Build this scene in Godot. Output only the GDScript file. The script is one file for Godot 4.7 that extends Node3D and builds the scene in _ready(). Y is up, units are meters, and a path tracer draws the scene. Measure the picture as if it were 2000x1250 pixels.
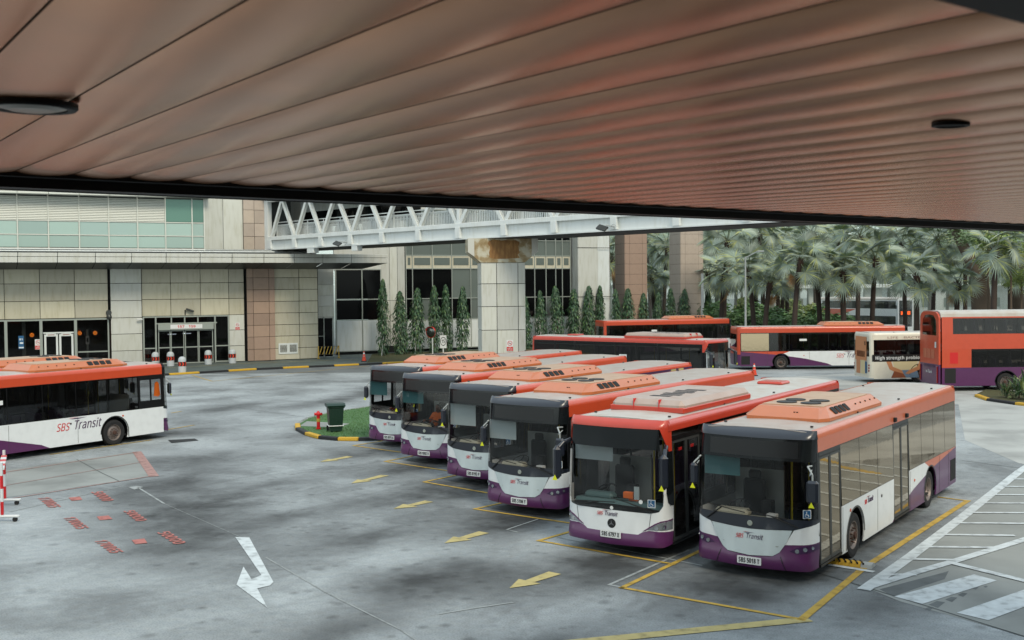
extends Node3D

var M := {}
var cache := {}
var used := {}
var rng := RandomNumberGenerator.new()
var font: Font
const CAM := Vector3(0, 5.80, 0)
const PITCH := 0.02957
const ROLL := -0.00948
const FOC := 2141.5

# ---------------------------------------------------------------- helpers
func numbered(n: String) -> String:
	if not used.has(n):
		used[n] = 0
		return n
	used[n] += 1
	return "%s_%03d" % [n, used[n]]

func meta(o, label := "", category := "", group := "", kind := ""):
	if label: o.set_meta("label", label)
	if category: o.set_meta("category", category)
	if group: o.set_meta("group", group)
	if kind: o.set_meta("kind", kind)
	return o

func thing(called: String, label: String, category: String, at := Vector3.ZERO, turn := 0.0, group := "") -> Node3D:
	var o := Node3D.new()
	o.name = numbered(called)
	add_child(o)
	o.position = at
	o.rotation.y = turn
	meta(o, label, category, group)
	return o

func ST() -> SurfaceTool:
	var s := SurfaceTool.new()
	s.begin(Mesh.PRIMITIVE_TRIANGLES)
	s.set_smooth_group(-1)
	return s

func done(s: SurfaceTool) -> ArrayMesh:
	s.generate_normals()
	return s.commit()

func part(parent: Node, called: String, mesh: Mesh, mat: Material, xf := Transform3D.IDENTITY) -> MeshInstance3D:
	var o := MeshInstance3D.new()
	o.name = numbered(called) if parent == self else called
	o.mesh = mesh
	o.material_override = mat
	o.transform = xf
	parent.add_child(o, true)
	return o

func obj(parent: Node, called: String, s: SurfaceTool, mat: Material) -> MeshInstance3D:
	return part(parent, called, done(s), mat)

func mc(key: String, f: Callable) -> Mesh:
	if not cache.has(key):
		var s := ST()
		f.call(s)
		cache[key] = done(s)
	return cache[key]

func tri(s: SurfaceTool, a: Vector3, b: Vector3, c: Vector3, out: Vector3):
	if (c - a).cross(b - a).dot(out) < 0.0:
		var t := b
		b = c
		c = t
	s.add_vertex(a)
	s.add_vertex(b)
	s.add_vertex(c)

func quad(s: SurfaceTool, a: Vector3, b: Vector3, c: Vector3, d: Vector3, out: Vector3):
	tri(s, a, b, c, out)
	tri(s, a, c, d, out)

func box(s: SurfaceTool, c: Vector3, z: Vector3, xf := Transform3D.IDENTITY, bev := 0.0):
	var h := z * 0.5
	if bev <= 0.0:
		for ax in 3:
			for sg in [-1.0, 1.0]:
				var n := Vector3.ZERO
				n[ax] = sg
				var u := Vector3.ZERO
				u[(ax + 1) % 3] = h[(ax + 1) % 3]
				var v := Vector3.ZERO
				v[(ax + 2) % 3] = h[(ax + 2) % 3]
				var m := c + n * h[ax]
				quad(s, xf * (m - u - v), xf * (m + u - v), xf * (m + u + v), xf * (m - u + v), xf.basis * n)
		return
	var b := minf(bev, minf(h.x, minf(h.y, h.z)) * 0.9)
	var P := func(sx: float, sy: float, sz: float, ax: int) -> Vector3:
		var q := Vector3(sx * (h.x - b), sy * (h.y - b), sz * (h.z - b))
		q[ax] += [sx, sy, sz][ax] * b
		return xf * (c + q)
	for ax in 3:
		for sg in [-1.0, 1.0]:
			var q := []
			for uv in [[-1.0, -1.0], [1.0, -1.0], [1.0, 1.0], [-1.0, 1.0]]:
				var e := [0.0, 0.0, 0.0]
				e[ax] = sg
				e[(ax + 1) % 3] = uv[0]
				e[(ax + 2) % 3] = uv[1]
				q.append(P.call(e[0], e[1], e[2], ax))
			var n := Vector3.ZERO
			n[ax] = sg
			quad(s, q[0], q[1], q[2], q[3], xf.basis * n)
		for s1 in [-1.0, 1.0]:
			for s2 in [-1.0, 1.0]:
				var q := []
				var a1 := (ax + 1) % 3
				var a2 := (ax + 2) % 3
				for k in [[-1.0, a1], [-1.0, a2], [1.0, a2], [1.0, a1]]:
					var e := [0.0, 0.0, 0.0]
					e[ax] = k[0]
					e[a1] = s1
					e[a2] = s2
					q.append(P.call(e[0], e[1], e[2], k[1]))
				var n := Vector3.ZERO
				n[a1] = s1
				n[a2] = s2
				quad(s, q[0], q[1], q[2], q[3], xf.basis * n)
	for sx in [-1.0, 1.0]:
		for sy in [-1.0, 1.0]:
			for sz in [-1.0, 1.0]:
				tri(s, P.call(sx, sy, sz, 0), P.call(sx, sy, sz, 1), P.call(sx, sy, sz, 2), xf.basis * Vector3(sx, sy, sz))

func boxm(size: Vector3, bev := 0.0) -> Mesh:
	return mc("box%s%s" % [size, bev], func(s): box(s, Vector3.ZERO, size, Transform3D.IDENTITY, bev))

func bx(parent: Node, called: String, c: Vector3, size: Vector3, mat: Material, bev := 0.0, b := Basis.IDENTITY) -> MeshInstance3D:
	return part(parent, called, boxm(size, bev), mat, Transform3D(b, c))

func along(a: Vector3, b: Vector3) -> Transform3D:   # y runs from a to b
	var y := (b - a).normalized()
	var x := y.cross(Vector3.FORWARD if absf(y.dot(Vector3.FORWARD)) < 0.9 else Vector3.RIGHT).normalized()
	return Transform3D(Basis(x, y, x.cross(y)), a)

func lathe(s: SurfaceTool, prof: Array, n := 16, xf := Transform3D.IDENTITY, smooth := true):
	for i in prof.size() - 1:
		var p: Vector2 = prof[i]
		var q: Vector2 = prof[i + 1]
		s.set_smooth_group(10 + i if smooth else -1)
		var d := q - p
		var nrm := Vector2(d.y, -d.x)
		for k in n:
			var a := TAU * k / n
			var b := TAU * (k + 1) / n
			var A := Vector3(cos(a), 0, sin(a))
			var B := Vector3(cos(b), 0, sin(b))
			var C := (A + B).normalized()
			var out := xf.basis * (C * nrm.x + Vector3.UP * nrm.y)
			var y := Vector3.UP
			if p.x > 0.0001:
				tri(s, xf * (A * p.x + y * p.y), xf * (B * p.x + y * p.y), xf * (B * q.x + y * q.y), out)
			if q.x > 0.0001:
				tri(s, xf * (A * p.x + y * p.y), xf * (B * q.x + y * q.y), xf * (A * q.x + y * q.y), out)
	s.set_smooth_group(-1)

func rod(s: SurfaceTool, a: Vector3, b: Vector3, r: float, r2 := -1.0, n := 8):
	if r2 < 0: r2 = r
	var l := a.distance_to(b)
	lathe(s, [Vector2(0, 0), Vector2(r, 0), Vector2(r2, l), Vector2(0, l)], n, along(a, b))

func tube(s: SurfaceTool, pts: Array, r: float, n := 8):
	for i in pts.size() - 1: rod(s, pts[i], pts[i + 1], r, r, n)

func bar(s: SurfaceTool, a: Vector3, b: Vector3, w: float, d: float):   # square bar, w across in plan, d in depth (z)
	var y := (b - a).normalized()
	var z := Vector3(0, 0, 1)
	if absf(y.dot(z)) > 0.9: z = Vector3.RIGHT
	z = (z - y * y.dot(z)).normalized()
	box(s, Vector3.ZERO, Vector3(w, a.distance_to(b), d), Transform3D(Basis(y.cross(z), y, z), (a + b) * 0.5))

func rect(x0: float, y0: float, x1: float, y1: float) -> PackedVector2Array:
	return PackedVector2Array([Vector2(x0, y0), Vector2(x1, y0), Vector2(x1, y1), Vector2(x0, y1)])

func rrect(x0: float, y0: float, x1: float, y1: float, r: float) -> PackedVector2Array:
	var o := PackedVector2Array()
	for q in [[x1 - r, y0 + r, -90], [x1 - r, y1 - r, 0], [x0 + r, y1 - r, 90], [x0 + r, y0 + r, 180]]:
		for k in 5:
			var a := deg_to_rad(q[2] + 22.5 * k)
			o.append(Vector2(q[0] + r * cos(a), q[1] + r * sin(a)))
	return o

func circle(cx: float, cy: float, r: float, n := 24) -> PackedVector2Array:
	var o := PackedVector2Array()
	for k in n: o.append(Vector2(cx + r * cos(TAU * k / n), cy + r * sin(TAU * k / n)))
	return o

func pv(a: Array) -> PackedVector2Array:
	var o := PackedVector2Array()
	for i in a.size() / 2: o.append(Vector2(a[2 * i], a[2 * i + 1]))
	return o

func mirr(a: Array) -> PackedVector2Array:   # right half given top to bottom along the outline; mirrored to a whole
	var o := pv(a)
	var n := o.size()
	for i in n:
		var p := o[n - 1 - i]
		if absf(p.x) > 0.001: o.append(Vector2(-p.x, p.y))
	return o

func flip(a: PackedVector2Array) -> PackedVector2Array:
	var o := PackedVector2Array()
	for p in a: o.append(Vector2(-p.x, p.y))
	return o

func cells(poly: PackedVector2Array, cx: float, cy: float) -> Array:
	var lo := poly[0]
	var hi := poly[0]
	for p in poly:
		lo = lo.min(p)
		hi = hi.max(p)
	var out := [poly]
	for ax in 2:
		var c: float = [cx, cy][ax]
		if c <= 0.0: continue
		var nxt := []
		for q in out:
			for k in range(floori(lo[ax] / c), ceili(hi[ax] / c)):
				var strip := rect(k * c, lo.y - 1, (k + 1) * c, hi.y + 1) if ax == 0 else rect(lo.x - 1, k * c, hi.x + 1, (k + 1) * c)
				for r in Geometry2D.intersect_polygons(q, strip):
					if r.size() > 2: nxt.append(r)
		out = nxt
	return out

# a plate with the outline poly, laid on the surface f(point, offset), of thickness t
func slab(s: SurfaceTool, poly: PackedVector2Array, f: Callable, t := 0.0, cx := 0.0, cy := 0.0, off := 0.0):
	for q in cells(poly, cx, cy):
		var ids := Geometry2D.triangulate_polygon(q)
		for i in range(0, ids.size(), 3):
			var a: Vector2 = q[ids[i]]
			var b: Vector2 = q[ids[i + 1]]
			var c: Vector2 = q[ids[i + 2]]
			if absf((b - a).cross(c - a)) < 1e-7: continue
			var m := (a + b + c) / 3.0
			var out: Vector3 = f.call(m, off + 0.02) - f.call(m, off)
			s.set_smooth_group(1)
			tri(s, f.call(a, off), f.call(b, off), f.call(c, off), out)
			if t > 0.0:
				s.set_smooth_group(2)
				tri(s, f.call(a, off - t), f.call(b, off - t), f.call(c, off - t), -out)
	s.set_smooth_group(-1)
	if t > 0.0:
		var sgn := -1.0 if Geometry2D.is_polygon_clockwise(poly) else 1.0
		for i in poly.size():
			var a := poly[i]
			var b := poly[(i + 1) % poly.size()]
			var n := 1 if cx <= 0 else maxi(1, ceili(a.distance_to(b) / cx))
			var nrm := Vector2((b - a).y, -(b - a).x).normalized() * sgn * 0.01
			for k in n:
				var p := a.lerp(b, float(k) / n)
				var q := a.lerp(b, float(k + 1) / n)
				var m := (p + q) * 0.5
				quad(s, f.call(p, off), f.call(q, off), f.call(q, off - t), f.call(p, off - t), f.call(m + nrm, off) - f.call(m, off))

func fl(xf := Transform3D.IDENTITY) -> Callable:   # flat plate facing +z of xf
	return func(p: Vector2, o: float) -> Vector3: return xf * Vector3(p.x, p.y, o)

func plate(parent: Node, called: String, poly: PackedVector2Array, t: float, mat: Material, xf := Transform3D.IDENTITY) -> MeshInstance3D:
	var s := ST()
	slab(s, poly, fl(xf), t)
	return obj(parent, called, s, mat)

# bar with the closed outline prof (x, y), run from z0 to z1
func sweep(s: SurfaceTool, prof: PackedVector2Array, z0: float, z1: float, smooth := true):
	var sgn := -1.0 if Geometry2D.is_polygon_clockwise(prof) else 1.0
	var grp := 5
	for i in prof.size():
		var a := prof[i]
		var b := prof[(i + 1) % prof.size()]
		var n := Vector2((b - a).y, -(b - a).x) * sgn
		if absf((a - prof[(i + prof.size() - 1) % prof.size()]).angle_to(b - a)) > 0.6: grp += 1
		s.set_smooth_group(grp if smooth else -1)
		quad(s, Vector3(a.x, a.y, z0), Vector3(b.x, b.y, z0), Vector3(b.x, b.y, z1), Vector3(a.x, a.y, z1), Vector3(n.x, n.y, 0))
	s.set_smooth_group(-1)
	var ids := Geometry2D.triangulate_polygon(prof)
	for z in [z0, z1]:
		for i in range(0, ids.size(), 3):
			var p: Vector2 = prof[ids[i]]
			var q: Vector2 = prof[ids[i + 1]]
			var r: Vector2 = prof[ids[i + 2]]
			tri(s, Vector3(p.x, p.y, z), Vector3(q.x, q.y, z), Vector3(r.x, r.y, z), Vector3(0, 0, z - (z0 + z1) * 0.5))

func lettering(parent: Node, called: String, txt: String, width: float, height: float, mat: Material, xf: Transform3D, slant := 0.0, bold := false) -> MeshInstance3D:
	var key := "text" + txt + str(bold)
	if not cache.has(key):
		var t := TextMesh.new()
		var sf := SystemFont.new()
		sf.font_names = PackedStringArray(["Droid Sans"])
		if bold: sf.font_weight = 700
		t.font = sf
		t.text = txt
		t.font_size = 64
		t.pixel_size = 0.01
		t.depth = 0.02
		t.curve_step = 2.0
		cache[key] = t
	var tm: TextMesh = cache[key]
	var bb := tm.get_aabb()
	var k := Basis(Vector3(width / bb.size.x, 0, 0), Vector3(slant * height / bb.size.y, height / bb.size.y, 0), Vector3(0, 0, 0.3))
	var c := bb.get_center()
	c.z = 0
	return part(parent, called, tm, mat, xf * Transform3D(k, -(k * c)))

# a point of the photograph (2000 x 1250) on the level y = h
func eyeray(px: float, py: float) -> Vector3:
	var b := Basis.from_euler(Vector3(-PITCH, 0, ROLL))
	return b * Vector3((px - 1000.0) / FOC, -(py - 625.0) / FOC, -1.0)

func G(px: float, py: float, h := 0.0) -> Vector3:
	var d := eyeray(px, py)
	var q := CAM + d * ((h - CAM.y) / d.y)
	q.y = h
	return q

func G2(a: Array) -> PackedVector2Array:   # pixels to (x, z) on the ground
	var o := PackedVector2Array()
	for i in a.size() / 2:
		var g := G(a[2 * i], a[2 * i + 1])
		o.append(Vector2(g.x, g.z))
	return o

func ground_sheet(s: SurfaceTool, poly: PackedVector2Array, y: float):
	var ids := Geometry2D.triangulate_polygon(poly)
	for i in range(0, ids.size(), 3):
		var a: Vector2 = poly[ids[i]]
		var b: Vector2 = poly[ids[i + 1]]
		var c: Vector2 = poly[ids[i + 2]]
		tri(s, Vector3(a.x, y, a.y), Vector3(b.x, y, b.y), Vector3(c.x, y, c.y), Vector3.UP)

func paint(parent: Node, called: String, poly: PackedVector2Array, y: float, mat: Material) -> MeshInstance3D:
	var s := ST()
	ground_sheet(s, poly, y)
	return obj(parent, called, s, mat)

func ribbon(a: Vector3, b: Vector3, w: float) -> PackedVector2Array:
	var p := Vector2(a.x, a.z)
	var q := Vector2(b.x, b.z)
	var n := (q - p).orthogonal().normalized() * w * 0.5
	return PackedVector2Array([p + n, q + n, q - n, p - n])

func stripe(parent: Node, called: String, px: Array, w: float, y: float, mat: Material):
	var s := ST()
	var n := px.size() / 2
	for i in n - 1:
		var a := G(px[2 * i], px[2 * i + 1])
		var b := G(px[2 * i + 2], px[2 * i + 3])
		var d := (b - a).normalized() * w * 0.5
		ground_sheet(s, ribbon(a - (d if i == 0 else -d * 0.0), b + d, w), y + i * 0.0006)
	obj(parent, called, s, mat)

# ---------------------------------------------------------------- materials
func noise_tex(freq: float, ramp: Array, size := 512, oct := 4, seed_ := 1, warp := 0.0) -> NoiseTexture2D:
	var n := FastNoiseLite.new()
	n.seed = seed_
	n.frequency = freq
	n.fractal_octaves = oct
	n.noise_type = FastNoiseLite.TYPE_SIMPLEX_SMOOTH
	if warp > 0:
		n.domain_warp_enabled = true
		n.domain_warp_amplitude = warp
		n.domain_warp_frequency = freq
	var t := NoiseTexture2D.new()
	t.noise = n
	t.width = size
	t.height = size
	t.seamless = true
	if ramp.size():
		var g := Gradient.new()
		g.offsets = PackedFloat32Array()
		g.colors = PackedColorArray()
		var of := PackedFloat32Array()
		var co := PackedColorArray()
		for r in ramp:
			of.append(r[0])
			co.append(r[1])
		g.offsets = of
		g.colors = co
		t.color_ramp = g
	return t

func mat(name_: String, c: Color, rough := 0.6, metal := 0.0) -> StandardMaterial3D:
	var m := StandardMaterial3D.new()
	m.resource_name = name_
	m.albedo_color = c
	m.roughness = rough
	m.metallic = metal
	M[name_] = m
	return m

func tex(m: StandardMaterial3D, t: Texture2D, scale := 1.0, world := false) -> StandardMaterial3D:
	m.albedo_texture = t
	m.uv1_triplanar = true
	m.uv1_world_triplanar = world
	m.uv1_scale = Vector3.ONE * scale
	return m

func grey(v: float) -> Color: return Color(v, v, v)

func glass(name_: String, c: Color, a: float) -> StandardMaterial3D:
	var m := mat(name_, Color(c.r, c.g, c.b, a), 0.03)
	m.transparency = BaseMaterial3D.TRANSPARENCY_ALPHA
	m.cull_mode = BaseMaterial3D.CULL_DISABLED
	return m

func materials():
	var dirt := noise_tex(0.012, [[0.0, grey(0.95)], [0.45, grey(0.985)], [1.0, grey(1.0)]], 512, 5, 3)
	var fine := noise_tex(0.05, [[0.0, grey(0.86)], [0.5, grey(0.97)], [1.0, grey(1.0)]], 512, 4, 5)
	var dust := noise_tex(0.008, [[0.0, Color(0.92, 0.85, 0.81)], [0.45, Color(0.96, 0.94, 0.92)], [1.0, Color(1, 1, 1)]], 512, 5, 8, 20)
	for p in [["orange", Color(0.725, 0.265, 0.14)], ["orange_pale", Color(0.71, 0.38, 0.265)], ["red_orange", Color(0.70, 0.215, 0.135)], ["purple", Color(0.315, 0.125, 0.31)], ["white", Color(0.83, 0.845, 0.85)], ["silver", Color(0.70, 0.745, 0.755)], ["navy", Color(0.085, 0.105, 0.15)], ["pod", Color(0.70, 0.395, 0.225)], ["cream_white", Color(0.84, 0.82, 0.76)]]:  # orange_pale: reflection on the front bus painted in as a paler orange
		var m := mat(p[0], p[1], 0.34)
		tex(m, dirt, 0.35)
		m.clearcoat_enabled = true
		m.clearcoat = 0.35
		m.clearcoat_roughness = 0.12
	tex(mat("roof", Color(0.64, 0.615, 0.595), 0.36), dust, 0.3)
	tex(mat("roof_grey", Color(0.70, 0.695, 0.68), 0.4), dust, 0.3)
	tex(mat("pod_top", Color(0.68, 0.57, 0.47), 0.42), dust, 0.4)
	tex(mat("pod_white", Color(0.66, 0.60, 0.57), 0.4), dust, 0.4)
	mat("black", Color(0.055, 0.058, 0.065), 0.3)
	mat("matt_black", Color(0.05, 0.05, 0.052), 0.75)
	mat("screen_black", Color(0.075, 0.09, 0.10), 0.12)
	tex(mat("rubber", Color(0.10, 0.10, 0.105), 0.85), fine, 1.5)
	tex(mat("rim", Color(0.48, 0.44, 0.42), 0.5, 0.5), fine, 2.0)
	tex(mat("rust", Color(0.30, 0.20, 0.16), 0.75, 0.2), fine, 3.0)
	mat("chrome", Color(0.8, 0.8, 0.8), 0.12, 1.0)
	mat("lamp_lens", Color(0.62, 0.64, 0.66), 0.08, 0.7)
	mat("red_lens", Color(0.55, 0.05, 0.04), 0.15)
	mat("amber_lens", Color(0.75, 0.3, 0.05), 0.15)
	mat("plate_white", Color(0.80, 0.81, 0.81), 0.4)
	mat("ink", Color(0.05, 0.05, 0.055), 0.5)
	mat("logo_red", Color(0.74, 0.10, 0.10), 0.4)
	mat("logo_purple", Color(0.22, 0.10, 0.26), 0.4)
	mat("sticker_blue", Color(0.10, 0.32, 0.48), 0.4)
	mat("sticker_yellow", Color(0.80, 0.82, 0.10), 0.4)
	mat("yellow_pole", Color(0.78, 0.70, 0.10), 0.35)
	mat("dash_cream", Color(0.66, 0.65, 0.58), 0.55)
	mat("dash_teal", Color(0.33, 0.44, 0.44), 0.5)
	mat("seat_cloth", Color(0.27, 0.22, 0.36), 0.85)
	mat("seat_dark", Color(0.07, 0.075, 0.085), 0.8)
	mat("interior_grey", Color(0.66, 0.68, 0.66), 0.7)
	mat("blind_white", Color(0.70, 0.75, 0.75), 0.8)
	mat("blind_teal", Color(0.28, 0.47, 0.48), 0.8)
	mat("hivis", Color(0.90, 0.42, 0.05), 0.8)
	glass("windscreen", Color(0.03, 0.045, 0.043), 0.30)
	glass("tint", Color(0.03, 0.03, 0.029), 0.76)
	glass("bronze", Color(0.64, 0.575, 0.475), 0.84)
	M.bronze.metallic = 0.9
	var wav := noise_tex(0.012, [], 512, 2, 71)
	wav.as_normal_map = true
	wav.bump_strength = 3.0
	M.bronze.normal_enabled = true
	M.bronze.normal_texture = wav
	M.bronze.normal_scale = 0.025
	M.bronze.uv1_triplanar = true
	M.bronze.uv1_scale = Vector3.ONE * 0.5
	glass("door_glass", Color(0.06, 0.055, 0.045), 0.45)
	glass("driver_glass", Color(0.05, 0.06, 0.07), 0.2)
	# buildings
	tex(mat("panel_beige", Color(0.73, 0.71, 0.635), 0.42), dirt, 0.22)
	tex(mat("panel_grey", Color(0.74, 0.745, 0.72), 0.42), dirt, 0.22)
	tex(mat("panel_white", Color(0.80, 0.82, 0.815), 0.45), dirt, 0.2)
	tex(mat("tile_brown", Color(0.585, 0.495, 0.435), 0.5), dirt, 0.3)
	tex(mat("tile_pink", Color(0.68, 0.625, 0.575), 0.5), dirt, 0.3)
	tex(mat("bridge_paint", Color(0.84, 0.855, 0.85), 0.5), dirt, 0.25)
	mat("joint", Color(0.07, 0.07, 0.065), 0.9)
	var streak := noise_tex(0.02, [[0.0, Color(0.89, 0.88, 0.84)], [0.4, grey(0.97)], [1.0, grey(1.0)]], 512, 5, 91)
	for k in ["panel_beige", "panel_grey", "panel_white", "bridge_paint"]:
		M[k].albedo_texture = streak
		M[k].uv1_world_triplanar = true
		M[k].uv1_scale = Vector3(0.35, 0.05, 0.35)
	mat("steel_dark", Color(0.09, 0.08, 0.08), 0.6)
	mat("frame_grey", Color(0.56, 0.585, 0.56), 0.4, 0.2)
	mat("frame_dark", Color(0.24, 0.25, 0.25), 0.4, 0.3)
	mat("louvre", Color(0.78, 0.79, 0.76), 0.5)
	mat("teal_panel", Color(0.60, 0.69, 0.67), 0.2)
	mat("teal_window", Color(0.36, 0.50, 0.45), 0.06, 0.3)
	mat("dark_glass", Color(0.045, 0.05, 0.055), 0.05)
	M.dark_glass.metallic_specular = 0.22
	mat("grey_glass", Color(0.40, 0.435, 0.42), 0.08, 0.15)
	glass("shop_glass", Color(0.03, 0.035, 0.035), 0.5)
	M.shop_glass.metallic_specular = 0.25
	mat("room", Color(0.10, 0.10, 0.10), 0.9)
	var st := noise_tex(0.02, [[0.0, Color(0.62, 0.53, 0.38)], [0.40, Color(0.72, 0.65, 0.53)], [0.6, Color(0.84, 0.82, 0.76)], [1.0, Color(0.9, 0.9, 0.87)]], 512, 5, 21, 30)
	tex(mat("stained_concrete", Color(0.80, 0.79, 0.75), 0.8), st, 0.14)
	mat("cap_concrete", Color(0.72, 0.72, 0.69), 0.8)
	tex(mat("rust_stain", Color(0.62, 0.50, 0.34), 0.9), noise_tex(0.03, [[0.0, Color(0.70, 0.62, 0.55)], [0.5, Color(0.80, 0.73, 0.66)], [1.0, Color(1.0, 0.95, 0.86)]], 512, 5, 24, 20), 0.12)
	M.rust_stain.uv1_scale = Vector3(0.30, 0.07, 0.30)
	# ground
	var g1 := noise_tex(0.006, [[0.0, grey(0.78)], [0.5, grey(0.93)], [1.0, grey(1.0)]], 1024, 6, 31, 40)
	tex(mat("asphalt", Color(0.415, 0.435, 0.44), 0.85), g1, 0.05, true)
	tex(mat("sunlit_tone_concrete", Color(0.66, 0.67, 0.66), 0.85), g1, 0.05, true)  # paler tone stands in for sunlight on the road
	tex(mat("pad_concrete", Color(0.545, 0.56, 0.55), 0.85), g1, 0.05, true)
	tex(mat("dark_tar", Color(0.38, 0.40, 0.405), 0.9), g1, 0.2, true)
	tex(mat("walk_green", Color(0.33, 0.375, 0.365), 0.7), g1, 0.1, true)
	var wear := noise_tex(0.02, [[0.0, grey(0.70)], [0.4, grey(0.92)], [1.0, grey(1.0)]], 512, 5, 41)
	tex(mat("paint_yellow", Color(0.73, 0.60, 0.24), 0.7), wear, 0.3, true)
	tex(mat("paint_yellow_pale", Color(0.70, 0.645, 0.43), 0.75), wear, 0.3, true)
	tex(mat("paint_white", Color(0.76, 0.79, 0.80), 0.7), wear, 0.3, true)
	tex(mat("paint_faint", Color(0.58, 0.60, 0.60), 0.8), wear, 0.3, true)
	tex(mat("paint_red", Color(0.66, 0.40, 0.37), 0.8), wear, 0.4, true)
	tex(mat("paint_pink", Color(0.62, 0.485, 0.46), 0.8), wear, 0.4, true)
	mat("crack", Color(0.28, 0.30, 0.30), 0.95)
	tex(mat("kerb_yellow", Color(0.76, 0.60, 0.16), 0.7), fine, 0.6)
	tex(mat("kerb_black", Color(0.10, 0.105, 0.12), 0.7), fine, 0.6)
	tex(mat("grass", Color(0.30, 0.46, 0.27), 0.95), noise_tex(0.03, [[0.0, Color(0.55, 0.62, 0.45)], [0.5, grey(0.85)], [1.0, grey(1.0)]], 512, 5, 51), 0.4, true)
	tex(mat("dry_grass", Color(0.30, 0.31, 0.17), 0.95), noise_tex(0.02, [[0.0, Color(0.75, 0.55, 0.40)], [0.5, grey(0.85)], [1.0, grey(1.0)]], 512, 5, 52), 0.3, true)
	# canopy
	var cp := mat("ceiling", Color(0.86, 0.575, 0.36), 0.26, 0.92)
	cp.roughness = 0.24
	tex(cp, noise_tex(0.01, [[0.0, grey(0.88)], [1.0, grey(1.0)]], 512, 4, 61), 0.3)
	mat("canopy_dark", Color(0.075, 0.055, 0.05), 0.6)
	mat("lamp_glass_off", Color(0.68, 0.66, 0.60), 0.3)
	# street things
	mat("bin_green", Color(0.05, 0.17, 0.13), 0.45)
	mat("hydrant_red", Color(0.72, 0.06, 0.07), 0.35)
	mat("bollard", Color(0.66, 0.68, 0.69), 0.55)
	mat("cone_orange", Color(0.80, 0.22, 0.08), 0.5)
	mat("mirror", Color(0.42, 0.44, 0.42), 0.05, 0.9)
	mat("sign_red", Color(0.74, 0.16, 0.13), 0.5)
	mat("post_white", Color(0.76, 0.77, 0.77), 0.5)
	mat("post_grey", Color(0.60, 0.62, 0.62), 0.45)
	tex(mat("bark_palm", Color(0.23, 0.185, 0.16), 0.9), fine, 1.5)
	tex(mat("bark", Color(0.36, 0.31, 0.26), 0.95), fine, 1.0)
	var lf := mat("leaf", Color(1, 1, 1), 0.55)
	lf.vertex_color_use_as_albedo = true
	lf.cull_mode = BaseMaterial3D.CULL_DISABLED
	lf.backlight_enabled = true
	lf.backlight = Color(0.35, 0.4, 0.2)
	var sk := mat("skin", Color(0.50, 0.33, 0.25), 0.6)
	sk.resource_name = "skin"
	mat("cloth_dark", Color(0.07, 0.07, 0.09), 0.9)
	mat("hair", Color(0.03, 0.028, 0.028), 0.7)
	mat("print_skin", Color(0.74, 0.50, 0.34), 0.5)
	mat("print_shirt", Color(0.80, 0.74, 0.58), 0.5)
	mat("print_jeans", Color(0.42, 0.50, 0.58), 0.5)
	mat("print_brown", Color(0.55, 0.30, 0.18), 0.5)
	var lamp := mat("warm_lamp", Color(0.9, 0.55, 0.2), 0.5)
	lamp.emission_enabled = true
	lamp.emission = Color(1.0, 0.55, 0.18)
	lamp.emission_energy_multiplier = 0.9
	var tubem := mat("tube_lamp", Color(0.9, 0.95, 1.0), 0.5)
	tubem.emission_enabled = true
	tubem.emission = Color(0.9, 0.95, 1.0)
	tubem.emission_energy_multiplier = 0.9
	var led := mat("led_display", Color(0.9, 0.35, 0.05), 0.5)
	led.emission_enabled = true
	led.emission = Color(1.0, 0.35, 0.05)
	led.emission_energy_multiplier = 0.5

# ---------------------------------------------------------------- buses (local: x to the kerb side, y up, nose at z = 0, tail at z = -12)
func hw(y: float) -> float:
	return 1.25 if y < 1.25 else lerpf(1.25, 1.20, (y - 1.25) / 1.65)

func side_map(sg: float) -> Callable:
	return func(p: Vector2, o: float) -> Vector3: return Vector3(sg * (hw(p.y) + o), p.y, -p.x)

func plan(t: float, bow: float) -> Array:   # x, z and normal of the nose at arc t
	if t < 1.0:
		var n := Vector2(2.0 * bow * t, 1.0).normalized()
		return [t, -bow * t * t, n.x, n.y]
	var u := minf((t - 1.0) / 0.45, 1.0)
	var a := Vector2(1.0, -bow)
	var b := Vector2(1.23, -bow - 0.46 * bow)
	var c := Vector2(1.25, -0.45)
	var p := a.lerp(b, u).lerp(b.lerp(c, u), u)
	var d := (b - a).lerp(c - b, u).normalized()
	return [p.x, p.y, -d.y, d.x]

func nose_map(bow: float, lean: float, top: float) -> Callable:
	return func(p: Vector2, o: float) -> Vector3:
		var q := plan(absf(p.x), bow)
		var back := lean * maxf(0.0, p.y - 1.1)
		if p.y > top: back += 0.16 * pow((p.y - top) / (2.95 - top), 2.0) * (2.95 - top) / 0.15
		back *= 1.0 - 0.9 * clampf((absf(p.x) - 1.0) / 0.45, 0.0, 1.0)
		if p.y < 0.55: back -= 0.05 * sin(clampf((p.y - 0.2) / 0.35, 0.0, 1.0) * PI)
		return Vector3(signf(p.x) * (q[0] * hw(p.y) / 1.25 + q[2] * o), p.y, q[1] - back + q[3] * o)

func tail_map(len_: float) -> Callable:
	return func(p: Vector2, o: float) -> Vector3:
		var q := plan(absf(p.x), 0.03)
		return Vector3(signf(p.x) * (q[0] * hw(p.y) / 1.25 + q[2] * o), p.y, -len_ - q[1] * 0.55 - q[3] * o + (0.25 * pow(maxf(0.0, (p.y - 2.75) / 0.2), 2.0) * 0.3))

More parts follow.
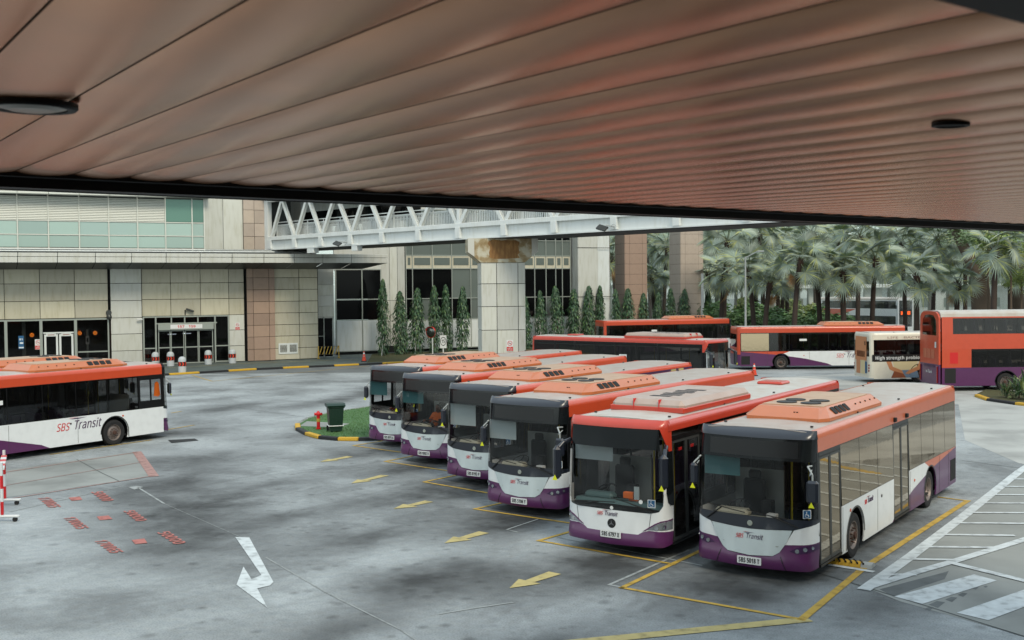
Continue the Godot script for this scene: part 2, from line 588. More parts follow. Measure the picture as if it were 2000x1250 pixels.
func wheels(bus: Node3D, zs: Array, key := "bus", rim := "rim"):
	for w in zs:
		for sg in [-1.0, 1.0]:
			var rear: bool = w > 5.0
			var b := Basis(Vector3(0, 0, 1), -sg * PI / 2)
			var o := part(bus, "wheel", mc("tyre", func(s): lathe(s, [Vector2(0.30, -0.26), Vector2(0.44, -0.26), Vector2(0.475, -0.22), Vector2(0.48, -0.05), Vector2(0.465, 0.0), Vector2(0.40, 0.015), Vector2(0.30, 0.0), Vector2(0.285, -0.03)], 32)), M.rubber, Transform3D(b, Vector3(sg * 1.2, 0.48, -w)))
			part(o, "rim", mc("rim" + str(rear), func(s):
				var k := -0.11 if rear else 0.02
				lathe(s, [Vector2(0.0, k), Vector2(0.10, k), Vector2(0.11, k - 0.04), Vector2(0.19, k - 0.05), Vector2(0.25, -0.06), Vector2(0.285, -0.005), Vector2(0.30, 0.0)], 28)
				for i in 10:
					var a := TAU * i / 10
					lathe(s, [Vector2(0.028, -0.055), Vector2(0.0, -0.05)], 6, Transform3D(Basis(), Vector3(cos(a) * 0.235, 0.005, sin(a) * 0.235)))), M[rim])
			part(o, "hub", mc("hub" + str(rear), func(s):
				var k := -0.105 if rear else 0.025
				lathe(s, [Vector2(0.085, k - 0.03), Vector2(0.08, k + 0.03), Vector2(0.05, k + 0.04), Vector2(0, k + 0.04)], 16)
				for i in 10:
					var a := TAU * i / 10
					rod(s, Vector3(cos(a) * 0.15, k - 0.06, sin(a) * 0.15), Vector3(cos(a) * 0.15, k + 0.0, sin(a) * 0.15), 0.014, -1, 6)), M.rust)

func arches(bus: Node3D, zs: Array, len_: float):
	bx(bus, "chassis", Vector3(0, 0.36, -len_ * 0.5 - 0.1), Vector3(1.7, 0.22, len_ - 1.0), M.matt_black)
	for w in zs:
		for sg in [-1.0, 1.0]:
			bx(bus, "wheel_housing", Vector3(sg * 0.80, 0.72, -w), Vector3(0.06, 0.9, 1.3), M.matt_black)
			part(bus, "wheel_arch", mc("arch%s" % sg, func(s):
				var prev := Vector2(0.62, -0.30)
				for k in 17:
					var a := PI * k / 16.0
					var q := Vector2(cos(a) * 0.60, sin(a) * 0.60)
					if k == 0: q.y = -0.2
					if k > 0:
						var m := (prev + q) * 0.5
						quad(s, Vector3(sg * 1.22, prev.y, prev.x), Vector3(sg * 1.22, q.y, q.x), Vector3(sg * 0.80, q.y, q.x), Vector3(sg * 0.80, prev.y, prev.x), Vector3(0, -m.y, -m.x))
						quad(s, Vector3(sg * 1.257, prev.y, prev.x), Vector3(sg * 1.257, q.y, q.x), Vector3(sg * 1.257, q.y * 1.06, q.x * 1.06), Vector3(sg * 1.257, prev.y * 1.06, prev.x * 1.06), Vector3(sg, 0, 0))
					prev = q), M.black, Transform3D(Basis(), Vector3(0, 0.48, -w)))

func seat_rows(bus: Node3D, z0: float, z1: float, y: float, skip := []):
	var seat := mc("seat", func(s):
		box(s, Vector3(0, 0.42, 0), Vector3(0.44, 0.09, 0.42), Transform3D.IDENTITY, 0.02)
		box(s, Vector3(0, 0.80, -0.22), Vector3(0.44, 0.72, 0.07), Transform3D(Basis(Vector3.RIGHT, -0.12), Vector3(0, 0, -0.02)), 0.02)
		box(s, Vector3(0, 0.2, -0.05), Vector3(0.08, 0.4, 0.3)))
	var z := z0
	while z < z1:
		for x in [-0.95, -0.48, 0.48, 0.95]:
			if x > 0 and z > 5.2 and z < 7.2: continue
			part(bus, "seat", seat, M.seat_cloth, Transform3D(Basis(), Vector3(x, y if z < 7.4 else y + 0.25, -z)))
		z += 0.85

func pane_band(bus: Node3D, sg: float, w0: float, w1: float, y0: float, y1: float, cuts: Array, gm: Material, called := "side_window"):
	var f := side_map(sg)
	var e: Array = [w0] + cuts + [w1]
	var s := ST()
	slab(s, rect(w0, y0, w1, y0 + 0.05), f, 0.02, 0, 0, -0.004)
	slab(s, rect(w0, y1 - 0.05, w1, y1), f, 0.02, 0, 0, -0.004)
	for k in e.size():
		var x: float = e[k]
		var a := x - 0.035 if k > 0 else x
		var b := x + 0.035 if k < e.size() - 1 else x
		slab(s, rect(a, y0 + 0.05, b, y1 - 0.05), f, 0.02, 0, 0, -0.004)
	obj(bus, "window_frame", s, M.black)
	for k in e.size() - 1:
		var g := ST()
		slab(g, rect(e[k] + 0.012, y0 + 0.012, e[k + 1] - 0.012, y1 - 0.012), f)
		obj(bus, called, g, gm)

func cut(poly: PackedVector2Array, holes: Array) -> Array:
	var r := [poly]
	for h in holes:
		var n := []
		for p in r:
			for q in Geometry2D.clip_polygons(p, h):
				if q.size() > 2: n.append(q)
		r = n
	return r

func clad(bus: Node3D, called: String, sg: float, base: PackedVector2Array, region: PackedVector2Array, holes: Array, m: Material):
	var s := ST()
	var any := false
	for p in cut(base, holes):
		for q in (Geometry2D.intersect_polygons(p, region) if region.size() else [p]):
			if q.size() > 2:
				slab(s, q, side_map(sg), 0.03)
				any = true
	if any: obj(bus, called, s, m)

func logo(parent: Node, xf: Transform3D, w: float, white := false):   # lettering about w wide, its middle at xf
	var h := w * 0.15
	lettering(parent, "logo_lettering", "SBS", w * 0.27, h, M.logo_red if not white else M.white, xf * Transform3D(Basis(), Vector3(-w * 0.37, 0, 0)), 0.22)
	lettering(parent, "logo_lettering", "Transit", w * 0.62, h * 1.22, M.logo_purple if not white else M.white, xf * Transform3D(Basis(), Vector3(w * 0.18, h * 0.10, 0)), 0.22)
	plate(parent, "logo_swoosh", pv([-w * 0.22, h * 0.92, -w * 0.10, h * 1.0, w * 0.16, h * 0.99, -w * 0.05, h * 0.86]), 0.003, M.logo_purple if not white else M.white, xf * Transform3D(Basis(), Vector3(0, 0, 0.003)))
	plate(parent, "logo_swoosh", pv([-w * 0.27, h * 0.98, -w * 0.18, h * 1.07, -w * 0.02, h * 1.09, -w * 0.16, h * 1.03]), 0.003, M.logo_red if not white else M.white, xf * Transform3D(Basis(), Vector3(0, 0, 0.003)))

func side_xf(sg: float, w: float, y: float, off := 0.006) -> Transform3D:
	return Transform3D(Basis(Vector3(0, 0, -sg), Vector3.UP, Vector3(sg, 0, 0)), Vector3(sg * (hw(y) + off), y, -w))

func mirror_arm(bus: Node3D, sg: float, y: float, yh: float, x: float, hoop := false):
	var s := ST()
	var top := Vector3(sg * 1.18, y, -0.20)
	var zz := 0.10 if sg > 0 else -0.16
	tube(s, [top, Vector3(sg * (x - 0.12), y + 0.02, zz - 0.08), Vector3(sg * x, y - 0.12, zz), Vector3(sg * x, yh + 0.2, zz)], 0.018)
	tube(s, [top + Vector3(0, -0.08, 0), Vector3(sg * (x - 0.06), y - 0.14, zz - 0.02)], 0.012)
	var o := obj(bus, "mirror_arm", s, M.post_grey if not hoop else M.black)
	var h := ST()
	box(h, Vector3(sg * x, yh, zz), Vector3(0.24 if sg > 0 else 0.17, 0.44, 0.13), Transform3D.IDENTITY, 0.045)
	obj(bus, "wing_mirror", h, M.navy)
	plate(bus, "mirror_glass", rrect(-0.06, -0.17, 0.06, 0.17, 0.03), 0.004, M.mirror, Transform3D(Basis(Vector3.UP, PI), Vector3(sg * x, yh, zz - 0.068)))
	plate(bus, "warning_sticker", pv([-0.06, -0.05, 0.06, -0.05, 0.0, 0.06]), 0.004, M.sticker_yellow, Transform3D(Basis(), Vector3(sg * x, yh - 0.24, zz + 0.072)))

func wiper(bus: Node3D, f: Callable, a: Vector2, b: Vector2, c: Vector2, d: Vector2):
	var s := ST()
	tube(s, [f.call(a, 0.03), f.call(b, 0.05)], 0.014, 6)
	tube(s, [f.call(c, 0.035), f.call(b, 0.04), f.call(d, 0.035)], 0.010, 6)
	obj(bus, "wiper", s, M.matt_black)

func wheelchair_sticker(bus: Node3D, f: Callable, at: Vector2):
	var s := ST()
	slab(s, rect(at.x - 0.085, at.y - 0.085, at.x + 0.085, at.y + 0.085), f, 0.002, 0, 0, 0.006)
	var o := obj(bus, "wheelchair_sticker", s, M.plate_white)
	s = ST()
	slab(s, rect(at.x - 0.07, at.y - 0.07, at.x + 0.07, at.y + 0.07), f, 0.001, 0, 0, 0.008)
	obj(o, "sticker_field", s, M.sticker_blue)
	s = ST()
	slab(s, circle(at.x - 0.012, at.y + 0.045, 0.011, 10), f, 0.001, 0, 0, 0.010)
	slab(s, pv([at.x - 0.018, at.y + 0.03, at.x - 0.006, at.y + 0.03, at.x + 0.0, at.y - 0.005, at.x + 0.03, at.y - 0.005, at.x + 0.042, at.y - 0.045, at.x + 0.03, at.y - 0.048, at.x + 0.02, at.y - 0.016, at.x - 0.014, at.y - 0.016]), f, 0.001, 0, 0, 0.010)
	for k in 9:
		var a := deg_to_rad(120 + k * 26.0)
		slab(s, circle(at.x - 0.004 + 0.036 * cos(a), at.y - 0.022 + 0.036 * sin(a), 0.007, 6), f, 0.001, 0, 0, 0.010)
	obj(o, "wheelchair_symbol", s, M.plate_white)

func steering(bus: Node3D, x: float, z: float, y: float):
	var b := Basis(Vector3.RIGHT, 0.55)
	part(bus, "steering_wheel", mc("steering", func(s):
		for k in 20:
			var a := TAU * k / 20
			var c := TAU * (k + 1) / 20
			rod(s, Vector3(cos(a) * 0.23, 0, sin(a) * 0.23), Vector3(cos(c) * 0.23, 0, sin(c) * 0.23), 0.017, -1, 6)
		for k in 3:
			var a := TAU * k / 3 + 0.5
			rod(s, Vector3.ZERO, Vector3(cos(a) * 0.23, 0, sin(a) * 0.23), 0.016, -1, 6)
		rod(s, Vector3(0, 0, 0), Vector3(0, -0.45, 0), 0.04, -1, 8)), M.matt_black, Transform3D(b, Vector3(x, y, z)))

func cabin(bus: Node3D, len_: float, dash: String, blind: String, bl: Array):
	bx(bus, "floor", Vector3(0, 0.34, -len_ * 0.5 - 0.05), Vector3(2.3, 0.04, len_ - 0.9), M.seat_dark)
	bx(bus, "headlining", Vector3(0, 2.52, -len_ * 0.5 - 0.1), Vector3(2.2, 0.03, len_ - 0.8), M.interior_grey)
	var s := ST()
	sweep(s, pv([-0.30, 0.40, -0.62, 0.40, -0.80, 1.02, -0.74, 1.10, -0.34, 1.13, -0.26, 1.02]), -1.08, 1.08)
	var o := part(bus, "dashboard", done(s), M[dash], Transform3D(Basis(Vector3.UP, -PI / 2), Vector3.ZERO))
	o.transform = Transform3D(Basis(Vector3(0, 0, 1), Vector3.UP, Vector3(-1, 0, 0)), Vector3(0, 0, 0))
	s = ST()
	box(s, Vector3(-0.62, 1.16, -0.62), Vector3(0.72, 0.16, 0.30), Transform3D.IDENTITY, 0.06)
	obj(bus, "instrument_binnacle", s, M[dash])
	steering(bus, -0.60, -0.86, 1.22)
	s = ST()
	box(s, Vector3(-0.60, 0.88, -1.45), Vector3(0.50, 0.12, 0.48), Transform3D.IDENTITY, 0.04)
	box(s, Vector3(-0.60, 1.28, -1.72), Vector3(0.50, 0.80, 0.12), Transform3D.IDENTITY, 0.05)
	box(s, Vector3(-0.60, 1.76, -1.74), Vector3(0.28, 0.2, 0.10), Transform3D.IDENTITY, 0.04)
	box(s, Vector3(-0.60, 0.62, -1.45), Vector3(0.3, 0.45, 0.3))
	obj(bus, "driver_seat", s, M.seat_dark)
	bx(bus, "cab_partition", Vector3(-0.60, 1.1, -2.0), Vector3(1.1, 1.5, 0.04), M.interior_grey)
	bx(bus, "fare_machine", Vector3(-0.02, 1.22, -1.0), Vector3(0.24, 0.34, 0.2), M.seat_dark, 0.02)
	bx(bus, "ticket_printer", Vector3(0.22, 1.14, -0.62), Vector3(0.2, 0.12, 0.16), M.plate_white if dash == "dash_cream" else M.hivis, 0.01)
	if blind != "":
		bx(bus, "roller_blind", Vector3((bl[0] + bl[1]) * 0.5, (bl[2] + bl[3]) * 0.5, -0.34), Vector3(bl[1] - bl[0], bl[3] - bl[2], 0.006), M[blind])
	for p in [Vector3(0.42, 1.4, -1.2), Vector3(0.42, 1.4, -2.2), Vector3(-0.35, 1.4, -3.2), Vector3(0.35, 1.4, -4.4), Vector3(0.35, 1.4, -7.0)]:
		part(bus, "grab_pole", mc("pole", func(q): rod(q, Vector3(0, -1.05, 0), Vector3(0, 1.1, 0), 0.018)), M.yellow_pole, Transform3D(Basis(), p))

func door(bus: Node3D, w0: float, w1: float, fm: Material, y0 := 0.27, y1 := 2.53, gm := "door_glass"):
	var f := side_map(1.0)
	var s := ST()
	slab(s, rect(w0, y1 - 0.09, w1, y1), f, 0.04, 0, 0, 0.004)
	slab(s, rect(w0, y0, w1, y0 + 0.05), f, 0.06, 0, 0, 0.012)
	obj(bus, "door_frame", s, fm)
	var m := (w0 + w1) * 0.5
	for e in [[w0 + 0.01, m - 0.008], [m + 0.008, w1 - 0.01]]:
		s = ST()
		slab(s, rect(e[0], y0 + 0.06, e[0] + 0.05, y1 - 0.1), f, 0.035, 0, 0, 0.002)
		slab(s, rect(e[1] - 0.05, y0 + 0.06, e[1], y1 - 0.1), f, 0.035, 0, 0, 0.002)
		slab(s, rect(e[0] + 0.05, y0 + 0.06, e[1] - 0.05, y0 + 0.13), f, 0.035, 0, 0, 0.002)
		slab(s, rect(e[0] + 0.05, y1 - 0.15, e[1] - 0.05, y1 - 0.1), f, 0.035, 0, 0, 0.002)
		var o := obj(bus, "door", s, M.frame_dark)
		s = ST()
		slab(s, rect(e[0] + 0.045, y0 + 0.125, e[1] - 0.045, y1 - 0.145), f, 0, 0, 0, -0.008)
		obj(o, "door_glass", s, M[gm])
	bx(bus, "door_step", Vector3(1.05, 0.31, -m), Vector3(0.36, 0.05, w1 - w0 - 0.1), M.frame_grey)

func number_plate(bus: Node3D, txt: String, xf: Transform3D):
	plate(bus, "number_plate", rrect(-0.25, -0.075, 0.25, 0.075, 0.015), 0.012, M.plate_white, xf)
	var tt := txt
	lettering(bus, "plate_number", tt, 0.43, 0.095, M.ink, xf * Transform3D(Basis(), Vector3(0, 0, 0.002)), 0.0, true)

const PURPLE := [4.9, 0.0, 5.8, 0.40, 7.3, 0.74, 9.05, 1.0, 11.8, 1.25, 13.0, 1.25, 13.0, 0.0]
const WHITE := [0.0, 0.0, 4.9, 0.0, 5.8, 0.40, 7.3, 0.74, 9.05, 1.0, 8.35, 1.26, 0.0, 1.26]
const WEDGE := [8.35, 1.26, 9.05, 1.0, 11.8, 1.25, 11.8, 1.26]

func roof_and_sides(bus: Node3D, len_: float, c: Dictionary):
	var arch := [circle(2.72, 0.48, 0.60), circle(8.95, 0.48, 0.60)]
	var tailm := tail_map(len_)
	# cladding
	var near := [rect(1.80, 0.25, 5.6, 1.25), rect(6.95, 0.25, len_ - 0.25, 1.25)]
	for r in near:
		clad(bus, "side_panel", 1.0, r, pv(WHITE), arch, M[c.get("low", "white")])
		clad(bus, "livery_panel", 1.0, r, pv(PURPLE), arch, M[c.get("tailc", "purple")])
		clad(bus, "livery_wedge", 1.0, r, pv(WEDGE), arch, M[c.get("top", "orange")])
	var off := rect(0.45, 0.25, len_ - 0.25, 1.25)
	clad(bus, "side_panel", -1.0, off, pv(WHITE), arch, M[c.get("low", "white")])
	clad(bus, "livery_panel", -1.0, off, pv(PURPLE), arch, M[c.get("tailc", "purple")])
	clad(bus, "livery_wedge", -1.0, off, pv(WEDGE), arch, M[c.get("top", "orange")])
	# cant rails and roof
	var prof := [1.2113, 2.53, 1.2052, 2.79, 1.205, 2.80, 1.19, 2.865, 1.15, 2.915, 1.11, 2.928, 1.05, 2.94, 1.05, 2.90, 1.14, 2.80, 1.17, 2.53]
	var z0: float = -c.get("roof_from", 0.46)
	for sg in [-1.0, 1.0]:
		var q := pv(prof)
		if sg < 0: q = flip(q)
		var s := ST()
		sweep(s, q, z0, -len_ + 0.20)
		obj(bus, "cant_rail", s, M[c.get("top", "orange")] if sg > 0 or not c.has("rail") else M[c.rail])
	var s := ST()
	sweep(s, pv([1.035, 2.935, 0.5, 2.965, 0, 2.975, -0.5, 2.965, -1.035, 2.935, -1.035, 2.89, 1.035, 2.89]), z0 + c.get("roof_over", 0.14), -len_ + 0.16)
	obj(bus, "roof", s, M[c.get("roof", "roof")])
	for sg in [-1.0, 1.0]:
		for w in [0.95, 3.9, 7.2, 10.4]:
			bx(bus, "roof_marker", Vector3(sg * 0.92, 2.965, -w), Vector3(0.05, 0.03, 0.05), M.black)
	# tail
	s = ST()
	slab(s, rect(-1.45, 1.05, 1.45, 1.55), tailm, 0.03, 0.15, 0)
	slab(s, rect(-1.45, 2.45, 1.45, 2.94), tailm, 0.03, 0.15, 0.1)
	slab(s, rect(-1.45, 1.55, -1.12, 2.45), tailm, 0.03, 0.15, 0)
	slab(s, rect(1.12, 1.55, 1.45, 2.45), tailm, 0.03, 0.15, 0)
	obj(bus, "tail_panel", s, M[c.get("tail_top", c.get("top", "orange"))])
	s = ST()
	slab(s, rect(-1.45, 0.30, 1.45, 1.05), tailm, 0.03, 0.15, 0)
	obj(bus, "tail_panel", s, M[c.get("tailc", "purple")])
	s = ST()
	slab(s, rect(-1.12, 1.55, 1.12, 2.45), tailm, 0.0, 0.2, 0, -0.006)
	obj(bus, "rear_window", s, M.tint)
	for sg in [-1.0, 1.0]:
		for k in 3:
			s = ST()
			slab(s, circle(sg * 1.08, 0.72 + k * 0.16, 0.06, 14), tailm, 0.015, 0, 0, 0.012)
			obj(bus, "tail_lamp", s, M.red_lens)
	s = ST()
	slab(s, rect(-0.8, 0.5, 0.8, 0.95), tailm, 0.01, 0.2, 0, 0.008)
	obj(bus, "engine_cover", s, M[c.get("tailc", "purple")])
	# engine grille and small fittings
	for sg in [-1.0, 1.0]:
		if c.has("no_grille"): continue
		s = ST()
		slab(s, rect(11.1, 0.36, 11.7, 0.94), side_map(sg), 0.006, 0, 0, 0.005)
		var g := obj(bus, "engine_grille", s, M.matt_black)
		s = ST()
		for w in [1.86, 4.3, 7.02, 9.9, 10.9]:
			if sg > 0 or w > 2: slab(s, rect(w, 0.28, w + 0.012, 1.22), side_map(sg), 0.002, 0, 0, 0.003)
		obj(bus, "panel_seam", s, M.frame_dark)
		for e in [[2.35, 1.08, "amber_lens"], [4.6, 1.02, "black"], [7.4, 0.95, "amber_lens"]]:
			s = ST()
			slab(s, circle(e[0], e[1], 0.035, 10), side_map(sg), 0.012, 0, 0, 0.014)
			obj(bus, "side_marker", s, M[e[2]])

func scania_pod(bus: Node3D, m: Material):
	var s := ST()
	var ring := func(w: float, x: float, y: float) -> Vector3: return Vector3(x, y, -w)
	# outline rings: base, shoulder, top
	var base := [[1.75, 0.78], [2.05, 0.92], [5.75, 0.92], [5.95, 0.80]]
	var should := [[2.12, 0.66], [2.45, 0.70], [5.55, 0.72], [5.72, 0.66]]
	var full := func(a: Array) -> Array:
		var o := []
		for e in a: o.append(Vector2(e[1], -e[0]))
		for i in a.size(): o.append(Vector2(-a[a.size() - 1 - i][1], -a[a.size() - 1 - i][0]))
		return o
	var A: Array = full.call(base)
	var B: Array = full.call(should)
	var n := A.size()
	for i in n:
		var j := (i + 1) % n
		var mid: Vector2 = (A[i] + A[j]) * 0.5 - Vector2(0, -3.85)
		var yb0 := 2.95
		var ya := 3.02
		quad(s, Vector3(A[i].x, yb0, A[i].y), Vector3(A[j].x, yb0, A[j].y), Vector3(A[j].x, ya, A[j].y), Vector3(A[i].x, ya, A[i].y), Vector3(mid.x, 0, mid.y))
		var yt := func(v: Vector2) -> float: return 3.21 if absf(v.x) > 0.5 else 3.24
		quad(s, Vector3(A[i].x, ya, A[i].y), Vector3(A[j].x, ya, A[j].y), Vector3(B[j].x, yt.call(B[j]), B[j].y), Vector3(B[i].x, yt.call(B[i]), B[i].y), Vector3(mid.x, 1.2, mid.y))
	var poly := PackedVector2Array(B)
	var ids := Geometry2D.triangulate_polygon(poly)
	for i in range(0, ids.size(), 3):
		var p: Vector2 = B[ids[i]]
		var q: Vector2 = B[ids[i + 1]]
		var r: Vector2 = B[ids[i + 2]]
		tri(s, Vector3(p.x, 3.21, p.y), Vector3(q.x, 3.21, q.y), Vector3(r.x, 3.21, r.y), Vector3.UP)
	var pod := obj(bus, "air_conditioning_pod", s, m)
	part(pod, "pod_lid", mc("podlid", func(q):
		box(q, Vector3(0, 3.215, -3.9), Vector3(1.34, 0.03, 3.1), Transform3D.IDENTITY, 0.012)), M.pod_top)
	for p in [Vector3(-0.27, 3.232, -2.75), Vector3(0.27, 3.232, -2.75), Vector3(-0.27, 3.232, -3.3), Vector3(0.27, 3.232, -3.3)]:
		part(pod, "fan_opening", mc("fan", func(q):
			lathe(q, [Vector2(0.0, 0.012), Vector2(0.17, 0.012), Vector2(0.19, 0.02), Vector2(0.215, 0.02), Vector2(0.22, 0.0)], 20)), M.steel_dark, Transform3D(Basis(), p))
	for sg in [-1.0, 1.0]:
		for k in 4:
			var c := Vector3(sg * 0.815, 3.118, -2.62 - 0.27 * k)
			var b := Basis(Vector3(0, 0, 1), -sg * 0.76)
			part(pod, "vent", mc("vent", func(q): slab(q, rrect(-0.095, -0.105, 0.095, 0.105, 0.03), fl(Transform3D(Basis(Vector3.RIGHT, -PI / 2), Vector3.ZERO)), 0.01)), M.matt_black, Transform3D(b, c + b * Vector3(0, 0.012, 0)))
	part(pod, "pod_screws", mc("podscrews", func(q):
		for sg in [-1.0, 1.0]:
			for k in 5: box(q, Vector3(sg * 0.81, 3.125, -4.1 - 0.36 * k), Vector3(0.035, 0.035, 0.035))
		for x in [-0.10, -0.04]: box(q, Vector3(x + 0.3, 3.11, -1.94), Vector3(0.035, 0.035, 0.035))), M.steel_dark)

func make_scania(called: String, label: String, at: Vector3, turn: float, c := {}) -> Node3D:
	var bus := thing(called, label, "bus", at, turn, c.get("group", "single deck buses parked in the yard"))
	var f := nose_map(0.10, 0.06, 2.78)
	roof_and_sides(bus, 12.0, c)
	arches(bus, [2.72, 8.95], 12.0)
	wheels(bus, [2.72, 8.95])
	scania_pod(bus, M[c.get("pod", "pod")])
	# nose
	var body := {
		"bumper": [mirr([0, 0.455, 0.45, 0.49, 0.57, 0.57, 0.68, 0.735, 1.2, 0.775, 1.45, 0.79, 1.45, 0.30, 1.2, 0.25, 0, 0.22]), c.get("bump", "purple"), 0.0],
		"bonnet": [mirr([0, 0.985, 0.4, 1.0, 0.84, 1.03, 0.72, 0.77, 0.59, 0.58, 0.47, 0.505, 0, 0.47]), c.get("bonnet", "silver"), 0.012],
		"scuttle": [mirr([0, 1.24, 1.45, 1.24, 1.45, 1.175, 1.1, 1.11, 0.86, 1.035, 0.4, 1.005, 0, 0.99]), "navy", 0.004],
		"destination_glass": [mirr([0, 2.79, 1.45, 2.79, 1.45, 2.36, 0, 2.36]), "screen_black", 0.0],
		"roof_cap": [mirr([0, 2.96, 1.40, 2.955, 1.45, 2.79, 0, 2.79]), "navy", 0.012]}
	for k in body:
		var s := ST()
		slab(s, body[k][0], f, 0.03, 0.12, 0.04 if k == "roof_cap" else (0.12 if k == "bumper" else 0.0), body[k][2])
		obj(bus, k, s, M[body[k][1]])
	var s := ST()
	for p in [pv([0.87, 1.035, 1.1, 1.11, 1.45, 1.175, 1.45, 0.79, 1.2, 0.775, 0.69, 0.735])]:
		slab(s, p, f, 0.03, 0.08)
		slab(s, flip(p), f, 0.03, 0.08)
	obj(bus, "front_panel", s, M[c.get("low", "white")])
	s = ST()
	slab(s, rect(-1.43, 1.24, 1.43, 2.36), f, 0.0, 0.1, 0)
	obj(bus, "windscreen", s, M.windscreen)
	s = ST()
	for sg in [-1.0, 1.0]:
		slab(s, rect(1.385, 1.24, 1.46, 2.36) if sg > 0 else rect(-1.46, 1.24, -1.385, 2.36), f, 0.03, 0.04, 0, 0.003)
	slab(s, rect(-0.012, 2.36, 0.012, 2.79), f, 0.02, 0, 0, 0.003)
	obj(bus, "windscreen_pillar", s, M.black)
	s = ST()
	slab(s, rect(-0.95, 2.42, 0.95, 2.74), f, 0.004, 0.1, 0, 0.004)
	obj(bus, "destination_display", s, M.black)
	s = ST()
	slab(s, pv([-0.58, 0.70, 0.58, 0.70, 0.56, 0.682, -0.56, 0.682]), f, 0.008, 0.1, 0, 0.018)
	obj(bus, "bonnet_crease", s, M.frame_grey)
	for sg in [-1.0, 1.0]:
		var hl := pv([0.78, 0.62, 0.92, 0.70, 1.15, 0.75, 1.43, 0.765, 1.43, 0.66, 1.2, 0.625, 0.95, 0.575])
		s = ST()
		slab(s, hl if sg > 0 else flip(hl), f, 0.02, 0.08, 0, 0.006)
		var o := obj(bus, "headlight_housing", s, M.logo_purple)
		for e in [[0.93, 0.635, 0.040], [1.08, 0.675, 0.040], [1.24, 0.70, 0.030]]:
			s = ST()
			slab(s, circle(sg * e[0], e[1], e[2], 16), f, 0.02, 0, 0, 0.02)
			obj(o, "headlight", s, M.lamp_lens)
		s = ST()
		slab(s, pv([0.72, 0.235, 0.735, 0.235, 0.60, 0.575, 0.585, 0.57]) if sg > 0 else flip(pv([0.72, 0.235, 0.735, 0.235, 0.60, 0.575, 0.585, 0.57])), f, 0.004, 0.05, 0.1, 0.003)
		obj(bus, "bumper_seam", s, M.ink)
	logo(bus, Transform3D(Basis(), Vector3(0, 0.835, 0.022)), 0.56)
	s = ST()
	lathe(s, [Vector2(0.055, 0.0), Vector2(0.055, 0.008), Vector2(0.043, 0.012), Vector2(0.04, 0.006), Vector2(0, 0.006)], 20, Transform3D(Basis(Vector3.RIGHT, PI / 2), Vector3(0, 1.10, 0.008)))
	obj(bus, "badge", s, M.frame_grey)
	number_plate(bus, c.get("plate", "SBS 5018 T"), Transform3D(Basis(), Vector3(0, 0.365, 0.06)))
	wiper(bus, f, Vector2(-0.95, 1.10), Vector2(-0.60, 1.36), Vector2(-0.95, 1.40), Vector2(-0.1, 1.30))
	wiper(bus, f, Vector2(0.95, 1.10), Vector2(0.45, 1.28), Vector2(0.75, 1.25), Vector2(-0.05, 1.36))
	wheelchair_sticker(bus, f, Vector2(1.12, 1.36))
	mirror_arm(bus, 1.0, 2.30, 1.85, 1.30)
	mirror_arm(bus, -1.0, 2.30, 1.95, 1.28)
	# sides
	var wt := 2.53
	var dg := "bronze" if c.get("glass", "tint") == "bronze" else "door_glass"
	door(bus, 0.5, 1.80, M.black, 0.27, 2.53, dg)
	door(bus, 5.6, 6.95, M.black, 0.27, 2.53, dg)
	pane_band(bus, 1.0, 1.80, 5.6, 1.25, wt, [3.05, 4.35], M[c.get("glass", "tint")])
	pane_band(bus, 1.0, 6.95, 11.75, 1.25, wt, [8.1, 9.3, 10.5], M[c.get("glass", "tint")])
	pane_band(bus, -1.0, 1.60, 11.75, 1.25, wt, [3.0, 4.35, 5.7, 7.05, 8.4, 9.75], M[c.get("glass", "tint")])
	pane_band(bus, -1.0, 0.50, 1.55, 1.50, 2.40, [1.02], M.driver_glass, "driver_window")
	s = ST()
	slab(s, rect(0.42, 1.25, 1.60, 1.50), side_map(-1.0), 0.03, 0, 0, -0.002)
	slab(s, rect(0.42, 2.40, 1.60, wt), side_map(-1.0), 0.03, 0, 0, -0.002)
	slab(s, rect(1.55, 1.5, 1.60, 2.4), side_map(-1.0), 0.03, 0, 0, -0.002)
	slab(s, rect(0.42, 1.5, 0.50, 2.4), side_map(-1.0), 0.03, 0, 0, -0.002)
	slab(s, rect(0.42, 0.9, 0.50, 2.53), side_map(1.0), 0.03, 0, 0, 0.0)
	obj(bus, "cab_pillar", s, M.black)
	for w in [5.75, 6.75]:
		bx(bus, "door_camera", Vector3(1.235, 2.62, -w), Vector3(0.07, 0.10, 0.12), M.matt_black, 0.01)
	logo(bus, side_xf(-1.0, 4.22, 0.93), 1.85)
	logo(bus, side_xf(1.0, 3.65, 1.08), 0.62)
	cabin(bus, 12.0, "dash_cream", c.get("blind", "blind_teal"), c.get("bl", [-1.12, -0.35, 1.95, 2.34]))
	seat_rows(bus, 3.6, 11.0, 0.36)
	for w in [3.2, 6.9, 9.9]:
		s = ST()
		slab(s, rect(w + 0.3, 1.95, w + 0.8, 2.10), side_map(-1.0), 0.002, 0, 0, 0.003)
		if w == 6.9: obj(bus, "window_notice", s, M.plate_white)
	return bus

